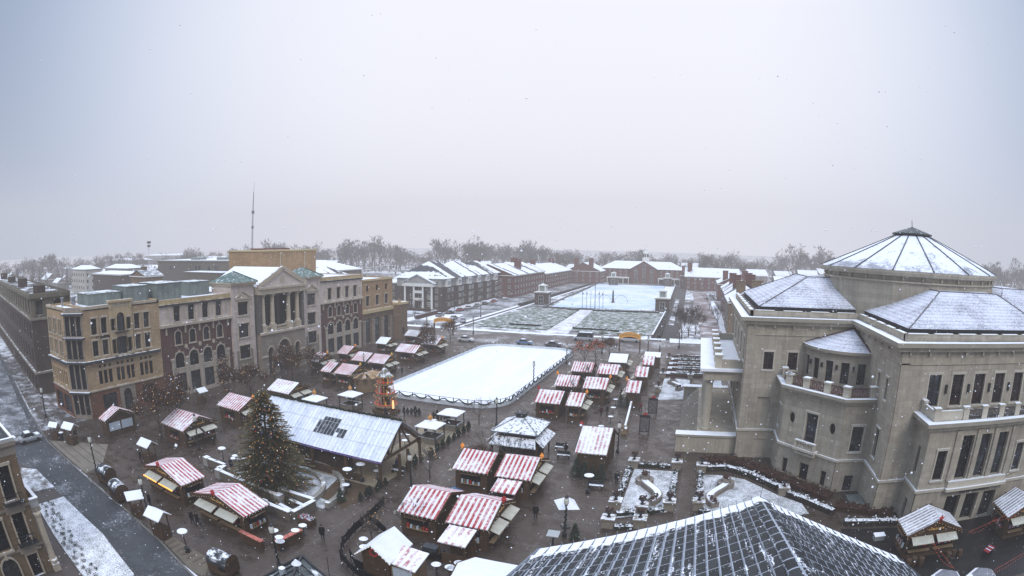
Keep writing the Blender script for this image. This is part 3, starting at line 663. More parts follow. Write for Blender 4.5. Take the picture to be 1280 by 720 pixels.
# ---- stone-trimmed building at the near left, seen from above
def near_left():
    t = thing('near_street_building', 'tan brick building with pale stone columns and dark balconies at the near street corner', 'building')
    X = -44.; fe = Facade(X, -14, E90, 24.4)
    m = MB(); ops = [(21.9,23.2,3.,6.1), (21.9,23.2,7.3,10.2), (22.,23.2,-.01,2.2), (18.6,20.6,3.2,5.9), (18.6,20.6,-.0,2.5,1), (15.,17.2,3.2,5.9), (15.,17.2,0,2.5,1), (18.6,20.6,7.4,10.)]
    fe.wall(m, -.02, 10.9, ops); m.quad((X,10.4,0),(X-18,10.4,0),(X-18,10.4,10.9),(X,10.4,10.9)); m.build('wall', brown_brick, t)
    windows(t, fe, ops, dark_metal, warm_stone, nz=2, nx=2)
    m = MB(); m.box(X-18, -14, 10.9, X+.05, 10.45, 11.7); m.box(X-18, -14, 11.7, X+.25, 10.6, 12.0); m.build('cornice', grey_stone, t)
    r = MB(); r.box(X-17.6, -13.6, 12.01, X-.1, 10.2, 12.1); r.build('roof', dark_metal if False else M('dark roof membrane', (.05,.05,.052), .2, .6, .8, .2, snow=.25), t)
    m = MB(); m.box(X-18, -14, 12.01, X+.2, -13.7, 12.35); m.box(X-.1, -13.7, 12.01, X+.2, 10.5, 12.3); m.box(X-18, 10.2, 12.01, X-.1, 10.5, 12.3); m.build('parapet', M('snowy coping', (.4,.38,.35), .1, .8, .8, .2, snow=1.), t)
    for z in (2.55, 6.25):
        m = MB(); fe.band(m, 21.4, 23.7, z, z+.75, 0, .3); fe.band(m, 0, 24.4, z+.2, z+.4, 0, .08); m.build('spandrel', grey_stone, t)
        b = MB(); fe.band(b, 21.5, 23.8, z+.76, z+.9, 0, .7)
        for k in range(8): u = 21.55+2.2*k/7; b.bar(fe.p(u,.65,z+.9), fe.p(u,.65,z+1.7), .04)
        b.bar(fe.p(21.5,.65,z+1.7), fe.p(23.8,.65,z+1.7), .06); b.build('balcony', dark_metal, t)
    c = MB(); c.box(X-.35, 10.45, 0, X+.5, 11.3, .7); c.lathe([(.5,.9),(.5,1.1),(.36,1.2),(.30,5.3),(.42,5.4),(.45,5.6)], (X+.05,10.88,0), 14); c.build('column', warm_stone, t)
    c = MB(); c.box(X-8.75, 10.45, 0, X-7.9, 11.3, .7); c.lathe([(.5,.9),(.5,1.1),(.36,1.2),(.30,5.3),(.42,5.4),(.45,5.6)], (X-8.32,10.88,0), 14); c.build('column', warm_stone, t)
    m = MB(); m.box(X-10, 10.42, 5.62, X-.1, 11.5, 6.0); m.build('porch_slab', grey_stone, t)
    m = MB(); m.box(X-10, 11.2, 6.0, X-.12, 11.45, 6.7); m.box(X-.37, 10.45, 6.0, X-.12, 11.2, 6.7); m.box(X-10.0, 11.12, 6.7, X-.02, 11.52, 6.82); m.box(X-.45,10.45,6.7,X-.02,11.12,6.82); m.build('porch_parapet', M('snowy coping', (.4,.38,.35)), t)
near_left()
# ---- the domed limestone concert hall
def concert_hall():
    t = thing('concert_hall', 'huge limestone concert hall with snowy dome roof, hipped wings and curved corner bay', 'concert hall')
    red_glass = glass_mat('dark red brown glass', (.022, .013, .013), .15)
    G = lambda: MB()
    def cornice(name, pts, z0, z1, out, m=limetrim, closed=False):     # a ledge along a polyline, outside on the right
        b = MB(); n = len(pts)
        def off(i, d):
            p = Vector(pts[i])
            dirs = []
            if i > 0: dirs.append((p - Vector(pts[i-1])).normalized())
            if i < n-1: dirs.append((Vector(pts[i+1]) - p).normalized())
            nr = [Vector((q.y, -q.x)) for q in dirs]
            if len(nr) == 2: h = (nr[0]+nr[1]); h = h / max(.3, h.dot(nr[0])); return p + h*d
            return p + nr[0]*d
        for i in range(n-1):
            a0, b0, a1, b1 = off(i, -.15), off(i+1, -.15), off(i, out), off(i+1, out)
            b.add([(a0.x,a0.y,z0),(b0.x,b0.y,z0),(b1.x,b1.y,z0),(a1.x,a1.y,z0),(a0.x,a0.y,z1),(b0.x,b0.y,z1),(b1.x,b1.y,z1),(a1.x,a1.y,z1)],
                  [(0,1,2,3),(7,6,5,4),(3,2,6,7)] + ([(0,3,7,4)] if i == 0 else []) + ([(2,1,5,6)] if i == n-2 else []))
        return b.build(name, m, t)
    WX0, WY0, WY1 = 6.6, 69.2, 98.6; SX0, SX1, SY0 = 21.9, 47.1, 51.2; ZC = 17.4
    fWs = Facade(WX0, WY0, 0, 15.3); fWw = Facade(WX0, WY1, -pi/2, WY1-WY0); fSw = Facade(SX0, WY0, -pi/2, WY0-SY0); fSs = Facade(SX0, SY0, 0, SX1-SX0)
    w_up = [(2.45,3.75,11.75,13.95), (5.75,7.05,11.75,13.95)]; w_bl = [(2.2,3.9,4.75,8.2)]; w_gb = [(2.3,3.9,.3,2.6)]
    ww = row((3.2, 8.6, 14.7, 20.8, 26.2), 1.5, 12.3, 15.3) + row((8.6, 14.7, 20.8), 2.2, 2.6, 8.6)
    sw = row((11.6, 14.6), .8, 11.7, 14.0) + [(13.6,14.8,5.2,8.4)]
    ss = row([26.8-SX0+3.35*k for k in range(6)], 1.65, 11.75, 15.)
    m = G(); fWs.wall(m, 3.75, ZC, w_up + w_bl, .35); fWw.wall(m, 0, ZC, ww, .4); fSw.wall(m, 3.75, ZC, sw, .35); fSs.wall(m, 0, ZC, ss, .4)
    m.quad((SX1,SY0,0),(SX1,80,0),(SX1,80,ZC),(SX1,SY0,ZC)); m.quad((36,WY1,0),(WX0,WY1,0),(WX0,WY1,ZC),(36,WY1,ZC))
    fWs.wall(m, 0, 3.75, w_gb, .15, out=.08); fSw.wall(m, 0, 3.75, [], out=.08); m.build('wall', limestone, t)
    bp = MB(); bp.quad(*[fWs.p(u,-.34,z) for u, z in ((2.2,4.75),(3.9,4.75),(3.9,8.2),(2.2,8.2))]); bp.build('blind_window', limeplain, t); bp = MB(); bp.quad(*[fWs.p(u,-.06,z) for u, z in ((2.3,.3),(3.9,.3),(3.9,2.6),(2.3,2.6))]); bp.build('blind_window', limeplain, t)
    windows(t, fWs, w_up, dark_metal, limetrim, red_glass, nz=3, depth=.35); windows(t, fSs, ss, dark_metal, limetrim, red_glass, nz=3, depth=.4); windows(t, fSw, sw, dark_metal, limetrim, red_glass, nz=3, nx=1, depth=.35); windows(t, fWw, ww, dark_metal, limetrim, red_glass, nz=4, depth=.4)
    # slim corner pilasters and base courses
    m = G()
    for f, us in ((fWs, (.55,)), (fSs, (.6, SX1-SX0-.6)), (fSw, (17.4,)), (fWw, (.6, 28.8))):
        for u in us: f.band(m, u-.55, u+.55, 3.95, ZC-.1, 0, .12)
    pieces(m, 'corner_pilaster', limestone, t)
    outline = [(WX0,WY1), (WX0,WY0), (SX0,WY0), (SX0,SY0), (SX1,SY0), (SX1,80)]
    cornice('base_course', outline[:5], 3.7, 3.98, .22, limetrim)
    cornice('frieze', outline, ZC-1.35, ZC-1.2, .12, limeplain)
    cornice('cornice', outline, ZC, ZC+.45, .5, limeplain); cornice('cornice_ledge', outline, ZC+.45, ZC+.9, .95, M('snow covered ledge', (.34,.30,.235), .12, .5, .85, .2, snow=1.4, snscale=.5))
    d = G()
    for f, L_ in ((fWs, 15.3), (fSs, SX1-SX0), (fSw, 18)):
        for k in range(int(L_/2.6)): f.band(d, .9+k*2.6, 1.14+k*2.6, ZC-.42, ZC-.02, 0, .33)
    pieces(d, 'modillion', limeplain, t)
    p = G(); pts = [(x+dx, y+dy) for (x, y), (dx, dy) in zip(outline, ((.3,0),(.3,.3),(.3,.3),(.3,.3),(-.3,.3),(-.3,0)))]
    for i in range(5):
        a, b = Vector(pts[i]), Vector(pts[i+1]); n = (b-a).normalized(); q = Vector((-n.y, n.x))*.4
        e0 = n*(-.0); p.prism([a[:], b[:], (b+q+n*(.4 if i in (2,) else 0))[:], (a+q)[:]], ZC+.9, 18.98)
    p.build('parapet', limestone, t)
    pc = G()
    for i in range(5):
        a, b = Vector(pts[i]), Vector(pts[i+1]); n = (b-a).normalized(); q = Vector((-n.y, n.x))
        k = int((b-a).length/3.4)
        for j in range(k): c = a + n*((b-a).length*(j+.5)/k); pc.prism([(c-n*1.3-q*.06)[:], (c+n*1.3-q*.06)[:], (c+n*1.3+q*.45)[:], (c-n*1.3+q*.45)[:]], 18.983, 19.07)
    pieces(pc, 'coping', limetrim, t)
    # flat gutter behind the parapet, hipped roofs
    g = G(); g.prism([(WX0+.7,WY0+.7),(SX0+.7,WY0+.7),(SX0+.7,SY0+.7),(SX1-.4,SY0+.7),(SX1-.4,98),(WX0+.7,98)], 18.3, 18.7); g.build('roof_gutter', dark_metal, t)
    def hip(x0, y0, x1, y1, a0, b0, a1, b1, zt, ze=19.4):
        r = G(); r.add([(x0,y0,ze),(x1,y0,ze),(x1,y1,ze),(x0,y1,ze),(a0,b0,zt),(a1,b0,zt),(a1,b1,zt),(a0,b1,zt)], [(0,1,5,4),(1,2,6,5),(2,3,7,6),(3,0,4,7),(4,5,6,7)])
        o = r.build('wing_roof', snowslate, t)
        fz = MB(); fz.prism([(x0+.05,y0+.05),(x1-.05,y0+.05),(x1-.05,y1-.05),(x0+.05,y1-.05)], 18.71, ze-.03); fz.build('roof_fascia', dark_metal, o)
        h = G()
        for s, e in (((x0,y0,ze),(a0,b0,zt)), ((x1,y0,ze),(a1,b0,zt)), ((x0,y1,ze),(a0,b1,zt)), ((a0,b0,zt),(a1,b0,zt)), ((a0,b0,zt),(a0,b1,zt)), ((x1,y1,ze),(a1,b1,zt))): h.bar((s[0],s[1],s[2]+.05), (e[0],e[1],e[2]+.05), .13, .08)
        pieces(h, 'hip_ridge', M('lead ridge', (.10,.09,.09), .3, 2., .6, .3, snow=.35, snscale=.9), o)
    hip(8.2, 70.9, 25.0, 97.2, 16.3, 78.6, 20.8, 88.5, 23.0)
    hip(23.1, 52.6, 46., 72., 31.3, 61.2, 41.5, 67., 22.7)
    hip(45.8, 66.5, 66., 92., 52., 74.5, 58., 84., 22.9)
    # drum and dome
    cx, cy = 34.6, 79.2; n = 16; a0 = pi/16
    d = G(); d.lathe([(15.,18.5),(15.,24.1)], (cx,cy,0), n, a0=a0); d.build('drum', limestone, t)
    d = G(); d.lathe([(15.05,23.3),(15.25,23.3),(15.25,23.5),(15.05,23.5)], (cx,cy,0), n, a0=a0, cap=False); d.lathe([(15.1,24.05),(15.65,24.15),(15.8,24.5),(15.8,24.75),(14.5,24.76)], (cx,cy,0), n, a0=a0, cap=False)
    for k in range(32):
        a = 2*pi*(k+.5)/32; d.box(cx+15.0*cos(a)-.12, cy+15.0*sin(a)-.12, 23.6, cx+15.0*cos(a)+.12, cy+15.0*sin(a)+.12, 24.1)
    d.build('drum_cornice', limeplain, t)
    d = G(); d.lathe([(15.7,24.78),(3.3,29.6)], (cx,cy,0), n, a0=a0)
    dm, nt, b = nodes('snow on dome'); s = N(nt, 'SeparateXYZ'); L(nt, pos(nt), s.inputs[0])
    nn = math_(nt, 'ADD', math_(nt, 'MULTIPLY', noise(nt, pos(nt), .35, 5, .7), .6), math_(nt, 'MULTIPLY', noise(nt, pos(nt), 5., 3, .7), .4))
    low = ramp(nt, s.outputs[2], 26.2, 24.8)
    f = ramp(nt, math_(nt, 'SUBTRACT', nn, math_(nt, 'MULTIPLY', low, .09)), .36, .48)
    L(nt, mix(nt, f, (.26,.26,.29), (.82,.82,.87)), b.inputs['Base Color']); b.inputs['Roughness'].default_value = .7
    o = d.build('dome_roof', dm, t)
    for k in range(n):
        a = a0 + 2*pi*k/n; r = G(); r.bar((cx+15.75*cos(a), cy+15.75*sin(a), 24.82), (cx+3.3*cos(a), cy+3.3*sin(a), 29.66), .17, .10); r.build('dome_rib', dark_metal, o)
    d = G(); d.lathe([(3.2,29.4),(3.2,29.75),(3.6,29.8),(3.6,30.0),(.15,31.),(.06,31.1),(.05,32.)], (cx,cy,0), n, a0=a0); d.build('lantern', M('dark copper', (.045,.055,.05), .3, 1.5, .6, .4, snow=.3, snscale=2.), t)
    # chamfered bay in the corner of the two wings
    A, B = (11.7, 64.4), (18.1, 57.7); cl = hypot(B[0]-A[0], B[1]-A[1])
    f0 = Facade(A[0], WY0, -pi/2, WY0-A[1]); f1 = Facade(*A, atan2(B[1]-A[1], B[0]-A[0]), cl); f2 = Facade(*B, 0, SX0-B[0])
    mid = cl/2
    big = [(mid-.88, mid+.88, 4.7, 8.4)]; ov = [(mid-3.6, mid-2.7, 6.6, 7.95, 2), (mid+2.7, mid+3.6, 6.6, 7.95, 2)]; gr = [(mid-3.55,mid-2.7,.3,2.2), (mid-.7,mid+.75,.2,2.3), (mid+2.7,mid+3.55,.3,2.2)]
    w2 = [(1.35,2.85,4.9,7.85)]; g2 = [(1.5,2.7,.02,2.)]; w0 = [(1.8,2.6,5.2,7.9)]
    m = G(); f0.wall(m, 3.75, 10.4, w0); f1.wall(m, 3.75, 10.4, big+ov); f2.wall(m, 3.75, 10.4, w2); f0.wall(m, 0, 3.75, [], out=.08); f1.wall(m, 0, 3.75, gr, out=.08); f2.wall(m, 0, 3.75, g2, out=.08); m.build('bay_wall', limestone, t)
    windows(t, f1, big, dark_metal, limetrim, red_glass, nx=3, nz=5); windows(t, f1, ov, dark_metal, limetrim, glass, nx=2, nz=2); windows(t, f1, gr, dark_metal, limetrim, glass, nz=2, nx=2, trim=False); windows(t, f2, w2, dark_metal, limetrim, glass, nx=3, nz=4); windows(t, f2, g2, dark_metal, limetrim, glass, nz=2, trim=False); windows(t, f0, w0, dark_metal, limetrim, glass, nx=1)
    bl = [(A[0],WY0), A, B, (SX0,B[1])]
    cornice('bay_base_course', bl, 3.7, 3.98, .22, limetrim); cornice('bay_cornice', bl, 10.4, 10.75, .35, limeplain); cornice('bay_ledge', bl, 10.75, 11.1, .7, M('snow covered ledge', (.24,.21,.165)))
    m = G(); f1.band(m, mid-1.75, mid+1.75, 3.98, 4.25, .02, .95); f1.band(m, mid-1.5, mid+1.5, 3.5, 3.72, .1, .7); f1.band(m, mid-1.6, mid-1.25, 4.25, 5.05, .55, .9); f1.band(m, mid+1.25, mid+1.6, 4.25, 5.05, .55, .9); f1.band(m, mid-1.6, mid+1.6, 5.05, 5.2, .5, .95)
    for k in range(9): u = mid-1.05+2.1*k/8; f1.band(m, u-.06, u+.06, 4.25, 5.05, .65, .8)
    m.build('balconet', limetrim, t)
    tf = G(); tf.prism([(A[0],WY0),A,B,(SX0,B[1]),(SX0,WY0)], 10.9, 11.12); tf.build('terrace_floor', M('terrace floor', (.17,.12,.10), .2, .8, .8, .2, snow=.25), t)
    pier_pts = [(f0,1.2),(f0,4.5),(f1,.25),(f1,3.),(f1,6.2),(f1,cl-.25),(f2,3.4)]
    for f, u in pier_pts:
        m = G(); f.band(m, u-.42, u+.42, 11.12, 12.15, -.55, .1); f.band(m, u-.5, u+.5, 12.15, 12.35, -.63, .18); m.build('terrace_pier', limetrim, t)
    rail = M('russet iron', (.075,.032,.026), .3, 2, .6, .3)
    for f, u0, u1 in ((f0,1.7,4.),(f1,.75,2.55),(f1,3.45,5.75),(f1,6.65,cl-.7),(f2,.3,2.95)):
        m = G(); m.bar(f.p(u0,-.25,12.1), f.p(u1,-.25,12.1), .07); m.bar(f.p(u0,-.25,11.25), f.p(u1,-.25,11.25), .06)
        k = max(3, int((u1-u0)/.3))
        for j in range(k+1): u = u0+(u1-u0)*j/k; m.bar(f.p(u,-.25,11.12), f.p(u,-.25,12.1), .045)
        for j in range(k//2): u = u0+(u1-u0)*(2*j+1)/k; m.bar(f.p(u-.28,-.25,11.3), f.p(u+.28,-.25,12.05), .04); m.bar(f.p(u+.28,-.25,11.3), f.p(u-.28,-.25,12.05), .04)
        m.build('terrace_railing', rail, t)
    # curved upper drum of the bay
    c0 = (SX0, WY0); R = 7.2; K = 30; m = G(); cyl_ops = []
    ang = lambda k: pi + (pi/2)*k/K
    wk = [(2,5),(8,11),(14,17),(20,23),(26,29)]
    for k in range(K):
        a, b = ang(k), ang(k+1); P = lambda q, z, r=R: (c0[0]+r*cos(q), c0[1]+r*sin(q), z)
        hit = any(s <= k < e for s, e in wk)
        for z0, z1 in ((11.1,11.5),(11.5,14.0),(14.0,15.05)):
            if hit and z0 == 11.5:
                m.quad(P(a,z0),P(b,z0),P(b,z0,R-.35),P(a,z0,R-.35)); m.quad(P(a,z1,R-.35),P(b,z1,R-.35),P(b,z1),P(a,z1)); continue
            m.quad(P(a,z0),P(b,z0),P(b,z1),P(a,z1))
        for s, e in wk:
            if k == s: m.quad(P(a,11.5),P(a,11.5,R-.35),P(a,14.,R-.35),P(a,14.))
            if k+1 == e: m.quad(P(b,11.5,R-.35),P(b,11.5),P(b,14.),P(b,14.,R-.35))
    m.build('curved_wall', limestone, t)
    for s, e in wk:
        a = (ang(s)+ang(e))/2; w = 2*R*sin((ang(e)-ang(s))/2)*.96
        fr, pn = window_mesh(w, 2.5, 0, 2, 3, False, dark_metal, limetrim, red_glass)
        o = obj('window', fr, t, (c0[0]+(R-.32)*cos(a), c0[1]+(R-.32)*sin(a), 11.5), a+pi/2); vary_pane(obj('pane', pn, o))
    for s, e in ((5,8),(11,14),(17,20),(23,26)):
        a = (ang(s)+ang(e))/2; o = G(); o.box(-.12,-.22,0,.12,0,.55); o.build('wall_lamp', dark_metal, t, (c0[0]+R*cos(a), c0[1]+R*sin(a), 13.1), a+pi/2)
    arc = [(c0[0]+R*cos(ang(k)), c0[1]+R*sin(ang(k))) for k in range(0, K+1, 2)]
    cornice('curved_cornice', arc, 15.0, 15.35, .45, M('snow covered ledge', (.24,.21,.165)))
    r = G(); apex = (c0[0]-.5, c0[1]-.4, 17.2)
    e = [(c0[0]+(R+.15)*cos(ang(k)), c0[1]+(R+.15)*sin(ang(k)), 15.36) for k in range(0, K+1, 2)]
    for k in range(len(e)-1): r.poly([e[k], e[k+1], apex])
    o = r.build('half_cone_roof', snowslate, t)
    h = G()
    for q in (e[0], e[-1]): h.bar((q[0],q[1],q[2]+.06), (apex[0],apex[1],apex[2]+.06), .3, .12)
    h.build('hip_ridge', M('russet lead', (.085,.055,.055), .2, 1.), o)
    # south pavilion with balcony over
    px0, px1, py = 25.3, 42.1, 47.2; W = px1-px0; fp = Facade(px0, py, 0, W); fpw = Facade(px0, SY0, -pi/2, SY0-py); fpe = Facade(px1, py, pi/2, SY0-py)
    big = [(4.8,6.5,5.0,9.7),(7.6,9.2,5.0,9.7),(10.4,12.,5.0,9.7)]; sm = [(1.6,2.9,5.2,8.3),(13.9,15.2,5.2,8.3)]; dr = [(4.5,6.6,.1,3.2),(7.4,9.4,.1,3.2),(10.2,12.3,.1,3.2)]; gs = [(1.8,2.7,.6,2.6),(14.1,15.,.6,2.6)]; pw = [(1.6,2.3,5.2,8.3)]; pg = [(1.6,2.4,.2,2.6)]
    m = G(); fp.wall(m, 4., 10.5, big+sm, .6); fpw.wall(m, 4., 10.5, pw); fpe.wall(m, 0, 10.5, pw); fp.wall(m, 0, 4., dr+gs, .6, out=.08); fpw.wall(m, 0, 4., pg, out=.08); m.build('pavilion_wall', limestone, t)
    windows(t, fp, big, dark_metal, limetrim, nx=2, nz=4, trim=False, depth=.6); windows(t, fp, sm, dark_metal, limetrim, nx=2, nz=3); windows(t, fp, dr, dark_metal, limetrim, nx=2, nz=2, trim=False, depth=.6, name='door'); windows(t, fp, gs, dark_metal, limetrim, nz=2, trim=False); windows(t, fpw, pw+pg, dark_metal, limetrim, nx=1, trim=False)
    pl = [(px0,SY0),(px0,py),(px1,py),(px1,SY0)]
    cornice('pavilion_base_course', pl, 3.95, 4.25, .22, limetrim); cornice('pavilion_cornice', pl, 10.5, 10.9, .4, limeplain); cornice('pavilion_ledge', pl, 10.9, 11.3, .8, M('snow covered ledge', (.24,.21,.165)))
    m = G(); fp.band(m, 3.9, 12.9, 4.26, 5.0, .02, .5); fp.band(m, 3.7, 13.1, 4.0, 4.3, .23, .8); m.build('balcony_sill', limetrim, t)
    m = G()
    for u in (3.95, 7.05, 9.8, 12.75): fp.band(m, u-.3, u+.3, 5.0, 10.3, .02, .22)
    pieces(m, 'pavilion_pilaster', limestone, t)
    m = G()
    for k, hh in enumerate([.3,.3,.22,.3,.3,.16,.3,.3,.24,.3,.3,.3,.2,.3]): fp.band(m, 6.2+k*.33, 6.2+k*.33+hh*.75, 3.42, 3.75, .09, .14)
    m.build('frieze_lettering', dark_metal, t)
    fl = G(); fl.box(px0+.1, py+.1, 11., px1-.1, SY0, 11.32); fl.build('balcony_floor', M('balcony floor', (.16,.13,.11), .2, .8, .8, .2, snow=.35), t)
    m = G(); pp = [(px0+.15,SY0-.1),(px0+.15,py+.15),(px1-.15,py+.15),(px1-.15,SY0-.1)]
    fb = Facade(px0+.15, py+.15, 0, W-.3); fbw = Facade(px0+.15, SY0-.1, -pi/2, SY0-py-.3)
    for f, us in ((fb, (.4, 4.4, 7.2, 9.9, 12.6, W-.7)), (fbw, (.4,))):
        for u in us:
            q = G(); f.band(q, u-.4, u+.4, 11.33, 12.45, -.45, .08); f.band(q, u-.46, u+.46, 12.45, 12.62, -.5, .14); q.build('balcony_pier', limetrim, t)
    q = G(); fb.band(q, .85, 3.95, 11.33, 12.3, -.3, -.02); fbw.band(q, .85, 3.6, 11.33, 12.3, -.3, -.02); q.build('balcony_parapet', limetrim, t)
    for a, b in ((4.85,6.75),(7.65,9.45),(10.35,12.15),(13.05,W-1.2)):
        q = G()
        for z in (11.5, 12.2): q.bar(fb.p(a,-.15,z), fb.p(b,-.15,z), .07)
        for k in range(9): u = a+(b-a)*k/8; q.bar(fb.p(u,-.15,11.33), fb.p(u,-.15,12.2), .045)
        q.build('balcony_railing', dark_metal, t)
    for u in [28.47-SX0+3.35*k for k in range(5)]:
        q = G(); fSs.band(q, u-.13, u+.13, 13.1, 14.0, 0, .25); q.build('wall_lamp', dark_metal, t)
    # west portico on its stair podium
    Y0, Y1 = 72., 97.
    m = G(); m.box(1.2, Y0, 0, WX0, Y1, 2.4); m.build('podium', limeplain, t)
    m = G()
    for k in range(7): m.box(-1.4+k*.37, Y0+.01, 0, 1.19, Y1-.01, .34*(k+1)-.001)
    m.build('steps', M('stone steps', (.22,.19,.15), .2, .8, .8, .2, snow=.25, brick=(1.1,20.,.05,.35)), t)
    for y in (Y0-1.6, Y1+.05):
        m = G(); m.box(-1.5, y, 0, WX0, y+1.55, 2.2); m.build('cheek_wall', limeplain, t); m = G(); m.box(-1.65, y-.15, 2.201, WX0, y+1.62, 2.5); m.build('cheek_coping', M('snow covered ledge', (.24,.21,.165)), t)
    for i in range(6):
        y = Y0+1.2 + i*4.5; c = G(); c.lathe([(.72,2.4),(.72,2.7),(.6,2.85),(.58,5.5),(.5,9.),(.62,9.1),(.7,9.5)], (2.3,y,0), 16); c.build('column', limeplain, t)
    m = G(); m.box(1.5, Y0, 9.5, 3.1, Y1, 10.5); m.box(3.1, Y0, 9.5, WX0, Y0+1.2, 10.5); m.box(3.1, Y1-1.2, 9.5, WX0, Y1, 10.5); m.box(3.1, Y0+1.2, 10.2, WX0, Y1-1.2, 10.5); m.box(1.3, Y0-.2, 10.5, WX0, Y1+.2, 10.75); m.build('entablature', limeplain, t)
    m = G(); m.box(.9, Y0-.5, 10.76, WX0, Y1+.5, 11.1); m.build('portico_roof', M('snow on portico', SNOW, .04, 1., .7, .2), t)
    m = G(); m.box(3.1, Y0+.3, 11.11, 3.5, Y1-.3, 12.3); m.box(3.5, Y0+.3, 11.11, WX0, Y0+.7, 12.2); m.box(3.5, Y1-.7, 11.11, WX0, Y1-.3, 12.2); m.build('portico_parapet', limeplain, t)
    for i in range(6):
        y = Y0+.9+i*4.5; m = G(); m.box(2.85, y-.7, 11.11, 3.75, y+.7, 12.6); m.box(2.75, y-.8, 12.6, 3.85, y+.8, 12.85); m.build('parapet_pier', limetrim, t)
concert_hall()

# ---- tiled roof right below the camera
def near_roof():
    t = thing('tiled_roof_building', 'large dark tiled roof with snowy eaves and lightning rod, lowest centre right', 'building')
    z0 = 14.; A = Vector((4.17,25.85,z0)); Lp = Vector((-5.31,19.1,z0)); Rp = Vector((10.28,19.1,z0))
    up = Vector((0,-cos(radians(14)), sin(radians(14))))
    nm = near_roof_mat(); LEN = 13.
    for P in (Lp, Rp):
        d = (P - A); W = d.length; d = d.normalized(); mb = MB(); uv = {}
        nrm = d.cross(up); nrm = nrm if nrm.z > 0 else -nrm; nrm.normalize()
        cw = .50; rw = 1.1; nu = int(W/cw); nv = int(LEN/rw)
        def pt(u, v, h=0): return A + d*u + up*v + nrm*h
        sgn = 1 if P is Rp else -1
        for i in range(nu):
            for j in range(nv):
                u0, u1 = i*W/nu, (i+1)*W/nu; v0, v1 = j*rw, (j+1)*rw + .03
                jit = random.uniform(-.006, .006)
                q = [pt(u0,v0,.075+jit), pt(u1,v0,.075+jit), pt(u1,v1,.0), pt(u0,v1,.0), pt(u0,v0,-.02), pt(u1,v0,-.02)]
                o = len(mb.v); uvs = [(u0,v0),(u1,v0),(u1,v1),(u0,v1),(u0,v0),(u1,v0)]
                for k in range(6): uv[o+k] = (uvs[k][0] + (40 if sgn > 0 else 0), uvs[k][1])
                f = [(0,1,2,3),(4,5,1,0)] if sgn < 0 else [(3,2,1,0),(0,1,5,4)]
                mb.add(q, f)
        mb.uv = uv; o = mb.build('tiled_roof', nm, t)
        rb = MB()
        for i in range(1, nu+1):
            u = i*W/nu; rb.bar(pt(u,-.06,.05), pt(u,LEN,.05), .035 if i < nu else .12, .05, up=nrm)
            if sgn < 0:
                rb.bar(pt(u,-.08,.0), pt(u,-.05,.22), .03)
        rb.build('roof_seam', M('grey blue seams', (.16,.18,.21), .3, 2., .5, .4, snow=.22, snscale=2.2) if sgn < 0 else M('dark seams', (.05,.055,.06), .3, 2., .5, .3, snow=.2, snscale=2.2), o)
        g = MB(); g.bar(pt(0,-.12,-.08), pt(W,-.12,-.08), .16, .14); g.build('gutter', dark_metal, t)
        w = MB(); a, b = pt(0,.6,-.3), pt(W,.6,-.3); w.quad(a, b, (b.x,b.y,0), (a.x,a.y,0)); w.build('wall', grey_stone, t)
    # rounded cap tiles over the hip
    hipv = up; side = Vector((1,0,0)); nn = side.cross(up); nn = nn if nn.z > 0 else -nn; cp = MB(); uv = {}
    for j in range(30):
        v0, v1 = .15+j*.44, .15+(j+1)*.44 + .06; ring = []
        for v, h in ((v0, .16), (v1, .10)):
            for k in range(7):
                a = -1 + 2*k/6; o = A + up*v + side*(.45*a) + nn*(h - .16*a*a)
                uv[len(cp.v) + len(ring)] = (80 + a*.4, v*1.); ring.append(o)
        ring += [ring[k] - nn*.07 for k in range(7)]
        for k in range(7): uv[len(cp.v)+14+k] = (80, 3.)
        cp.add(ring, [(k, k+7, k+8, k+1) if False else (k, k+1, k+8, k+7) for k in range(6)] + [(k+14, k+15, k+1, k) for k in range(6)])
    cp.uv = uv; cp.build('hip_cap', nm, t)
    r = MB(); r.tube([A + up*.35 + Vector((0,0,.1)), A + up*.35 + Vector((0.05,0,1.2))], .014, 5); r.tube([A + up*.35 + Vector((0,0,.2)), A + up*1.0 + Vector((.28,0,.16)), A + up*2.2 + Vector((.4,0,.1))], .018, 5); r.build('lightning_rod', dark_metal, t)
    e = MB(); k = Lp + up*.0; 
    e.quad(Lp + Vector((0,0,-.1)), Lp + up*LEN + Vector((0,0,-.1)), (Lp.x, (Lp+up*LEN).y, 0), (Lp.x, Lp.y, 0)); e.build('side_wall', grey_stone, t)
near_roof()

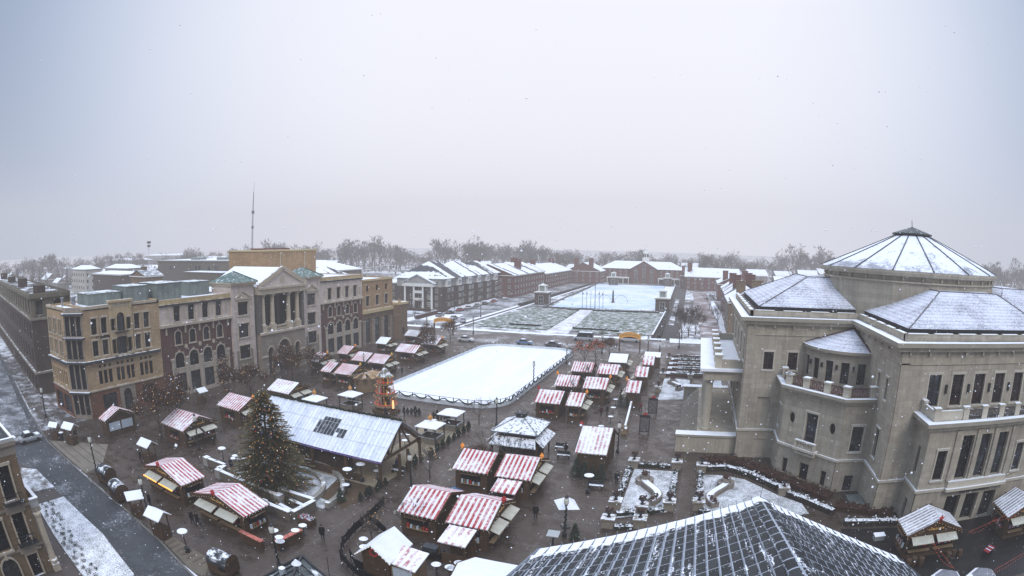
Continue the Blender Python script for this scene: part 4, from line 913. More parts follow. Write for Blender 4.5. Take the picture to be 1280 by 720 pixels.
def small_near_roof():
    t = thing('peaked_roof_building', 'grey green peaked metal roof with a few snow patches, lowest centre left', 'building')
    T, T2, Lq, L2, Rq, R2 = (-15.05,15.85,12.6), (-12.9,11.6,13.0), (-16.6,14.2,11.4), (-14.8,10.4,11.6), (-11.7,15.4,11.2), (-9.8,11.,11.5)
    r = MB()
    for f in ((T,T2,L2,Lq), (T,Rq,R2,T2), (T,Lq,Rq)): r.poly(f); r.poly([(x,y,z-.1) for x,y,z in f][::-1])
    r.build('metal_roof', M('grey green metal roof', (.085,.098,.095), .3, .8, .5, .4, snow=.38, snscale=.9), t)
    s = MB()
    mixp = lambda p, q, f: tuple(p[i]+(q[i]-p[i])*f for i in range(3)); up_ = lambda p: (p[0],p[1],p[2]+.05)
    for a, b in ((T,T2),(T,Lq),(T,Rq)): s.bar(up_(a), up_(b), .12, .08)
    for k in range(1, 7):
        f = k/7; s.bar(up_(mixp(T,T2,f)), up_(mixp(Lq,L2,f)), .05, .05); s.bar(up_(mixp(T,T2,f)), up_(mixp(Rq,R2,f)), .05, .05)
    s.build('roof_seam', dark_metal, t)
    pts = [L2, Lq, Rq, R2]
    c = MB(); c.lathe([(.16,0),(.16,.25),(.24,.28),(.04,.5)], (-14.6,14.9,12.55), 10); c.lathe([(.16,0),(.16,.45)], (-15.1,14.4,12.2), 8); c.build('roof_vent', M('snowy vent', (.4,.42,.44), .2, 1, .5, .4, snow=.9), t)
    a = MB(); a.tube([(-15.9,15.,12.),(-16.,15.2,13.2)], .018, 4); a.tube([(-13.4,15.6,12.),(-13.5,15.8,13.2)], .018, 4); a.tube([(-15.9,15.,12.1),(-15.,15.7,12.68),(-13.4,15.6,12.1),(-11.7,15.2,11.35)], .014, 4); a.build('lightning_cable', black, t)
    w = MB(); q = [p[:2] for p in pts]
    for a, b in zip(pts, pts[1:]): w.quad(a, b, (b[0],b[1],0), (a[0],a[1],0))
    w.build('wall', grey_stone, t)
small_near_roof()

# ---------------------------------------------------------------- buildings further off
def simple_windows(t, f, cols, rows, w, h, fm=white_paint, gm=glass, nx=2, nz=2):
    ops = [(c-w/2, c+w/2, z, z+h) for c in cols for z in rows]
    if ops: windows(t, f, ops, fm, fm, gm, nx=nx, nz=nz, trim=False, depth=-.05)
def gable_house(name, label, cat, x0, y0, x1, y1, ze, zr, wm, rm, axis, cols=0, rows=(), chim=(), dormers=0, group=None, fm=white_paint, hip=0., w=1.2, h=1.6, over=.5):
    t = thing(name, label, cat, group=group); m = MB(); m.box(x0, y0, 0, x1, y1, ze)
    if axis == 'x':
        yc = (y0+y1)/2
        if not hip: m.poly([(x1,y0,ze),(x1,y1,ze),(x1,yc,zr)]); m.poly([(x0,y1,ze),(x0,y0,ze),(x0,yc,zr)])
        rp = [(x0-over,y0-over,ze),(x1+over,y0-over,ze),(x1+over,y1+over,ze),(x0-over,y1+over,ze),(x0-over+hip,yc,zr),(x1+over-hip,yc,zr)]; fs = [(0,1,5,4),(2,3,4,5)] + ([(1,2,5),(3,0,4)] if hip else [])
    else:
        xc = (x0+x1)/2
        if not hip: m.poly([(x0,y0,ze),(x1,y0,ze),(xc,y0,zr)]); m.poly([(x1,y1,ze),(x0,y1,ze),(xc,y1,zr)])
        rp = [(x0-over,y0-over,ze),(x1+over,y0-over,ze),(x1+over,y1+over,ze),(x0-over,y1+over,ze),(xc,y0-over+hip,zr),(xc,y1+over-hip,zr)]; fs = [(1,2,5,4),(3,0,4,5)] + ([(0,1,4),(2,3,5)] if hip else [])
    m.build('wall', wm, t)
    r = MB(); r.add([(x,y,z+.12) for x,y,z in rp], fs); r.add([(x,y,z+.0) for x,y,z in rp], [tuple(reversed(f)) for f in fs])
    r.build('roof', rm, t)
    ev = MB(); ev.box(x0-over, y0-over, ze-.35, x1+over, y0+.02-.03, ze); ev.box(x1+.01, y0, ze-.35, x1+over, y1+over, ze); ev.build('eaves', fm, t)
    if cols:
        fs_ = Facade(x0, y0, 0, x1-x0); fe = Facade(x1, y0, E90, y1-y0); fw = Facade(x0, y1, -pi/2, y1-y0)
        k = (x1-x0)/cols; simple_windows(t, fs_, [k*(i+.5) for i in range(cols)], rows, w, h, fm)
        n2 = max(1, int((y1-y0)/k)); k2 = (y1-y0)/n2
        simple_windows(t, fe if x1 < 0 else fw, [k2*(i+.5) for i in range(n2)], rows, w, h, fm)
    for cx, cy, cw, ct in chim: m = MB(); m.box(cx-cw/2, cy-cw*.35, ze, cx+cw/2, cy+cw*.35, ct); m.box(cx-cw/2-.15, cy-cw*.35-.15, ct, cx+cw/2+.15, cy+cw*.35+.15, ct+.25); m.build('chimney', wm, t)
    return t
# apartment block with columned porch
def apartments():
    t = thing('apartment_building', 'dark brick apartment block with white columned pediment porch and snow-streaked hip roofs', 'building')
    x0, x1, y0, y1 = -122., -101., 206., 272.; ze = 12.5
    m = MB(); m.box(x0, y0, 0, x1, y1, 9.2); m.build('wall', dark_brick, t)
    m = MB(); m.box(x0+.05, y0+.05, 9.2, x1-.05, y1-.05, ze); m.build('upper_wall', M('pale siding', (.33,.32,.30), .15, .5), t)
    fe = Facade(x1, y0, E90, y1-y0); fs = Facade(x0, y0, 0, x1-x0)
    for k in range(6):
        b = MB(); y = y0+5+k*11; b.box(x1, y-1.8, 0, x1+1., y+1.8, ze-.2); b.build('bay', dark_brick, t); b = MB(); b.box(x1, y-1.9, 9.2, x1+1.15, y+1.9, ze+.2); b.build('bay_top', white_paint, t)
        f = Facade(x1+1., y-1.8, E90, 3.6); simple_windows(t, f, (1.0, 2.6), (1.2, 4.0, 6.8), 1.1, 1.7); f = Facade(x1+1.15, y-1.8, E90, 3.6); simple_windows(t, f, (1.0, 2.6), (10.,), 1.1, 1.6)
    simple_windows(t, fe, [10.5+11*k for k in range(6)], (1.2, 4., 6.8, 10.), 1.6, 1.7)
    simple_windows(t, fs, (15.6, 19.), (1.2, 4., 6.8, 9.9), 1.2, 1.7)
    for k in range(3):
        a, b = y0-.8 + k*22.3, y0 + (k+1)*22.1; r = MB(); xc = (x0+x1)/2
        rp = [(x0-.8,a,ze+.1),(x1+1.4,a,ze+.1),(x1+1.4,b,ze+.1),(x0-.8,b,ze+.1),(xc,a+9.5,19.3-k*.4),(xc,b-4,19.3-k*.4)]
        r.add(rp, [(0,1,4),(1,2,5,4),(2,3,5),(3,0,4,5)]); r.build('hip_roof', partsnow, t)
    # porch
    py = 203.4; m = MB(); m.box(-117.5, py, 0, -103.6, y0, .4); m.build('porch_floor', grey_stone, t)
    for x in (-116.8, -112.6, -108.4, -104.3): c = MB(); c.lathe([(.6,.4),(.6,.8),(.45,.9),(.38,9.2),(.55,9.4)], (x,py+.5,0), 10); c.build('column', white_paint, t)
    m = MB(); m.box(-117.8, py-.2, 9.4, -103.3, y0-.01, 10.7); m.build('entablature', white_paint, t)
    m = MB(); m.poly([(-117.8,py-.15,10.7),(-103.3,py-.15,10.7),(-110.5,py-.15,14.)]); m.build('pediment', M('pale siding', (.33,.32,.3)), t)
    m = MB(); m.add([(-118.2,py-.5,10.7),(-110.5,py-.5,14.2),(-110.5,214,14.2),(-118.2,214,10.7),(-102.9,py-.5,10.7),(-102.9,214,10.7)], [(0,1,2,3),(1,4,5,2)])
    for a in (-118.2, -102.9): m.bar((a,py-.4,10.75),(-110.5,py-.4,14.25),.5,.4)
    m.build('porch_roof', M('porch roof', (.45,.45,.46), .1, .5, .7, .2, snow=.9), t)
    fp = Facade(-117, y0-.02, 0, 13); simple_windows(t, fp, (2.5, 6.5, 10.5), (1.0, 4.2, 7.), 1.9, 2.)
    for z in (3.6, 6.6): m = MB(); m.box(-112.2, py+.6, z, -108.8, y0, z+.2); m.box(-112.2, py+.6, z+.2, -108.8, py+.7, z+1.1); m.build('porch_balcony', white_paint, t)
    m = MB(); m.box(-142, 208, 0, x0-.02, 226, 10.); m.build('side_wing', dark_brick, t); m = MB(); m.box(-142.4, 207.6, 10., x0-.02, 226.4, 10.5); m.build('wing_roof', flat_snow, t)
    simple_windows(t, Facade(-142, 208, 0, 20), (3,8,13,17), (1.5,4.5,7.4), 1.3, 1.7)
apartments()
gable_house('slate_roof_house', 'long low building with white and dark patched hip roof behind the theatre', 'building', -190, 165, -130, 195, 11.5, 18.5, dark_brick, partsnow, 'x', hip=14, chim=((-160,172,3.,19.5),))
gable_house('snow_roof_hall', 'wide building with pure white snow roof behind the stage box', 'building', -235, 205, -160, 235, 14.5, 19., olive_stucco, snow_m, 'x', hip=12)
gable_house('brick_row_building', 'red brick three storey row with gabled end and chimneys, nearest the left road', 'building', -121, 273, -93, 330, 11.2, 16.6, red_brick, partsnow, 'y', 6, (1.4, 4.4, 7.6), ((-116,280,3,18.5),(-100,300,3.4,19.),(-110,322,3,19)), w=1.4, h=1.7)
gable_house('brick_gable_house', 'brick cross gable with pale siding triangle on the red row', 'building', -117.5, 270.4, -103.5, 292, 11.6, 16.2, red_brick, snow_m, 'y', 4, (1.4, 4.4, 7.8), w=1.5, h=1.7)
gable_house('brick_row_building', 'red brick row with unbroken white roof and dormers, left of the twin chimneys', 'building', -121, 332, -93, 402, 9.6, 14.6, red_brick, snow_m, 'y', 6, (1.4, 4.4, 7.), ((-107,352,3,17),(-107,398,3.4,17.5)), w=1.4, h=1.6)
gable_house('brick_row_building', 'brick building with white roof and gable wall flanked by twin chimneys, left of the cupola', 'building', -97, 404, -72, 432, 9., 15., red_brick, snow_m, 'y', 5, (1.4, 4.4, 6.8), ((-90,405,3.2,18),(-79,405,3.2,18)), w=1.4, h=1.6)
def city_hall():
    t = thing('town_hall', 'far brick hall with central pediment, white porch and white cupola', 'town hall')
    m = MB(); m.box(-76, 427, 0, -12, 446, 10.8); m.box(-52, 423, 0, -32, 427, 10.8); m.build('wall', red_brick, t)
    m = MB(); m.poly([(-52.,423.,10.8),(-32,423.,10.8),(-42,423.,16.4)]); m.build('pediment', red_brick, t)
    m = MB(); m.add([(-53,422.5,10.7),(-42,422.5,16.9),(-42,437,16.9),(-53,437,10.7),(-31,422.5,10.7),(-31,437,10.7)], [(0,1,2,3),(1,4,5,2)]); m.add([(-77,426,10.85),(-11,426,10.85),(-11,447,10.85),(-77,447,10.85),(-66,436.5,16.5),(-22,436.5,16.5)], [(0,1,5,4),(1,2,5),(2,3,4,5),(3,0,4)]); m.build('roof', snow_m, t)
    f = Facade(-76, 427, 0, 64); simple_windows(t, f, [3+4.2*k for k in range(5)] + [47+4.2*k for k in range(4)], (5., 8.), 1.4, 1.8); f = Facade(-52, 423, 0, 20); simple_windows(t, f, (4, 10, 16), (5.6, 8.6), 2.2, 2.2); simple_windows(t, f, (10,), (11.6,), 2.6, 2.4); simple_windows(t, f, (4,10,16), (.4,), 2.6, 4.)
    for a, b in ((-70,-53),(-31,-14)):
        m = MB(); m.box(a, 420, 3.8, b, 427, 4.6)
        for k in range(5): x = a+.4+(b-a-.8)*k/4; m.box(x-.25, 420.2, 0, x+.25, 420.7, 3.8)
        m.build('porch', white_paint, t)
    c = MB(); c.box(-44.4, 434.2, 15.5, -39.6, 438.8, 19.4); c.lathe([(2.,19.4),(2.,22.4),(2.4,22.5),(2.3,23.),(1.4,24.4),(1.3,26.),(.3,27.6),(.1,29.5)], (-42,436.5,0), 8); c.build('cupola', white_paint, t)
    c = MB()
    for k in range(8): a = 2*pi*k/8; c.box(-42+1.95*cos(a)-.4, 436.5+1.95*sin(a)-.4, 19.9, -42+1.95*cos(a)+.4, 436.5+1.95*sin(a)+.4, 22.)
    c.build('cupola_opening', dark_metal, t)
city_hall()
gable_house('brick_row_building', 'brick building with white roof, three dormers and twin chimneys, right of the cupola', 'building', -9, 371, 28, 392, 9., 14.6, red_brick, snow_m, 'x', 8, (1.4, 4.2, 6.8), ((-6,377,3.,17.5),(-6,386,3.,17.5)), w=1.3, h=1.5)
gable_house('brick_wing', 'narrow brick gable wing with dark chimney, beside the reflecting pool end', 'building', -13, 392.5, -9.2, 424, 8.6, 11.5, red_brick, snow_m, 'y', 1, (1.4, 4.2), ((-11,395,2.,15),))
def row_houses():
    specs = [(10.2,176,24,200,10.5,14.6,'tan gabled row house with snowy roof, next to the concert hall'),
             (10.6,202,24,232,10.5,15.4,'brick row house with grey streaked roof and broad chimney, second beyond the concert hall'),
             (11.,234,26,262,10.,14.8,'brick row house with snow-dusted roof, third beyond the concert hall'),
             (11.,300,30,330,9.,13.5,'farthest brick row house on the right path')]
    for i, (x0,y0,x1,y1,ze,zr,lab) in enumerate(specs):
        gable_house('row_house', lab, 'house', x0, y0, x1, y1, ze, zr, red_brick if i else brown_brick, (snow_m, partsnow, partsnow, snow_m)[i], 'y', 3, (1.4,4.4,7.2), ((x0+4,y0+4,3.,zr+2.2),(x1-4,y0+6,3.6,zr+2.4)), w=1.2, h=1.6)
row_houses()
gable_house('flat_white_building', 'low building with dormered white roof between the dome and the row houses', 'building', 48, 330, 85, 352, 8., 12.5, brown_brick, snow_m, 'x', 6, (3.5,), ())
# behind the left buildings
def long_block():
    t = thing('flat_roof_building', 'long brown flat-roofed building behind the tan corner building', 'building')
    m = MB(); m.box(-258, 172, 0, -193, 205, 19.5); m.box(-215, 160, 0, -185, 171.9, 15.); m.build('wall', M('long brown wall', (.115,.095,.075), .12, .3, .85, .2), t)
    m = MB(); m.box(-258.4, 171.6, 19.5, -192.6, 205.4, 20.2); m.box(-215.3, 159.7, 15, -184.7, 171.5, 15.4); m.build('roof', M('long roof', (.15,.13,.11), .1, .4, .8, .2, snow=1.4), t)
    simple_windows(t, Facade(-258, 172, 0, 65), (14, 38, 41, 49, 55), (15.5,), 1.8, 2., dark_metal, glass_blue_grey)
    for x in (-235, -212): m = MB(); m.box(x, 180, 20.2, x+7, 186, 21.4); m.build('rooftop_unit', green_metal, t)
long_block()
gable_house('brick_stair_house', 'small brick rooftop house with grey metal cap behind the green rooftop units', 'building', -190, 112, -178, 121, 16.5, 18.5, brown_brick, grey_metal, 'y', 2, (12.5,), ((-185,116,2.4,19.5),))
gable_house('low_brown_building', 'low brown building with flat snowy roof beside the floodlight mast', 'building', -262, 128, -228, 146, 15.4, 16.4, dark_brick, snow_m, 'x', hip=6)
wl = []
for i, (x, y, w, lab) in enumerate([(-360,156,26,'cream three storey apartment house with dark windows, leftmost of the pale pair'), (-338,176,34,'cream apartment house with brown centre bay, right of the pale pair')]):
    gable_house('pale_apartment_house', lab, 'house', x, y, x+w, y+14, 15.2, 17.6, M('cream siding', (.40,.38,.33), .1, .3, .8, .2), snow_m, 'x', 6, (3., 7., 11.), hip=5, w=1.5, h=1.8, fm=dark_metal)
for i, (x, y, w, d, h, lab) in enumerate([(-640,330,90,30,15,'distant white-roofed warehouse, nearest of the far sheds'), (-760,480,120,30,17,'long distant white-roofed shed below the horizon'), (-560,420,70,24,14,'distant flat snowy shed left of the floodlight mast')]):
    gable_house('warehouse', lab, 'warehouse', x, y, x+w, y+d, h, h+2.2, M('pale metal wall', (.25,.26,.27)), snow_m, 'x', hip=6)
# snowy suburb roofs beyond the town hall
hr = random.Random(5)
hproto = None
for i in range(34):
    a = radians(hr.uniform(-52, 30)); r = hr.uniform(455, 640)
    if i == 0:
        hproto = gable_house('suburban_house', '', 'house', -7, -5, 7, 5, 6.2, 10., M('suburb wall', (.16,.14,.125), .3, .1), snow_m, 'x', 3, (1., 3.6), ((3,1,1.2,11.2),), group='snow-roofed houses beyond the square')
    o = place(hproto, i > 0, 'small snow-roofed house far beyond the square, before the woods', (r*sin(a), r*cos(a), 0), hr.choice((0, E90, .3, -.4)), hr.uniform(.8, 1.35))
def floodlight():
    t = thing('floodlight_mast', 'tall thin mast with dark lamp clusters against the left horizon', 'mast', (-330, 211.5, 1.))
    m = MB(); m.lathe([(.35,0),(.18,30)], (0,0,0), 8); m.build('pole', M('pale pole', (.42,.43,.45)), t)
    for z, w in ((29.2,2.2),(26.8,1.5)):
        m = MB()
        for k in range(6): a = 2*pi*k/6; m.box(w*.4*cos(a)-.5, w*.4*sin(a)-.5, z, w*.4*cos(a)+.5, w*.4*sin(a)+.5, z+1.5)
        m.build('lamp_cluster', dark_metal, t)
floodlight()

hr = random.Random(8)
for i in range(30):
    a = radians(hr.uniform(-80, -50)); r = hr.uniform(390, 640)
    place(hproto, True, hproto['label'], (r*sin(a), r*cos(a), 0), hr.choice((0, E90, .4, -.3)), hr.uniform(.75, 1.2))['label'] = 'snow-roofed house in the hazy suburb at far left'
for i, (x, y, w, d) in enumerate([(-520,300,110,30),(-470,390,80,26),(-700,240,90,30)]):
    gable_house('flat_shed', ('long snowy flat shed at far left, middle distance','long snowy flat shed behind the pale houses','long snowy flat shed farthest left')[i], 'shed', x, y, x+w, y+d, 9, 11, M('pale metal wall', (.25,.26,.27)), snow_m, 'x', hip=6)
# ---------------------------------------------------------------- ground, roads, ice, lawns
def sheet(name, pts, z, m, label=None):
    b = MB(); b.poly([(x, y, z) for x, y in pts]); return structure(b.build(name, m), label)
def slab(name, pts, z0, z1, m):
    b = MB(); b.prism(pts, z0, z1); return structure(b.build(name, m))
far_ground = snow_patch('suburb ground', (.095, .082, .075), .46, .02, .07, fine=.35)
sheet('ground', [(-4000,-400),(4000,-400),(4000,5000),(-4000,5000)], 0, far_ground)
sheet('plaza_paving', [(-82.4,25.2),(-57,24.6),(-34,21.8),(-20,17),(-20,-10),(60,-10),(60,48),(52,142),(-120,142),(-120,142),(-82.4,142)], .004, paving)
asphalt = snow_patch('wet asphalt', (.052, .054, .057), .10, .18, .16, .55, fine=.4)
asphalt2 = snow_patch('snowy asphalt', (.06, .06, .064), .28, .22, .16, .6, fine=.4)
kerb_r = [(-20,15.5),(-34.3,21.3),(-41.4,22.9),(-49,23.8),(-57.5,24.1),(-77,24.8),(-95,27.6),(-125,33),(-220,48)]
kerb_l = [(-220,34),(-125,20),(-95,14),(-80,14.5),(-69,18.2),(-57.6,19),(-46.5,18.8),(-37.9,17.2),(-24,10.5)]
sheet('street', kerb_r + kerb_l, .008, asphalt)
sheet('street_snow', [(-125,32),(-95,26.5),(-82,24),(-84,20),(-96,19),(-125,26),(-220,41),(-220,47)], .012, asphalt2)
kb = MB()
for a, b in zip(kerb_r, kerb_r[1:]): kb.bar((a[0],a[1]+.12,.07), (b[0],b[1]+.12,.07), .22, .14)
structure(kb.build('kerb', M('kerb stone', (.15,.14,.125), .15, 1, .8, .2, snow=.2)))
side = snow_patch('snowy footway', (.085,.068,.058), .30, .35, .12, .8, fine=.3)
sheet('footway', [(-82.4,25.4),(-95,28.2),(-125,33.6),(-125,37),(-104,34),(-94,34.4),(-85,34.4),(-82.4,37)], .010, side)
verge = snow_patch('snowy verge', (.11,.10,.085), .56, .5, .13, .85, fine=.6)
slab('verge', [(-38.2,17.2),(-46.5,18.7),(-57.4,18.9),(-57.6,14.6),(-49.3,13.5),(-41.2,12.7),(-33,11)], 0, .13, verge)
slab('snow_bank', [(-60.6,18.9),(-67.5,18.8),(-69.5,16.8),(-66,15.0),(-61,15.6)], 0, .2, snow_patch('trampled snow', (.13,.11,.085), .45, .6, .12, .85, fine=.3))
sheet('near_footway', [(-24,10.6),(-37.9,17.3),(-46.5,18.9),(-57.6,19.1),(-69,18.3),(-80,14.6),(-120,19),(-120,2),(-62,2),(-62,10.4),(-44,10.4),(-44,-14),(-20,-14)], .006, M('dark footway', (.075,.058,.05), .2, .8, .6, .3))
sheet('deck_paving', [(-42.7,24.6),(-35.2,24.6),(-33.6,22.3),(-34.6,21.9),(-41.4,23.4)], .012, M('tan paving', (.40,.33,.24), .2, .9, .7, .2, brick=(30,1.1,.18,.35)))
sheet('corner_paving', [(-77.5,25.4),(-62,25.),(-63,28.5),(-69.3,33.2)], .012, M('stone paving', (.38,.32,.25), .2, .5, .75, .2, brick=(8.,1.6,.1,.5)))
# cross street and the far square
sheet('cross_street', [(-300,140),(60,140),(60,160),(-300,160)], .016, snow_patch('brown wet street', (.085,.063,.054), .22, .12, .15, .5, fine=.3))
sheet('street_edge_snow', [(-96,159.5),(-9,162.5),(-9,165),(-96,162.8)], .022, snow_patch('edge snow', (.3,.29,.29), .85, .4, .1))
road2 = snow_patch('side road', (.062,.06,.06), .34, .1, .16, .6, fine=.3)
sheet('side_road', [(-96,160),(-79,160),(-79,430),(-96,430)], .018, road2)
for x0, x1 in ((-100.6,-96),(-79,-77.2),(-75.6,-74.4)): sheet('snow_strip', [(x0,162),(x1,162),(x1,405),(x0,405)], .026, snow_patch('strip snow', (.2,.18,.17), .85, .2, .1))
sheet('left_walk', [(-77.2,162),(-75.6,162),(-75.6,405),(-77.2,405)], .024, M('brown walk', (.08,.06,.052)))
grass = snow_patch('snow dusted lawn', (.050, .072, .034), .38, .5, .12, .9, fine=.3)
def lawn(pts):
    return slab('lawn', pts, 0, .35, grass)
lawn([(-74,168),(-46.5,170),(-49.5,226),(-71,230)])
lawn([(-39,170),(-13.6,168.5),(-13.8,229),(-43.5,226)])
sheet('lawn_path', [(-46.4,165),(-39.2,165),(-43.6,232),(-49.4,232)], .028, snow_patch('pinkish snowy path', (.36,.30,.30), .6, .3, .2))
pool_m = snow_patch('snow on pool ice', (.42,.56,.74), .50, .030, .16, .6, fine=.25, bvar=.1)
slab('reflecting_pool', [(-63.5,236),(-18,236),(-24.5,402),(-72.5,402)], 0, .3, pool_m)
edge = M('pool wall', (.09,.08,.075), .2, .6, .8, .2, snow=.45)
b = MB(); 
for a, c in (((-66,233.5),(-16,233.5)),((-74.5,404),(-22,404)),((-66,233.5),(-74.5,404))): b.bar((*a,.3),(*c,.3),.8,.6)
tag(b.build('pool_wall', edge), 'low dark wall around the snowy reflecting pool', 'wall')
sheet('pool_terrace', [(-18,232),(-13.4,232),(-17,402),(-24.3,402)], .03, snow_patch('terrace snow', (.3,.28,.27), .9, .2, .1))
b = MB(); b.bar((-13.2,165,.55),(-13.4,232,.55),.5,1.1); b.bar((-13.4,232,.9),(-16.8,404,.9),.5,1.8); tag(b.build('retaining_wall', M('brick wall snow', (.10,.065,.055), .2, .6, .85, .2, snow=.7)), 'long low brick wall along the right side of lawn and pool', 'wall')
sheet('lower_walk', [(-12.9,162),(-5,162),(-8.5,404),(-16.4,404)], .02, M('dark walk', (.045,.038,.035), .3, .3))
sheet('snow_bed', [(-8.0,166),(1.5,166),(2.5,158.5),(-7.5,158.5)], .024, snow_patch('bed snow', (.2,.19,.18), .9, .2, .12))
sheet('snow_bed', [(-10.2,196),(-8.2,196),(-10,300),(-12,300)], .024, snow_patch('bed snow 2', (.06,.055,.05), .42, .15, .12))
sheet('brick_path', [(1.8,160),(8.6,160),(5,365),(-4,365)], .022, snow_patch('red brick path', (.16,.105,.095), .25, .12, .2, .7))
sheet('snow_bed', [(9,164),(13,164),(8.5,300),(6.5,300)], .026, snow_patch('bed snow 3', (.2,.19,.18), .8, .2, .12))
# ---- ice rink
def rink_outline(x0, y0, x1, y1, r, n=8):
    pts = []
    for cx, cy, a in ((x1-r,y0+r,-pi/2),(x1-r,y1-r,0),(x0+r,y1-r,pi/2),(x0+r,y0+r,pi)):
        pts += [(cx+r*cos(a+pi/2*k/n), cy+r*sin(a+pi/2*k/n)) for k in range(n+1)]
    return pts
RX0, RX1, RY0, RY1 = -53.8, -29.8, 81.7, 137.2
def ice_mat():
    m, nt, b = nodes('snow dusted ice'); p = pos(nt)
    mp = N(nt, 'Mapping'); mp.inputs['Rotation'].default_value = (0,0,.35); mp.inputs['Scale'].default_value = (.35, .05, 1); L(nt, p, mp.inputs[0])
    f = math_(nt, 'ADD', math_(nt, 'MULTIPLY', noise(nt, mp.outputs[0], 1., 6, .7), .6), math_(nt, 'MULTIPLY', noise(nt, p, .9, 5, .75), .4))
    L(nt, mix(nt, ramp(nt, f, .40, .62), (.80,.81,.85), (.90,.895,.91)), b.inputs['Base Color']); b.inputs['Roughness'].default_value = .5; return m
ice = ice_mat()
ro = rink_outline(RX0, RY0, RX1, RY1, 5.6)
slab('ice_rink', ro, 0, .25, ice)
def rink_boards():
    t = thing('rink_barrier', 'pale ice rink barrier with clear panels and dark posts', 'barrier')
    b = MB(); g = MB(); p = MB(); n = len(ro); c = Vector(((RX0+RX1)/2, (RY0+RY1)/2))
    for i in range(n):
        a, d = Vector(ro[i]), Vector(ro[(i+1) % n])
        if (d-a).length < .01: continue
        ed = (d-a).normalized(); nr = Vector((ed.y, -ed.x))*.12
        b.prism([a[:], (a+nr)[:], (d+nr)[:], d[:]][::-1] if False else [a[:], (a+nr)[:], (d+nr)[:], d[:]], 0, .75)
        k = max(1, int((d-a).length/2.4))
        for j in range(k):
            q = a + (d-a)*(j/k) + nr*.5; p.box(q.x-.06, q.y-.06, .75, q.x+.06, q.y+.06, 1.35)
        p.bar(((a+nr*.5).x,(a+nr*.5).y,1.3), ((d+nr*.5).x,(d+nr*.5).y,1.3), .06)
    b.build('dasher_board', M('pale boards', (.60,.63,.66), .2, 1., .6, .3, snow=.4), t); p.build('rail', M('grey green rail', (.10,.115,.12), .3, 1), t)
    return t
rink_boards()
def garland():
    pts = [Vector(p) for p in ro]; seg = pts[30:] + pts[:16]     # around the near end and right side
    t = thing('garland', 'dark green garland looped in swags along the near rink barrier', 'garland')
    b = MB(); path = []
    for a, d in zip(seg, seg[1:]):
        k = max(1, int((d-a).length/.5))
        for j in range(k): path.append(a + (d-a)*(j/k))
    cxy = Vector(((RX0+RX1)/2, (RY0+RY1)/2)); s = 0
    prev = None; last = None
    for q in path:
        if last is not None: s += (q-last).length
        last = q; ph = (s % 2.8)/2.8; z = 1.25 - .65*sin(pi*ph)
        o = q + (q-cxy).normalized()*.2; cur = (o.x, o.y, z)
        if prev: b.bar(prev, cur, .15)
        prev = cur
    b.build('swag', dkgreen, t)
garland()
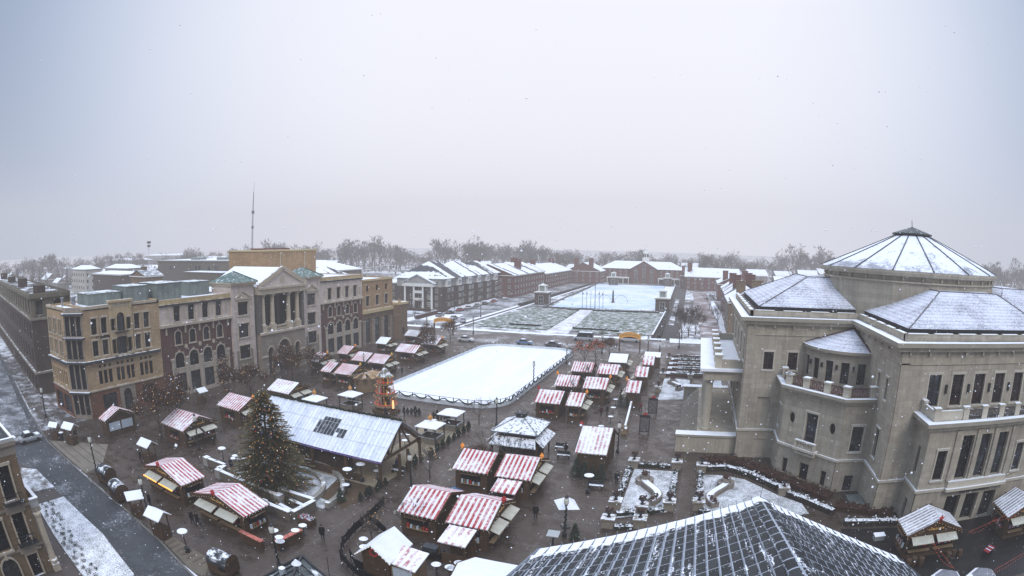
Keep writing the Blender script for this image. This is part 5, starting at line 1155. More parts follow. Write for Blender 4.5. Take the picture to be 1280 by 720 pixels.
# ---------------------------------------------------------------- market huts
BOARDS = wood
def hut(rm, L_, half, zr=3.9, ze=2.6, front='x+', star=orange, open_=True, wall=None, awn=pale_awning, light=bulb_w, posters=False, glow=False):
    """market hut, ridge along local x, gable front at +x"""
    wall = wall or wood
    t = obj('market_hut', None); w = MB(); l2 = L_/2 - .25; hw = half - .35
    zg = ze + (zr-ze)*(1-hw/half) if False else ze - .05
    def gable(x, m=0): return [(x,-hw,0),(x,hw,0),(x,hw,zg),(x,0,zr-.22),(x,-hw,zg)]
    w.quad((-l2,-hw,0),(l2,-hw,0),(l2,-hw,zg),(-l2,-hw,zg)); w.quad((l2,hw,0),(-l2,hw,0),(-l2,hw,zg),(l2,hw,zg)); w.poly(gable(-l2)[::-1])
    fw = min(hw-.25, 3.0); o0, o1 = .95, 2.15
    if open_:                                            # two serving hatches in the front
        cs = ((-fw,-.22),(.22,fw)) if half > 2.2 else ((-fw,fw),)
        ys = sorted({-hw, hw} | {a for c in cs for a in c})
        for a, b in zip(ys, ys[1:]):
            if any(abs(a-c[0]) < 1e-6 and abs(b-c[1]) < 1e-6 for c in cs): w.quad((l2,a,0),(l2,b,0),(l2,b,o0),(l2,a,o0)); w.quad((l2,a,o1),(l2,b,o1),(l2,b,zg),(l2,a,zg))
            else: w.quad((l2,a,0),(l2,b,0),(l2,b,zg),(l2,a,zg))
        w.poly([(l2,-hw,zg),(l2,hw,zg),(l2,0,zr-.22)])
    else: w.poly(gable(l2))
    w.build('wall', wall, t)
    if open_:
        for a, b in cs:
            m = MB(); m.box(l2+.02, a, o0-.08, l2+.5, b, o0); m.build('counter', wood_light, t)
            m = MB(); m.add([(l2+.03,a,o1+.1),(l2+.03,b,o1+.1),(l2+1.0,b,o1+.05-.3),(l2+1.0,a,o1+.05-.3),(l2+.03,a,o1+.16),(l2+.03,b,o1+.16),(l2+1.0,b,o1-.19),(l2+1.0,a,o1-.19)], [(3,2,1,0),(4,7,6,5),(0,4,5,1),(2,3,7,6),(1,5,6,2),(0,3,7,4)][0:6]); m.build('awning', awn, t)
            if glow: m = MB(); m.bar((l2+1.02,a,o1-.2),(l2+1.02,b,o1-.2),.1); m.build('light_strip', M('orange tube', (.9,.4,.08), .1, 1, .5, .3, emit=((1.,.42,.06), 1.6)), t)
            m = MB(); m.box(l2-1.2, a, .02, l2-1.15, b, o1); m.build('shelf_back', black, t)
            g = MB(); r = random.Random(int(a*100+half*7))
            for k in range(9): y = a+.15+(b-a-.3)*k/8; g.box(l2-.5-r.uniform(0,.3), y-.1, o0, l2-.3, y+.1, o0+r.uniform(.15,.5), r.randrange(3))
            g.build('goods', [red_paint, wood_light, white_board], t)
    if posters:
        for a, b in ((-2.4,-.2),(.1,2.3)): m = MB(); m.box(l2, a, .9, l2+.06, b, 2.1); m.build('shutter', white_board, t)
    if open_ and half > 2.2:
        sb = MB(); sb.box(l2+.01, -1.15, ze+.12, l2+.07, 1.15, ze+.55); sb.build('sign_board', timber, t)
        le = MB(); q = random.Random(int(half*100)+int(L_*10))
        for k in range(9): hh = q.uniform(.12,.2); le.box(l2+.071, -.95+k*.22, ze+.25, l2+.085, -.95+k*.22+q.uniform(.08,.15), ze+.25+hh)
        le.build('sign_lettering', yellow, t)
        for sd in ((-1,) if L_ < 3 else (-1, 1)):        # hatch in the long side: black panel for the dark opening
            y = sd*hw; a = min(1.1, l2-.3); m = MB(); m.box(-a, y+sd*.005, 1.0, a, y+sd*.03, 2.05); m.build('side_hatch', black, t)
            m = MB(); m.box(-a, y+sd*.031, .93, a, y+sd*.34, 1.0); m.build('side_counter', wood_light, t)
            g = MB(); q = random.Random(int(half*10)+sd)
            for k in range(7): x = -a+.15+(2*a-.3)*k/6; g.box(x-.1, y+sd*.06, 1.0, x+.08, y+sd*.26, 1.0+q.uniform(.12,.45), q.randrange(3))
            g.build('side_goods', [red_paint, wood_light, white_board], t)
            m = MB(); m.add([(-a,y+sd*.03,2.1),(a,y+sd*.03,2.1),(a,y+sd*.7,2.25),(-a,y+sd*.7,2.25),(-a,y+sd*.03,2.15),(a,y+sd*.03,2.15),(a,y+sd*.7,2.3),(-a,y+sd*.7,2.3)], [(0,1,2,3),(7,6,5,4),(3,2,6,7),(0,3,7,4),(2,1,5,6)]); m.build('side_flap', wood, t)
    r = MB(); X = L_/2; th = .09
    for s in (-1, 1):
        e = (s*half, ze); top = (0, zr)
        v = [(-X,0,zr),(X,0,zr),(X,s*half,ze),(-X,s*half,ze)]; u = [(x,y,z-th) for x, y, z in v]
        f = [(0,1,2,3),(7,6,5,4),(3,2,6,7),(2,1,5,6),(0,3,7,4)]
        if s > 0: f = f
        else: f = f
        o = len(r.v); r.add(v+u, [tuple(reversed(q)) if s > 0 else q for q in f][:1] if False else [q for q in f])
    r.build('roof', rm, t)
    b = MB()
    for s in (-1, 1):
        for x in (X+.01, -X-.01): b.bar((x, 0, zr-.1), (x, s*half, ze-.1), .08, .26, up=(0,0,1))
    pieces(b, 'barge_board', timber, t)
    lt = MB()
    for s in (-1, 1):
        n = int(half/.42)
        for k in range(n+1): f = k/n; lt.ico((X+.08, s*half*f, zr+(ze-zr)*f-.28), .03)
        n = int(L_/.42)
        for k in range(n+1): lt.ico((-X+L_*k/n, s*(half+.03), ze-.16), .03)
    lt.build('string_light', light, t)
    if star:
        s = MB(); c = (X+.14, 0, zr+.25)
        q = [(c[0], .42*(1 if k % 2 == 0 else .42)*sin(2*pi*k/10), c[2]+.42*(1 if k % 2 == 0 else .42)*cos(2*pi*k/10)) for k in range(10)]
        for k in range(10): s.add([q[k], q[(k+1) % 10], (c[0]+.26,0,c[2])], [(0,1,2)]); s.add([q[(k+1) % 10], q[k], (c[0]-.26,0,c[2])], [(0,1,2)])
        s.build('gable_star', star, t)
    return t
def put_hut(t, label, x, y, rot=0, group='striped market huts'):
    t.location = (x, y, 0); t.rotation_euler = (0,0,rot); tag(t, label, 'market hut', group); return t
P_ = pi
put_hut(hut(red_light, 4.0, 3.4, star=None), 'red striped hut with front towards the tent, beside the little cottage', -22.2, 42.6, P_)
put_hut(hut(red_light, 4.0, 3.4, star=red_paint), 'red striped hut with red star and open flaps, lower one on the walkway', -17.3, 42.6)
put_hut(hut(red_light, 4.1, 3.2, star=orange), 'red striped hut with orange star at its left end, bare tree in front', -22., 54.2, P_)
put_hut(hut(red_light, 3.9, 3.4, star=orange), 'red striped hut with orange star and two tilted flaps, nearest the grey hip roof', -17.2, 54.3)
put_hut(hut(red_mid, 4.1, 3.0, star=red_paint), 'half snowy striped hut with red star, broad one beside the rink corner', -21.8, 83.2, P_)
put_hut(hut(red_mid, 2.5, 3.0, star=orange), 'narrow snowy striped hut with white notice, touching the broad hut by the rink', -17.6, 82.9)
put_hut(hut(red_light, 4.0, 2.9, star=orange), 'orange-red striped hut with orange star, second row from the rink corner', -21.7, 94.4, P_)
put_hut(hut(red_mid, 4.1, 3.0, star=orange), 'clean striped hut with white flap on the walkway, second row', -16.6, 94.2)
put_hut(hut(red_light, 4.2, 2.9, star=None), 'red striped hut half hidden by twigs, third row by the rink', -21.6, 106.5, P_)
put_hut(hut(red_mid, 4.0, 3.0, star=None), 'evenly striped hut on the walkway, third row', -16.4, 106.)
put_hut(hut(snow_m, 4.0, 2.9, star=None), 'hut with plain white snow roof near the right arch', -16.2, 117.4)
put_hut(hut(red_wide, 2.5, 3.1, star=orange), 'small red striped hut with orange star behind the wooden arm, nearest of the right row', -10., 93.4, P_)
put_hut(hut(red_wide, 2.5, 3.0, star=None), 'small snowy striped hut, second of the right row', -9.9, 105.4, P_)
put_hut(hut(red_wide, 2.5, 2.9, star=None), 'small hut almost white with two red stripes, third of the right row', -9.7, 116.6, P_)
put_hut(hut(snow_m, 3.8, 2.2, 3.2, 2.5, star=None), 'low hut with flat white roof at the far end of the right row', -9.6, 125.2, P_)
put_hut(hut(red_mid, 2.5, 3.0, star=None), 'narrow red striped hut left of a wide one, beyond the bare plaza', -65.2, 85.4)
put_hut(hut(red_light, 4.1, 3.1, star=yellow), 'wide red striped hut with gold ball and white flap, nearest the pyramid', -61.2, 85.6)
put_hut(hut(red_mid, 2.7, 3.0, star=orange), 'red striped hut close to the theatre wall, nearest of its line', -73.2, 91.8)
put_hut(hut(red_mid, 3.0, 2.9, star=orange), 'red striped hut close to the theatre wall, second of its line', -73., 101.8)
put_hut(hut(red_mid, 3.8, 3.0, star=None), 'red striped hut in the middle row with a lamp post before it', -65.6, 97.4)
put_hut(hut(red_light, 4.1, 2.8, star=yellow), 'red striped hut with gold ball in the middle row, behind the wooden turntable', -61.2, 97.2)
put_hut(hut(red_mid, 5.3, 2.8, star=None), 'long red striped hut with white end, left of the rink far corner', -61.8, 110.3)
put_hut(hut(snow_m, 3.2, 2.6, 3.8, star=None), 'white-roofed booth beside the brown block', -72.4, 116.8)
put_hut(hut(grey_stripe, 4.0, 2.6, 3.8, star=None), 'white and grey roofed booth before the left arch', -71.8, 130.6)
put_hut(hut(red_snowy, 4.2, 2.8, star=orange), 'snow-covered striped hut hidden by a bare tree, below the left arch', -61.6, 121.6)
put_hut(hut(red_mid, 5.9, 3.3, star=None, zr=4.0), 'pale striped hut with open brown counters, behind the lamp by the theatre', -61.8, 44.6)
put_hut(hut(red_light, 5.4, 3.2, star=orange), 'red striped hut with orange star close behind the big tree', -62.4, 56.6)
put_hut(hut(red_snowy, 5.2, 3.0, star=None), 'snow-spotted striped hut behind twigs at the theatre front', -62.6, 68.6)
put_hut(hut(red_mid, 2.5, 3.2, star=None, open_=False, posters=True), 'hut with two pale blue shutters against the corner building', -72.6, 37.6)
put_hut(hut(red_light, 3.8, 3.9, 3.7, star=red_paint, light=bulb, glow=True), 'red striped hut with glowing orange flaps, nearest the street on the left', -48.9, 31.7, -E90)
put_hut(hut(red_light, 3.8, 3.9, 3.7, star=red_paint), 'red striped hut with two cream flaps, beside the low walls', -38.8, 31.5, -E90)
put_hut(hut(grey_stripe, 3.7, 3.4, 3.9, star=red_paint, light=bulb), 'hut with grey ribbed snowy roof and dark front, under the concert hall', 25.9, 42.6, -E90)
put_hut(hut(grey_stripe, 4.4, 3.2, 3.9, star=None, light=bulb), 'hut with grey ribbed snowy roof, at the right edge', 39.6, 43.2, -E90)
put_hut(hut(snow_m, 4.0, 3.2, star=None), 'hut with thick white snow roof beside the tiled roof', -12.6, 31.3)
put_hut(hut(stripe_mat('pinkish striped roof', .62), 3.8, 4.0, 4.9, 2.9, star=red_paint, open_=False), 'tall hut with pinkish snowy roof and fir branches, alone on the walkway', -10.9, 63.8, P_)
def lean_to(x0, y0, x1, y1, z0, z1, rm, label, walls=True):
    t = thing('booth', label, 'booth', ((x0+x1)/2, y0, 0)); W = (x1-x0)/2; D = y1-y0
    r = MB(); r.add([(-W,0,z0),(W,0,z0),(W,D,z1),(-W,D,z1),(-W,0,z0-.1),(W,0,z0-.1),(W,D,z1-.1),(-W,D,z1-.1)], [(0,1,2,3),(7,6,5,4),(0,4,5,1),(1,5,6,2),(2,6,7,3),(3,7,4,0)]); r.build('roof', rm, t)
    p = MB()
    for x in (-W+.12, W-.12):
        for y in (.12, D-.12): p.box(x-.06, y-.06, 0, x+.06, y+.06, z0-.1)
    pieces(p, 'post', timber, t)
    if walls:
        m = MB(); m.box(-W+.2, D-.35, 0, W-.2, D-.25, z0-.1); m.box(-W+.2, .3, 0, W-.2, .4, 1.); m.build('wall', wood, t)
    return t
lean_to(-18.6, 36.1, -16.1, 38.6, 2.3, 2.75, red_snowy, 'small striped lean-to roof over seats, below the red star hut')
lean_to(-18.4, 47.7, -15.8, 49.9, 2.3, 2.8, red_mid, 'small striped lean-to between the two walkway huts with flaps')
def cottage():
    t = thing('cottage_booth', 'little wooden cottage with white snow roof and striped lean-to inside a curved fence', 'cottage', (-21.6,32.6,0))
    m = MB(); m.box(-1.2,-1.5,0,1.2,1.6,2.6); m.poly([(-1.2,-1.5,2.6),(1.2,-1.5,2.6),(0,-1.5,3.65)]); m.poly([(1.2,1.6,2.6),(-1.2,1.6,2.6),(0,1.6,3.65)]); m.build('wall', wood, t)
    r = MB()
    for s in (-1,1):
        v = [(0,-1.9,3.8),(0,1.9,3.8),(s*1.6,1.9,2.5),(s*1.6,-1.9,2.5)]; u = [(x,y,z-.12) for x,y,z in v]; r.add(v+u, [(0,1,2,3),(7,6,5,4),(2,6,7,3),(0,3,7,4),(1,5,6,2)])
    r.build('roof', snow_m, t)
    m = MB(); m.box(1.21,-1.2,0,3.4,.6,2.); m.build('lean_to_wall', wood_light, t)
    r = MB(); v = [(1.2,-1.5,2.35),(3.7,-1.8,2.3),(3.7,.7,2.75),(1.2,.9,2.8)]; u = [(x,y,z-.09) for x,y,z in v]; r.add(v+u, [(0,1,2,3),(7,6,5,4),(0,4,5,1),(1,5,6,2),(2,6,7,3)]); r.build('lean_to_roof', red_snowy, t)
    m = MB(); m.box(1.4,-1.27,.9,3.1,-1.21,1.8); m.build('notice_board', white_board, t)
    w = MB()
    for k in range(14): a = 2*pi*k/14; w.ico((.32*cos(a), -1.6, 2.9+.32*sin(a)), .1)
    w.build('wreath', red_paint, t)
    lt = MB()
    for k in range(12): f = k/11; lt.ico((-1.6+3.2*f, -1.95, 2.45+1.25*(1-abs(2*f-1))), .045)
    lt.build('string_light', bulb_w, t)
cottage()
def barrier_path(pts, label, h=1.05):
    t = thing('fence', label, 'fence'); p = MB(); b = MB()
    for i, (a, c) in enumerate(zip(pts, pts[1:])):
        a, c = Vector(a), Vector(c); n = max(1, round((c-a).length/1.6))
        for j in range(n):
            q, r = a+(c-a)*(j/n), a+(c-a)*((j+1)/n); q2 = q + (r-q)*.06; r2 = r-(r-q)*.06
            b.bar((q2.x,q2.y,.58), (r2.x,r2.y,.58), .04, .85)
            p.box(q.x-.05,q.y-.05,0,q.x+.05,q.y+.05,h+.1)
    pieces(b, 'fence_panel', black, t); pieces(p, 'fence_post', dark_metal, t)
barrier_path([(-28.5,43.8),(-28.,40.1),(-27.8,37.3),(-27.2,34.4),(-26,32.3),(-23.8,30.9),(-21.,30.3)], 'curved black panel fence around the little cottage')
barrier_path([(-28.,40.1),(-26.4,39.2),(-24.8,38.2)], 'short straight black fence behind the cottage')
barrier_path([(-25.6,33.2),(-24.2,31.9),(-23.2,31.7)], 'short black fence panel right at the cottage door', .9)
# ---- grey hip-roofed carousel hall
def hip_hall():
    t = thing('carousel_hall', 'square hall with snow-flecked grey two-tier hip roof and small lantern', 'carousel', (-20.35,63.4,0))
    m = MB(); m.lathe([(2.6,0),(2.6,4.1)], (0,0,0), 8, a0=pi/8); m.build('wall', M('dark curtain wall', (.05,.042,.04), .3, .8), t)
    gm = M('snow flecked slate', (.12,.125,.135), .2, 1., .7, .3, snow=.62, snscale=2.6)
    r = MB(); h = 2.9
    r.add([(-h,-h,4.15),(h,-h,4.15),(h,h,4.15),(-h,h,4.15),(-.4,-.4,5.5),(.4,-.4,5.5),(.4,.4,5.5),(-.4,.4,5.5)], [(0,1,5,4),(1,2,6,5),(2,3,7,6),(3,0,4,7)]); r.box(-h,-h,4.0,h,h,4.14); r.build('upper_roof', gm, t)
    r = MB()
    for a in range(4):
        R_ = Matrix.Rotation(a*pi/2, 4, 'Z'); q = [R_ @ Vector(p) for p in ((-2.5,-2.4,3.5),(2.5,-2.4,3.5),(2.9,-3.6,2.7),(-2.9,-3.6,2.7))]; r.poly(q[::-1]); r.poly([v - Vector((0,0,.08)) for v in q])
    r.build('lower_roof', gm, t)
    s = MB()
    for a in range(4):
        R_ = Matrix.Rotation(a*pi/2, 4, 'Z'); s.bar(R_ @ Vector((h,h,4.2)), R_ @ Vector((.4,.4,5.55)), .12, .08)
    s.build('hip_ridge', grey_metal, t)
    l = MB(); l.box(-.55,-.55,5.4,.55,.55,5.9); l.box(-.7,-.7,5.9,.7,.7,6.0); l.build('roof_lantern', dark_metal, t)
    p = MB()
    for x in (-2.8,2.8):
        for y in (-2.8,0,2.8): p.box(x-.09,y-.09,0,x+.09,y+.09,2.7)
    pieces(p, 'post', timber, t)
hip_hall()
# ---- christmas pyramid
def pyramid():
    t = thing('christmas_pyramid', 'tall tiered wooden pyramid with lit galleries, figures and wing blades', 'christmas pyramid', (-46.2,73.8,0))
    b = MB(); b.lathe([(2.3,0),(2.3,.35),(1.7,.36),(1.7,.9)], (0,0,0), 8, a0=pi/8); b.build('base', wood, t)
    red_lit = M('red lit rail', (.5,.06,.04), .1, 1, .5, .3, emit=((1.,.12,.05), .30))
    for i, (z, r, h) in enumerate(((.9,1.6,1.7),(2.75,1.35,1.55),(4.45,1.05,1.25))):
        d = MB(); d.lathe([(r+.35,z),(r+.35,z+.14),(r*.45,z+.15)], (0,0,0), 8, a0=pi/8); d.build('gallery_floor', wood_light, t)
        c = MB()
        for k in range(8): a = pi/8+2*pi*k/8; c.tube([(r*cos(a),r*sin(a),z+.14),(r*cos(a),r*sin(a),z+h)], .06, 6)
        c.build('gallery_post', M('amber post', (.30,.13,.04), .2, 2, .6, .3, emit=((1.,.35,.06), .10)), t)
        c = MB(); c.lathe([(r*.42,z+.14),(r*.42,z+h)], (0,0,0), 8); c.build('core', timber, t)
        rl = MB()
        for k in range(8): a, e = pi/8+2*pi*k/8, pi/8+2*pi*(k+1)/8; rl.bar(((r+.3)*cos(a),(r+.3)*sin(a),z+.5), ((r+.3)*cos(e),(r+.3)*sin(e),z+.5), .07)
        rl.build('gallery_rail', red_lit, t)
        for k in range(6):
            a = 2*pi*k/6+.3*i; f = MB(); f.lathe([(.16,0),(.13,.35),(.06,.55),(.1,.62),(.09,.78),(.01,.84)], (r*.72*cos(a), r*.72*sin(a), z+.15), 8); f.build('figure', (white_board, red_paint, yellow)[k % 3], t)
        lt = MB()
        for k in range(16): a = 2*pi*k/16; lt.ico(((r+.3)*cos(a),(r+.3)*sin(a),z+h+.02), .06)
        lt.build('string_light', bulb, t)
    d = MB(); d.lathe([(1.35,5.7),(1.3,5.85),(.7,6.5),(.4,6.9),(.12,7.1),(.1,7.6)], (0,0,0), 8, a0=pi/8); d.build('canopy_roof', M('snowy shingles', (.20,.17,.13), .2, 2., .8, .2, snow=.5, snscale=2.), t)
    candle = MB(); candle.lathe([(.16,.9),(.16,1.9)], (1.9,-.9,0), 8); candle.ico((1.9,-.9,2.1), .18); candle.build('candle', bulb, t)
pyramid()
def turntable():
    t = thing('wing_wheel_pavilion', 'round wooden stall under broad slanting wing blades, behind the pyramid', 'stall', (-56.6,83.6,0))
    m = MB(); m.lathe([(2.2,0),(2.2,2.4)], (0,0,0), 12); m.build('wall', wood_light, t)
    for k in range(12):
        a = 2*pi*k/12; b = MB(); d = Vector((cos(a), sin(a), 0)); s = Vector((-sin(a), cos(a), 0))
        p = [d*.5 - s*.12 + Vector((0,0,3.3)), d*3.6 - s*.5 + Vector((0,0,2.75)), d*3.6 + s*.45 + Vector((0,0,2.95)), d*.5 + s*.12 + Vector((0,0,3.4))]
        b.poly(p); b.poly([v - Vector((0,0,.05)) for v in p][::-1]); b.build('wing_blade', M('tan blade', (.34,.21,.11), .25, 1.2, .8, .2, snow=.3), t)
    c = MB(); c.lathe([(.4,2.4),(.4,3.5),(.1,4.)], (0,0,0), 8); c.build('hub', timber, t)
turntable()
# ---- small open pavilions
def gazebo_proto(ball):
    t = obj('gazebo', None); r = MB(); h = 1.75
    r.add([(-h,-h,2.7),(h,-h,2.7),(h,h,2.7),(-h,h,2.7),(0,0,3.45)], [(0,1,4),(1,2,4),(2,3,4),(3,0,4)]); r.box(-h,-h,2.6,h,h,2.69); r.build('roof', snow_m, t)
    p = MB()
    for x in (-1.5,1.5):
        for y in (-1.5,1.5): p.box(x-.07,y-.07,0,x+.07,y+.07,2.6)
    pieces(p, 'post', dark_metal, t)
    w = MB()
    for a in range(4):
        R_ = Matrix.Rotation(a*pi/2, 3, 'Z'); q = [R_ @ Vector(v) for v in ((-1.5,-1.5,0),(1.5,-1.5,0),(1.5,-1.42,0),(-1.5,-1.42,0))]; w.prism([v[:2] for v in q], .02, .95)
    w.build('parapet_wall', M('grey tan boards', (.17,.14,.11), .2, 1., .8, .2), t)
    c = MB(); c.box(-1.55,-1.55,.96,1.55,-1.3,1.03); c.box(-1.55,1.3,.96,1.55,1.55,1.03); c.box(-1.55,-1.29,.96,-1.3,1.29,1.03); c.box(1.3,-1.29,.96,1.55,1.29,1.03); c.build('counter', grey_metal, t)
    if ball:
        b = MB(); b.ball((0,0,3.8), .38, n=10); b.lathe([(.15,4.1),(.02,4.5)], (0,0,0), 8); b.build('roof_ball', M('amber ball', (.55,.25,.06), .2, 3, .5, .4), t)
    tag(t, '', 'gazebo', 'small white-roofed gazebos'); return t
gz_ = gazebo_proto(True); GS = .9
place(gz_, False, 'white-roofed gazebo with amber ball on the bare plaza left of the pyramid', (-51.9,72.0,0), 0, GS)
place(gz_, True, 'white-roofed gazebo with amber ball, half hidden by the tent ridge', (-55.2,66.6,0), 0, GS)
place(gz_, True, 'white-roofed gazebo with amber ball at the timber end of the tent', (-33.3,64.2,0), 0, GS)
place(gazebo_proto(False), False, 'white-roofed gazebo without ball, nearest the rink', (-33.2,70.6,0), 0, GS)
# ---- the long glazed tent
def tent():
    t = thing('market_tent', 'long gabled glass-roofed hall under white snow with a dark cleared patch', 'hall')
    x0, x1, y0, y1, ze, zr = -51.2, -30.8, 47.5, 57.4, 3.2, 6.6; yc = (y0+y1)/2
    nx, nz = 40, 9
    for s, nm in ((0,'near'), (1,'far')):
        ya, yb = (y0, yc) if s == 0 else (y1, yc)
        sn = MB(); gl = MB(); hf = MB()
        for i in range(nx):
            for j in range(nz):
                a, b = x0+(x1-x0)*i/nx, x0+(x1-x0)*(i+1)/nx; f0, f1 = j/nz, (j+1)/nz
                P = lambda x, f, h=0: (x, ya+(yb-ya)*f, ze+(zr-ze)*f+h)
                clear = s == 0 and ((19 <= i <= 24 and 3 <= j <= 6 and not (i == 19 and j == 6)) or (25 <= i <= 27 and j == 4) or (26 <= i <= 27 and j == 3))
                q = [P(a,f0), P(b,f0), P(b,f1), P(a,f1)]
                half = s == 0 and not clear and ((17 <= i <= 29 and 2 <= j <= 7 and random.random() < .45) or (12 <= i <= 32 and j in (4,5) and random.random() < .22))
                (gl if clear else hf if half else sn).poly(q if s == 0 else q[::-1])
        snm, nt, b = nodes('thin snow over glass '+nm); p = pos(nt)
        mp = N(nt, 'Mapping'); mp.inputs['Scale'].default_value = (1.6, .12, .12); L(nt, p, mp.inputs[0])
        f = ramp(nt, math_(nt, 'ADD', math_(nt, 'MULTIPLY', noise(nt, mp.outputs[0], 1., 4, .6), .6), math_(nt, 'MULTIPLY', noise(nt, p, 2.5, 4, .7), .4)), .28, .60)
        L(nt, mix(nt, f, (.50,.53,.62), (.84,.85,.89)), b.inputs['Base Color']); b.inputs['Roughness'].default_value = .6
        sn.build('snowy_roof', snm, t)
        if s == 0: gl.build('cleared_panes', snow_patch('nearly bare glass', (.02,.022,.026), .22, 1.6, .12, .3, fine=.4), t); hf.build('half_cleared_panes', snow_patch('half bare glass', (.42,.45,.51), .62, 1.3, .3, .4, fine=.4), t)
        br = MB()
        for i in range(0, nx+1, 1): x = x0+(x1-x0)*i/nx; br.bar(P(x,0,.03), P(x,1,.03), .03 if i % 5 else .06, .03)
        for j in range(0, nz+1, 3): br.bar(P(x0,j/nz,.03), P(x1,j/nz,.03), .03, .03)
        br.build('glazing_bar', M('snowy bars', (.62,.63,.68), .08, 2, .6, .3), t)
    g = MB(); r = random.Random(3)
    for k in range(330): x = x0+(x1-x0)*k/329; g.ico((x, yc+r.uniform(-.12,.12), zr+.1+r.uniform(-.04,.1)), r.uniform(.09,.16))
    g.build('ridge_garland', dkgreen, t)
    g = MB(); 
    for k in range(160): x = x0+(x1-x0)*k/159; g.ico((x, y0-.05, ze-.12), .055)
    g.build('string_light', M('violet bulb', (.3,.2,.6), .1, 1, .5, .3, emit=((.35,.22,1.), .25)), t)
    tr = MB()
    for x in (x1-.4, -35.8, -40.8, -45.8, x0+.4):
        for y in (y0+.3, y1-.3): tr.box(x-.14, y-.14, 0, x+.14, y+.14, ze-.05)
        tr.bar((x,y0+.2,ze-.4),(x,yc,zr-.42),.2,.3); tr.bar((x,y1-.2,ze-.4),(x,yc,zr-.42),.2,.3); tr.bar((x,y0+.2,ze-.2),(x,y1-.2,ze-.2),.2,.28)
        tr.bar((x,yc,ze-.2),(x,yc,zr-.2),.18); 
        for s in (-1,1): tr.bar((x,yc+s*2.4,ze-.2),(x,yc+s*.2,zr-.7),.14)
    for y in (yc-1., yc+1.): tr.box(x1-.16, y-.14, 0, x1+.12, y+.14, ze-.3)
    pieces(tr, 'timber', timber, t)
    w = MB(); w.box(x0+.2, y0+.3, .05, x1-3., y0+.4, 1.0); w.build('side_rail', wood, t)
    w = MB(); w.box(x0+.2, y0+1.6, .04, x1-5., y0+1.7, 2.9)  # dark wall added to fill in the shade under the eave
    for k in range(12): x = x0+.8+k*1.25; w.box(x-.08, y0+1.5, .04, x+.08, y0+1.59, 2.9)
    w.build('eave_shade_wall', M('eave shade boards', (.05,.032,.022), .3, 1.), t)
tent()
sheet('wood_deck', [(-35.5,41.8),(-31.6,41.2),(-31.4,47.3),(-36.8,47.3)], .02, M('deck boards', (.15,.092,.05), .25, .6, .7, .2, brick=(40.,.28,.03,.5)))
sheet('gazebo_floor', [(-36.6,57.6),(-31.4,57.4),(-30.9,73.2),(-37.5,73.2)], .02, M('tan gravel', (.27,.215,.145), .2, .5, .85, .2))
sheet('tent_floor', [(-51,47.4),(-31.4,47.4),(-31.4,57.5),(-51,57.5)], .018, M('tan gravel', (.27,.215,.145)))
# ---- amphitheatre and low walls
def arc_wall(r, h, a0, a1, label, w=.5, steps=36):
    b = MB(); cx, cy = -41.5, 40.5
    for k in range(steps):
        a, c = a0+(a1-a0)*k/steps, a0+(a1-a0)*(k+1)/steps
        b.prism([(cx+r*cos(a),cy+r*sin(a)),(cx+(r+w)*cos(a),cy+(r+w)*sin(a)),(cx+(r+w)*cos(c),cy+(r+w)*sin(c)),(cx+r*cos(c),cy+r*sin(c))], 0, h)
    tag(b.build('curved_wall', M('pale cast wall', (.26,.235,.20), .15, .8, .8, .2, snow=.35)), label, 'wall')
arc_wall(8.1, .62, -.05, pi*.95, 'outer curved stone seat wall right of the big tree')
arc_wall(5.9, .5, 0., pi*.95, 'inner curved stone seat wall at the foot of the big tree')
cpts = [(-41.5+8.1*cos(a*.1-.1), 40.5+8.1*sin(a*.1-.1)) for a in range(33)]
sheet('arena_floor', cpts, .016, snow_patch('icy arena floor', (.15,.155,.14), .42, .5, .2, .5, fine=.3))
def low_wall(pts, label, h=.95, w=.4, m=None):
    t = thing('low_wall', label, 'wall'); b = MB(); c = MB()
    for i, (p, q) in enumerate(zip(pts, pts[1:])):
        d = (Vector(q)-Vector(p)).normalized()*w*.5; p2 = Vector(p) + (d if i else d*0); q2 = Vector(q) - d*(1 if i < len(pts)-2 else 0)
        b.bar((*p2, h/2), (*q2, h/2), w, h); c.bar((*p2, h+.06), (*q2, h+.06), w+.12, .1)
    b.build('wall', M('grey brown wall', (.15,.125,.10), .15, .8, .8, .2), t); c.build('coping', M('snowy wall coping', (.33,.31,.29), .1, .8, .7, .2, snow=.7), t)
    for x, y in (pts[0], pts[-1]):
        k = MB(); k.box(x-.4, y-.4, 0, x+.4, y+.4, h+.18); k.build('end_pier', M('snowy wall coping', (.33,.31,.29)), t)
low_wall([(-48.2,38.3),(-41,38.05),(-37.9,37.9)], 'straight low stone wall behind the cream flap hut')
low_wall([(-52.4,39.9),(-48.7,40.05),(-48.5,38.9)], 'short stepped low wall left of the big tree')
low_wall([(-38.2,35.7),(-34.2,35.6),(-34.1,39.5),(-38.6,39.4)], 'three-sided low stone wall around a planting bed')
for a, b, lab in (((-37.3,37.2),(-35.2,36.8),'white bench slab inside the walled bed, lower'), ((-37.1,38.8),(-34.7,38.5),'white bench slab inside the walled bed, upper')):
    s = MB(); s.bar((*a,.42),(*b,.42),.45,.12); t = thing('bench', lab, 'bench'); s.build('seat', M('snowy wall coping', (.33,.31,.29)), t); s = MB()
    for f in (.15,.85): s.box(a[0]+(b[0]-a[0])*f-.1, a[1]+(b[1]-a[1])*f-.15, 0, a[0]+(b[0]-a[0])*f+.1, a[1]+(b[1]-a[1])*f+.15, .36)
    s.build('leg', grey_stone, t)
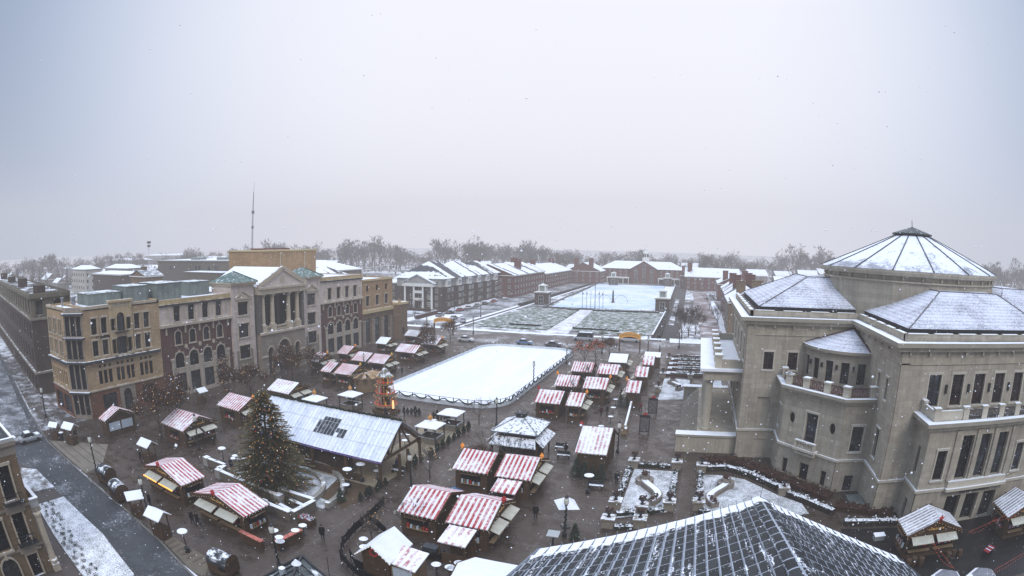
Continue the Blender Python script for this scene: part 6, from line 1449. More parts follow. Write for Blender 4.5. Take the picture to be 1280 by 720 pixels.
for a, b, lab in (((-35.6,29.4),(-32.6,29.3),'red and white topped counter at the hut corner near the street'), ((-31.6,30.1),(-31.2,33.4),'red topped counter set across the terrace end')):
    t = thing('standing_counter', lab, 'counter'); s = MB(); s.bar((*a,1.0),(*b,1.0),.5,.08); s.build('top', M('red white cloth', (.50,.16,.12), .5, 2.4, .7, .2), t)
    s = MB(); s.bar((*a,.5),(*b,.5),.3,.9); s.build('front', wood, t)
t = thing('flower_stand', 'low stand with red and white flowers at the wall corner', 'flower stand', (-32.7,36.1,0)); s = MB(); s.box(-.8,-.5,0,.8,.5,.6); s.build('stand', wood, t); s = MB(); r = random.Random(2)
for k in range(60): s.ico((r.uniform(-.75,.75), r.uniform(-.45,.45), .68+r.uniform(0,.15)), .09, k % 3)
s.build('flowers', [red_paint, white_board, white_board], t)

for i in range(9):
    x = -42.2 + i*.85; m = MB(); m.poly([(x,22.9+.02*i,.017),(x+.34,22.9+.02*i,.017),(x+.34,24.4,.017),(x,24.4,.017)]); structure(m.build('paving_band', M('dark paving band', (.10,.075,.055), .2, .9)))
for i in range(5):
    m = MB(); y = 26.2+i*1.35; x0 = -77.0+i*1.35; m.poly([(x0,y,.017),(x0+11,y-.3,.017),(x0+11,y-.12,.017),(x0,y+.18,.017)]); structure(m.build('paving_band', M('dark paving band', (.10,.075,.055))))
# ---------------------------------------------------------------- street furniture
def lamp_proto():
    t = obj('street_lamp', None); p = MB(); p.lathe([(.22,0),(.22,.4),(.12,.6),(.075,.8),(.06,3.3),(.1,3.35),(.16,3.5)], (0,0,0), 8); p.build('pole', dark_metal, t)
    g = MB(); g.lathe([(.14,3.5),(.24,3.65),(.25,3.95),(.17,4.2)], (0,0,0), 10); g.build('globe', M('frosted globe', (.62,.60,.52), .06, 2, .4, .4), t)
    c = MB(); c.lathe([(.2,4.2),(.2,4.24),(.04,4.42),(.02,4.6)], (0,0,0), 8); c.build('cap', dark_metal, t)
    w = MB()
    for k in range(26): a = k*1.1; w.ico((.1*cos(a), .1*sin(a), .7+k*.1), .085)
    w.build('garland_wrap', dkgreen, t)
    return tag(t, '', 'street lamp', 'black street lamps')
lp = lamp_proto(); LAMPS = [(-30.0,100.4,'black lamp post on the right rim of the ice rink, middle',1.05),(-28.8,121.8,'black lamp post at the far right corner of the ice rink',1.05),(-8.9,68.2,'black lamp post touching the tall pinkish hut',1.),(-10.0,44.6,'garlanded lamp post in front of the white parasol, near the tiled roof',1.),(-27.6,74.1,'lamp post at the near corner of the rink',1.),(-28.0,48.9,'lamp post with pale globe on the path below the tent end',1.),(-61.3,26.5,'lamp post on the street corner paving at left',1.1),(-46.6,25.4,'lamp post with yellowish globe beside the street kiosks',1.),(-29.6,28.0,'lamp post close to the peaked metal roof',1.),(-57.4,42.6,'lamp post before the pale hut with brown counters',1.15),(-73.5,76.5,'lamp post against the theatre tower',1.1),(-63.6,93.6,'lamp post between the middle row striped huts',1.),(-64.5,153.,'double lamp post by the far street, right of the left arch',1.2),(-75.8,145.,'dark lamp post beside the grey roofed booth',1.2),(-8.2,126.,'lamp post behind the flat white roof hut',1.3),(-11.6,134.,'lamp post right of the right arch',1.2),(-23.4,137.,'lamp post left of the right arch, before the van',1.1),(-4.5,150.,'lamp post at the crossing near the snowy bed',1.2),(-78.,192.,'lamp post on the left road edge',1.3),(-98.,40.,'lamp post on the snowy street far left',1.),(-89.,29.5,'thin lamp post on the kerb below the corner building',1.2)]
for i, (x, y, lab, s) in enumerate(LAMPS): place(lp, i > 0, lab, (x, y, 0), 0, s)
def heater_proto():
    t = obj('patio_heater', None); p = MB(); p.lathe([(.28,0),(.28,.5),(.2,.55),(.06,.6),(.05,2.2)], (0,0,0), 8); p.build('stand', dark_metal, t)
    d = MB(); d.lathe([(.1,2.05),(.55,2.2),(.52,2.26),(.12,2.42)], (0,0,0), 14); d.build('reflector', snow_m, t); return tag(t, '', 'patio heater', 'patio heaters with snowy white discs')
hp = heater_proto()
for i, (x, y, lab) in enumerate([(-33.9,48.0,'white-topped patio heater on the deck, nearer the tent'),(-34.3,45.9,'white-topped patio heater on the deck, by the curved wall'),(-50.8,41.5,'white-topped patio heater left of the big tree'),(-37.8,23.9,'white-topped patio heater on the striped street deck'),(-10.0,54.9,'white-topped patio heater behind the white parasol')]): place(hp, i > 0, lab, (x, y, 0))
def parasol():
    t = thing('parasol_kiosk', 'square white parasol roof behind the garlanded lamp post', 'parasol', (-10.4,46.6,0), .5); p = MB(); p.lathe([(.05,0),(.05,2.9)], (0,0,0), 6); p.box(-.4,-.4,0,.4,.4,.1); p.build('pole', dark_metal, t)
    r = MB(); h = 1.0; r.add([(-h,-h,2.5),(h,-h,2.3),(h,h,2.45),(-h,h,2.6),(0,0,3.35)], [(0,1,4),(1,2,4),(2,3,4),(3,0,4)]); r.build('canopy', snow_m, t)
parasol()
def cart_proto():
    t = obj('barrel_cart', None); b = MB(); n = 10
    prof = [(1.0*cos(pi*k/n), 1.3+.85*sin(pi*k/n)) for k in range(n+1)]
    for k in range(n): (y0,z0),(y1,z1) = prof[k], prof[k+1]; b.quad((-1.1,y0,z0),(1.1,y0,z0),(1.1,y1,z1),(-1.1,y1,z1))
    b.build('barrel_roof', M('dark barrel roof', (.035,.036,.04), .3, 1., .6, .3, snow=.45, snscale=1.3), t)
    w = MB(); w.poly([(1.08,y,z) for y, z in prof]); w.poly([(-1.08,y,z) for y, z in prof][::-1]); w.box(-1.08,-.98,.35,1.08,.98,1.29); w.build('body', wood, t)
    m = MB(); m.box(.3,-1.04,.9,1.,-.985,1.28); m.build('hatch', black, t)
    for x in (-.7,.7):
        for y in (-.9,.9): q = MB(); q.add([(x+.3*cos(2*pi*k/12), y+s*.05, .32+.3*sin(2*pi*k/12)) for s in (-1,1) for k in range(12)], [(k,(k+1)%12,12+(k+1)%12,12+k) for k in range(12)]+[tuple(range(12)),tuple(range(23,11,-1))]); q.build('wheel', dark_metal, t)
    return tag(t, '', 'market cart', 'dark barrel-roofed carts')
cp = cart_proto()
for i, (x, y, r, lab) in enumerate([(-57.4,26.2,.1,'barrel-roofed cart along the street, farthest of the three'),(-52.2,25.0,-.1,'barrel-roofed cart along the street, beside the white kiosks'),(-32.6,24.0,.15,'barrel-roofed cart near the peaked metal roof, closest of the three')]): place(cp, i > 0, lab, (x, y, 0), r+E90*0)
def kiosk_proto():
    t = obj('kiosk', None); w = MB(); w.box(-.75,-.6,0,.75,.6,1.0); w.build('counter', wood, t); p = MB()
    for x in (-.7,.7):
        for y in (-.55,.55): p.box(x-.05,y-.05,1.0,x+.05,y+.05,2.15)
    pieces(p, 'post', timber, t); r = MB()
    for s in (-1,1): v = [(-1.05,0,2.75),(1.05,0,2.75),(1.05,s*.95,2.15),(-1.05,s*.95,2.15)]; u = [(x,y,z-.08) for x,y,z in v]; r.add(v+u, [(0,1,2,3),(7,6,5,4),(2,6,7,3),(0,3,7,4),(1,5,6,2)])
    r.build('roof', snow_m, t); return tag(t, '', 'kiosk', 'small gabled kiosks')
kp = kiosk_proto()
for i, (x, y, r, s, lab) in enumerate([(-47.6,24.6,1.2,1.,'small white-gabled kiosk along the street, between carts'),(-41.9,23.9,.15,1.1,'small white-roofed kiosk at the head of the striped deck'),(-58.9,34.6,.1,1.15,'small white-roofed kiosk on the round paving at left'),(-73.4,28.4,.4,1.15,'small grey-gabled kiosk before the pale shutters hut'),(-77.6,27.,.6,.9,'tiny white-roofed kiosk at the street corner'),(-75.,58.,E90,1.,'tiny white-roofed booth against the arcade')]): place(kp, i > 0, lab, (x, y, 0), r, s)
# potted evergreens edging the decks
def pot_proto():
    t = obj('potted_evergreen', None); p = MB(); p.lathe([(.24,0),(.3,.4)], (0,0,0), 8); p.build('pot', M('dark pot', (.05,.045,.042), .2, 2), t)
    f = MB(); r = random.Random(4)
    for k in range(90):
        h = r.random()**.8; a = r.uniform(0,2*pi); rr = .42*(1-h)+.05; f.ico((rr*cos(a)*r.uniform(.5,1), rr*sin(a)*r.uniform(.5,1), .42+h*.95), .1, 0, 1.5)
    f.build('foliage', dkgreen, t); return tag(t, 'small dark potted evergreen edging the market decks', 'potted plant', 'small potted evergreens edging the decks')
pp_ = pot_proto(); pots = [(-31.2+ (k % 2)*.25, 43.6+k*.95) for k in range(6)] + [(-31.0-.3*(k % 2), 51.6+k*.9) for k in range(7)] + [(-30.7-.25*(k % 2), 59.+k*.85) for k in range(16)] + [(-42.6+k*.7, 74.4) for k in range(4)] + [(-37.9+k*.65, 74.2) for k in range(5)] + [(-53.9+k*.8,74.6) for k in range(3)]
rr_ = random.Random(9)
for i, (x, y) in enumerate(pots): place(pp_, i > 0, pp_['label'], (x, y, 0), rr_.uniform(0,6), rr_.uniform(.6,.95))
# arches over the entrances
def arch_sign(x0, x1, y, label, z=3.3):
    t = thing('entrance_arch', label, 'arch sign', ((x0+x1)/2, y, 0)); W = (x1-x0)/2; p = MB()
    for x in (-W+.15, W-.15): p.box(x-.16,-.16,0,x+.16,.16,z)
    pieces(p, 'post', timber, t); b = MB(); n = 16; g = lambda x: z + .75*(1-(x/W)**2); tr = MB()
    for k in range(n):
        a, c = -W+2*W*k/n, -W+2*W*(k+1)/n; b.add([(a,-.09,g(a)-.1),(c,-.09,g(c)-.1),(c,-.09,g(c)+1.0),(a,-.09,g(a)+1.0),(a,.09,g(a)-.1),(c,.09,g(c)-.1),(c,.09,g(c)+1.0),(a,.09,g(a)+1.0)], [(0,1,2,3),(5,4,7,6),(3,2,6,7),(4,5,1,0)])
        tr.bar((a,-.12,g(a)+1.0),(c,-.12,g(c)+1.0),.1); tr.bar((a,-.12,g(a)-.1),(c,-.12,g(c)-.1),.1)
    b.build('arch_board', yellow, t); tr.build('arch_trim', orange, t)
    l = MB(); r = random.Random(1)
    for k in range(14):
        x = -W*.82+1.64*W*k/13; h = r.uniform(.32,.5); l.box(x-.1,-.15,g(x)+.2,x-.02,-.095,g(x)+.2+h)
        l.box(x-.02,-.15,g(x)+.2+(h-.1)*(k % 2),x+.1,-.095,g(x)+.3+(h-.1)*(k % 2))
    l.build('lettering', red_paint, t)
arch_sign(-75.6,-69.2,149.2,'yellow arched entrance sign before the columned porch, left of the rink'); arch_sign(-19.8,-14.2,141.2,'yellow arched entrance sign before the lawn, right of the rink')
# light arch, wooden barrier arm and menu boards on the right walkway
t = thing('barrier_arm', 'long white barrier arm sloping up from a tan box on the right walkway', 'barrier', (-9.2,76.6,0)); b = MB(); b.box(-.5,-.5,0,.5,.5,1.1); b.build('box', wood_light, t); b = MB(); b.bar((0,.3,1.0),(-.6,11.5,1.6),.3,.22); b.build('arm', M('white arm', (.55,.53,.48), .1, 1, .6, .3, snow=.6), t)
for x, y, lab in ((-6.4,76.8,'framed menu board with red crest, nearer one on the walkway'),(-6.1,86.4,'framed menu board with red crest, farther one on the walkway')):
    t = thing('menu_board', lab, 'sign board', (x,y,0)); b = MB(); b.box(-.75,-.06,.35,.75,.06,2.9); b.build('frame', dark_metal, t); b = MB(); b.box(-.62,-.1,.5,.62,-.07,2.5); b.box(-.62,.07,.5,.62,.1,2.5); b.build('notice', M('grey notice', (.13,.115,.115), .5, 3.), t); b = MB(); b.add([(-.4,-.05,2.9),(.4,-.05,2.9),(0,-.05,3.35),(-.4,.05,2.9),(.4,.05,2.9),(0,.05,3.35)],[(0,1,2),(5,4,3),(0,2,5,3),(1,4,5,2)]); b.build('crest', red_paint, t); b = MB(); b.box(-.7,-.3,0,-.6,.3,.35); b.box(.6,-.3,0,.7,.3,.35); pieces(b, 'foot', dark_metal, t)
t = thing('sign_board', 'small grey slanted sign on a post by the tiled roof corner', 'sign', (-10.6,42.8,0)); b = MB(); b.box(-.07,-.07,0,.07,.07,1.1); b.build('post', dark_metal, t); b = MB(); b.add([(-.55,-.4,1.05),(.55,-.4,1.05),(.55,.4,1.3),(-.55,.4,1.3),(-.55,-.4,1.11),(.55,-.4,1.11),(.55,.4,1.36),(-.55,.4,1.36)],[(3,2,1,0),(4,5,6,7),(0,1,5,4),(1,2,6,5),(2,3,7,6),(3,0,4,7)]); b.build('panel', M('pale sign', (.40,.41,.40), .1, 2), t)
def bin_(x, y, lab, w=.8, h=1.2):
    t = thing('bench_group', lab, 'bench', (x,y,0)); b = MB(); b.box(-w,-.25,.42,w,.25,.5); b.build('seat', M('snowy slats', (.08,.07,.065), .2, 2, .7, .2, snow=.6, snscale=2), t); b = MB(); b.box(-w,.22,.5,w,.28,.95); b.build('backrest', dark_metal, t); b = MB()
    for s in (-1,1): b.box(s*w*.85-.05,-.22,0,s*w*.85+.05,.22,.42)
    pieces(b, 'leg', dark_metal, t)
bin_(-9.4,56.3,'dark bench beside the patio heater on the walkway'); bin_(-16.2,67.4,'black bench right of the grey hip roof, upper'); bin_(-15.2,64.6,'black bench right of the grey hip roof, lower'); bin_(-31.6,52.2,'dark bench at the tent corner post')
# ---------------------------------------------------------------- formal gardens
frost = snow_patch('frosted garden bed', (.105,.10,.08), .50, .55, .16, .9, fine=.55)
sheet('garden_bed', [(-6.0,49.6),(-1.1,51.8),(-1.1,63.2),(-6.0,63.2)], .03, frost)
sheet('garden_bed', [(2.5,50.),(14.5,52.),(14.,54.6),(11.2,57.2),(7.7,61.4),(5.2,62.6),(2.5,62.6)], .03, frost)
sheet('garden_bed', [(-6,96),(-.6,97.6),(-.6,113),(-6,113.5)], .03, frost)
sheet('garden_bed', [(2.6,100),(6.,100),(6,120),(2.6,120)], .03, frost)
sheet('garden_bed', [(-6,116),(6,116),(6,139),(-6,139)], .03, snow_patch('snowy beds', (.06,.055,.05), .66, .35, .14, .9, fine=.4))
planter_stone = M('planter stone', (.22,.185,.155), .12, .8, .8, .2, snow=.25)
def urn_proto():
    t = obj('urn_post', None); b = MB(); b.box(-.55,-.55,0,.55,.55,.9); b.box(-.68,-.68,.9,.68,.68,1.08); b.build('pier', M('pier stone', (.24,.205,.16), .12, .8, .8, .2, snow=.55, snscale=1.6), t)
    u = MB(); u.lathe([(.22,1.08),(.22,1.16),(.1,1.24),(.12,1.34),(.36,1.62),(.46,1.68),(.4,1.7)], (0,0,0), 10); u.build('urn', M('dark iron urn', (.03,.028,.028), .3, 2, .6, .3), t)
    f = MB(); r = random.Random(3)
    for k in range(26): f.ico((r.uniform(-.34,.34), r.uniform(-.34,.34), 1.72+r.uniform(0,.28)), .1)
    f.build('dry_plant', M('dry russet plant', (.085,.05,.042), .5, 3., .9, .1, snow=.25, snscale=3.), t); return tag(t, '', 'garden pier', 'stone piers topped with dark urns')
up_ = urn_proto()
for i, (x, y, lab) in enumerate([(-6.2,63.8,'urn-topped stone pier at the far left corner of the S-planter garden'),(-.9,64.2,'urn-topped stone pier at the far right corner of the S-planter garden'),(-6.5,51.8,'urn pier on the left edge of the S-planter garden, by the white block'),(-6.5,47.7,'urn pier at the near left corner of the S-planter garden'),(-3.7,51.2,'urn pier before the S-planter garden, in the middle'),(-3.5,48.2,'urn pier nearest the tiled roof ridge'),(-1.,52.6,'urn pier at the near right corner of the S-planter garden'),(2.2,63.5,'urn pier at the far corner of the mirrored garden'),(2.1,53.,'urn pier at the near edge of the mirrored garden'),(12.,57.2,'stone pier in the hedge below the curved bay'),(-6.4,101.8,'urn pier at the left of the farther garden'),(-6.4,113.8,'urn pier at the back left of the farther garden'),(-.6,113.8,'urn pier at the back right of the farther garden'),(2.8,113.6,'urn pier before the portico, back one'),(2.8,101.,'urn pier before the portico, front one'),(-6.2,131.,'urn pier among the farthest beds')]): place(up_, i > 0, lab, (x, y, 0))
def s_planter(cx, cy, flip, lab, s=1.):
    t = thing('s_planter', lab, 'planter', (cx,cy,0)); b = MB(); top = MB(); pts = []
    for k in range(31):
        f = k/30
        if f < .55: a = radians(60 - 75*f/.55); x, y = .2+.9*cos(a)*1.2, 1.2 + 2.2*(.5-f)*1.2
        x = 1.0*sin(pi*1.35*(1-f)+.35) ; y = 3.0 - 6.0*f
        pts.append(Vector((x*flip*s, y*s)))
    for w, z0, z1, mb in ((.5,0,.6,b),(.36,.59,.66,top)):
        Ls, Rs = [], []
        for i, p in enumerate(pts):
            d = (pts[min(i+1,30)]-pts[max(i-1,0)]).normalized(); n = Vector((-d.y,d.x)); Ls.append(p+n*w); Rs.append(p-n*w)
        for i in range(30): mb.prism([Ls[i][:],Ls[i+1][:],Rs[i+1][:],Rs[i][:]], z0, z1)
    b.build('wall', planter_stone, t); top.build('bed', M('planter snow', (.2,.18,.17), .3, 2, .8, .2, snow=1.2, snscale=2.), t)
    r = MB(); c = (-.9*flip*s, 2.9*s, 0); r.lathe([(1.05,0),(1.05,.6),(.9,.62)], c, 18); r.lathe([(.6,.62),(.55,1.05),(.4,1.1)], c, 14); r.build('round_planter', planter_stone, t)
    f = MB(); q = random.Random(6)
    for k in range(50): a = q.uniform(0,6.3); d = q.uniform(0,.5); f.ico((c[0]+d*cos(a), c[1]+d*sin(a), 1.1+q.uniform(0,.4)), .13)
    for k in range(40): p = pts[q.randrange(24,31)]; f.ico((p.x+q.uniform(-.3,.3), p.y+q.uniform(-.3,.3), .7+q.uniform(0,.25)), .11)
    f.build('dry_plant', M('dry russet plant', (.085,.05,.042)), t)
s_planter(-3.4, 56.2, 1, 'S-shaped raised stone planter with round end, left garden'); s_planter(4.3, 56.4, -1, 'mirrored S-shaped stone planter, right garden'); s_planter(-3.2, 106., 1, 'S-shaped stone planter in the farther garden', .95)
def hedge(pts, w, h, lab, m=hedge_red, seed=1, dens=26, group=None):
    t = MB(); r = random.Random(seed)
    for a, b in zip(pts, pts[1:]):
        a, b = Vector(a), Vector(b); n = int((b-a).length*dens*w); d = (b-a).normalized(); nr = Vector((-d.y,d.x))
        for k in range(n):
            p = a + (b-a)*r.random() + nr*r.uniform(-w/2,w/2); z = h*(.25+.75*r.random()**.5); s = r.uniform(.10,.2)
            q = [Vector((p.x,p.y,z)) + Vector((r.gauss(0,1),r.gauss(0,1),r.gauss(0,.8))).normalized()*s for _ in range(4)]
            t.poly([q[0],q[1],q[2]]); t.poly([q[0],q[2],q[3]])
        t.bar((a.x,a.y,h*.35),(b.x,b.y,h*.35),w*.7,h*.7)
    return tag(t.build('hedge', m), lab, 'hedge', group)
hedge([(3.,64.),(5.4,64.4),(8.1,62.6),(11.4,58.6)], .9, .9, 'clipped hedge with snowy top curving along the mirrored garden', M('snow topped hedge', (.035,.03,.024), .5, 2.5, .9, .1, snow=.95, snscale=1.4), 2)
hedge([(12.4,57.),(14.4,54.8),(17.2,51.6)], .9, .9, 'clipped hedge with snowy top below the curved bay, right of the pier', M('snow topped hedge', (.035,.03,.024)), 3)
hedge([(7.,66.6),(11.2,62.4),(17.6,55.6)], 2.6, .8, 'wide russet shrub bed along the foot of the curved bay', hedge_red, 4, 24)
hedge([(2.5,66.8),(7.,67.4)], 2.4, .7, 'russet shrub bed beside the portico podium', hedge_red, 5, 24)
hedge([(17.6,53.2),(21.2,51.8),(24.4,50.2)], 2.0, .8, 'russet shrub bed at the corner of the south wing', hedge_red, 6, 26)
hedge([(18.,49.),(24.4,48.2)], .9, .9, 'dark hedge with snowy top above the hidden yard', M('snow topped hedge', (.035,.03,.024)), 7)
for i, (p, lab) in enumerate([([(-5.6,64.2),(-1.7,64.3)],'dark low hedge at the back of the S-planter garden'),([(-6.5,63.),(-6.6,52.8)],'snowy low hedge on the left of the S-planter garden'),([(-.9,62.8),(-.9,53.4)],'snowy low hedge on the right of the S-planter garden'),([(-6.1,50.2),(-4.4,50.8)],'short dark hedge at the near left of the S-planter garden'),([(-3.,51.2),(-1.5,52.)],'short dark hedge at the near right of the S-planter garden'),([(-5.8,47.2),(-4.1,47.6)],'rounded snowy shrub between the two near urn piers'),([(2.2,62.6),(2.1,54.)],'low hedge on the left of the mirrored garden'),([(2.3,51.9),(3.4,52.2)],'short dark hedge at the near end of the mirrored garden')]): hedge(p, .75, .6, lab, hedge_green, 20+i, 30)
for i in range(14):
    y = 115.5+i*1.75; x0 = -6.2 + (i % 3)*1.2; x1 = 6. - (i % 2)*2.; hedge([(x0,y),(x1,y+rr_.uniform(-.6,.6))], .9, .6, 'dark clipped hedge row with snow in the farthest garden beds', hedge_green if i % 3 else hedge_red, 40+i, 14, 'hedge rows in the far garden beds')
hedge([(-1.3,99.),(4.2,99.2)], .6, .5, 'low snow-capped hedge closing the farther garden', M('white hedge', (.4,.38,.36), .2, 2, .8, .2, snow=1.2), 60, 10)
for i, (p, lab) in enumerate([([(-61,175.4),(-50.5,175.8)],'dark hedge with snow at the front of the left lawn'),([(-39.5,174.5),(-24.5,173.2)],'dark hedge at the front of the right lawn'),([(-53.,226.6),(-49.4,226.9)],'dark hedge clump by the flagpoles, left'),([(-42.5,228.6),(-33.6,229.2)],'dark hedge clump by the flagpoles, right'),([(-43.4,227.3),(-16.,229.6)],'thin hedge along the back of the right lawn')]): hedge(p, 1.5, 1.3, lab, hedge_green, 70+i, 6)
hedge([(-11.2,166),(-14.4,300)], 1.6, 1.2, 'long dark hedge below the brick wall right of the pool', M('dark hedge', (.028,.024,.022), .5, 1.5, .9, .1, snow=.3), 80, 3)
hedge([(-77.6,236),(-76.4,400)], 2.2, 1.3, 'long dark hedge between road and pool', M('dark hedge', (.028,.024,.022)), 81, 2)
hedge([(-96,176),(-97.5,205)], 2., 1.6, 'dark shrubs beside the columned porch', hedge_red, 82, 5)
hedge([(-118,199),(-103,200)], 2.4, 1.4, 'russet shrubs in front of the columned porch', hedge_red, 83, 5)
sheet('snowy_square', [(-96,176),(-83,176),(-87,197),(-101,190)], .03, snow_patch('square snow', (.25,.24,.24), .85, .2, .1))
# low shrubs in the street verge
def shrub_proto(name, m, label, group, n=44, s=.5):
    b = MB(); r = random.Random(8)
    for k in range(n):
        a, e = r.uniform(0,2*pi), r.uniform(0,1); d = s*r.uniform(.4,1)
        c = Vector((d*cos(a)*cos(e), d*sin(a)*cos(e), d*sin(e)*.9+.05)); q = [c+Vector((r.gauss(0,1),r.gauss(0,1),r.gauss(0,1))).normalized()*s*.34 for _ in range(3)]; b.poly(q)
    return tag(b.build(name, m), label, 'shrub', group)
sp_ = shrub_proto('low_shrub', hedge_green, 'low dark shrub half buried in the snowy verge', 'low shrubs along the inner edge of the snowy verge'); n_ = 0
for j, off in enumerate((.5,1.5)):
    for k in range(22):
        f = k/21; x = -57.2+f*21; y = 14.9 - f*3.0 + off + .35*sin(k*1.7); place(sp_, n_ > 0, sp_['label'], (x, y, .1), k, rr_.uniform(.5,.85)); n_ += 1
# ---------------------------------------------------------------- right yard under the concert hall
sheet('dark_yard', [(16,34),(62,34),(62,51),(25,51),(24.5,47.4),(17.5,48.2)], .013, M('vignetted wet paving', (.017,.015,.014), .4, .8, .4, .3))  # lens corner darkening put into the paving colour
def hexkiosk(x, y, lab):
    t = thing('hexagonal_tent', lab, 'tent', (x,y,0)); r = MB(); r.lathe([(1.9,2.5),(1.35,2.85)], (0,0,0), 6, a0=pi/6, cap=False); r.build('white_rim', snow_m, t); r = MB(); r.lathe([(1.34,2.84),(.05,3.5)], (0,0,0), 6, a0=pi/6); r.build('canopy', M('grey canopy', (.20,.20,.22), .2, 2, .6, .3, snow=.25), t); p = MB()
    for k in range(6): a = pi/6+2*pi*k/6; p.box(1.75*cos(a)-.05, 1.75*sin(a)-.05, 0, 1.75*cos(a)+.05, 1.75*sin(a)+.05, 2.5)
    pieces(p, 'post', dark_metal, t)
hexkiosk(23.9,32.5,'hexagonal tent top with white rim, left of the two at the lower right'); hexkiosk(27.7,31.6,'hexagonal tent top with white rim, right of the two at the lower right')
t = thing('grey_ramp', 'low flat grey green ramp between the shrub beds', 'utility box', (20.6,54.,0)); b = MB(); b.box(-.9,-1.6,0,.9,1.6,.4); b.build('body', M('grey green ramp', (.10,.115,.11)), t); b = MB(); b.box(-.95,-1.65,.4,.95,1.65,.46); b.build('lid', M('grey green ramp top', (.12,.135,.125)), t)  # low flat block for the grey ramp
t = thing('crate_stack', 'pale crate lying in the hidden yard beyond the tiled roof', 'crate', (21.3,45.4,0)); b = MB(); b.box(-.6,-.4,0,.6,.4,.5); b.build('body', M('pale crate', (.30,.30,.29)), t); b = MB(); b.box(-.64,-.44,.5,.64,.44,.56); b.build('lid', snow_m, t)
t = thing('red_table', 'red table with white stripes in the dark yard', 'table', (33.1,38.8,0), .5); b = MB(); b.box(-.8,-.4,.72,.8,.4,.78); b.box(-.12,-.41,.781,.12,.41,.79); b.build('table_top', M('bright red', (.25,.02,.025), .1, 1, .5, .3), t); b = MB(); b.box(-.35,-.4,.785,-.2,.4,.80); b.box(.3,-.4,.785,.45,.4,.80); b.build('runner', white_board, t)
for s in (-.7,.7): b = MB(); b.box(s-.05,-.3,0,s+.05,.4,.72); b.build('leg', dark_metal, t)
for i, (x, y, lab) in enumerate([(23.6,39.4,'stack of brown barrels at the corner of the ribbed hut'),(28.6,39.6,'wooden bench stack before the ribbed hut')]):
    t = thing('barrel_stack', lab, 'barrels', (x,y,0))
    for k in range(3): b = MB(); b.lathe([(.3,0),(.38,.4),(.3,.85)], (.75*k-.7,.2*(k%2),0), 12); b.build('barrel', wood, t)
t = thing('light_chain', 'string of tiny red lights slung across the dark yard', 'string lights'); b = MB(); pts = [(29.8,39.8,2.6),(33,40,3.2),(40,41.5,3.4)]; pts2 = [(24.8,39.2,2.6),(25.3,34.,2.6)]; pts3 = [(24,32.8,2.5),(28,32.2,2.3),(36,34,2.8)]
for P in (pts, pts2, pts3):
    for a, c in zip(P, P[1:]):
        n = int((Vector(c)-Vector(a)).length/.35)
        for k in range(n): f = k/n; b.ico((a[0]+(c[0]-a[0])*f, a[1]+(c[1]-a[1])*f, a[2]+(c[2]-a[2])*f-.5*sin(pi*f)), .045)
        b.bar(a, c, .012)
b.build('bulbs', M('red bulbs', (.5,.08,.05), .1, 1, .5, .3, emit=((1.,.2,.1), .3)), t)
# ---------------------------------------------------------------- brick pavilions, flagpoles, sculpture
def pavilion_proto():
    t = obj('brick_pavilion', None); b = MB(); b.box(-3,-3,0,3,3,5.2); b.build('wall', dark_brick, t); f = Facade(-3,-3,0,6); simple_windows(t, f, (3,), (.8,), 2.2, 3.4); f = Facade(3,-3,E90,6); simple_windows(t, f, (3,), (.8,), 2.2, 3.4)
    c = MB(); c.box(-3.4,-3.4,5.2,3.4,3.4,5.7); c.build('cornice', M('pavilion cornice', (.30,.26,.2), .1, .8, .8, .2, snow=.7), t); l = MB(); l.box(-1.7,-1.7,5.7,1.7,1.7,6.1)
    for x in (-1.4,1.4):
        for y in (-1.4,1.4): l.box(x-.22,y-.22,6.1,x+.22,y+.22,8.4)
    l.box(-1.8,-1.8,8.4,1.8,1.8,8.8); l.lathe([(1.6,8.8),(.1,9.5)], (0,0,0), 4, a0=pi/4); l.build('lantern', white_paint, t); g = MB(); g.box(-1.2,-1.2,6.1,1.2,1.2,8.4); g.build('lantern_glass', M('pale green glass', (.25,.29,.27), .1, 1, .2, .5), t); return tag(t, '', 'pavilion', 'brick lantern pavilions around the pool')
pv = pavilion_proto()
for i, (x, y, lab) in enumerate([(-70.2,247.,'brick lantern pavilion at the near left corner of the pool'),(-15.2,239.6,'brick lantern pavilion at the near right corner of the pool'),(-60.8,396.,'brick lantern pavilion at the far left of the pool'),(-22.9,408.,'brick lantern pavilion at the far right of the pool')]): place(pv, i > 0, lab, (x, y, 0))
def flag_proto():
    t = obj('flagpole', None); b = MB(); b.lathe([(.14,0),(.07,9.)], (0,0,0), 6); b.ico((0,0,9.1), .16); b.build('pole', M('dark pole', (.09,.09,.10)), t); f = MB(); pts = [(.1,0,8.8),(.5,.1,8.2),(.55,-.05,7.4),(.12,0,7.6)]; f.poly(pts); f.poly(pts[::-1]); f.build('flag', M('limp flag', (.06,.03,.05), .6, 2.), t); return tag(t, 'flagpole with a limp dark flag before the pool', 'flagpole', 'flagpoles before the pool')
fp_ = flag_proto()
for i, (x, y, s) in enumerate([(-48.9,232.8,.85),(-47.2,233.2,.85),(-45.4,233.4,.85),(-43.6,233.6,1.25),(-41.8,234.,.85),(-40.3,234.2,.85)]): place(fp_, i > 0, fp_['label'], (x, y, 0), i*.7, s)
t = thing('arc_sculpture', 'pool fountain with dark obelisk between two thin arcs', 'sculpture', (-40.9,265.7,.3)); b = MB(); b.lathe([(.9,0),(.9,.4),(.55,.5),(.35,5.2),(.1,6.)], (0,0,0), 4); b.build('obelisk', M('dark bronze', (.07,.075,.08), .3, 1, .4, .5, metal=.3), t)
for s in (-1,1): b = MB(); b.tube([(s*(.8+3.2*(1-cos(pi*k/14))), 0, 3.6*sin(pi*k/14)) for k in range(15)], .1, 5); b.build('arc', M('pale arc', (.30,.31,.33)), t)
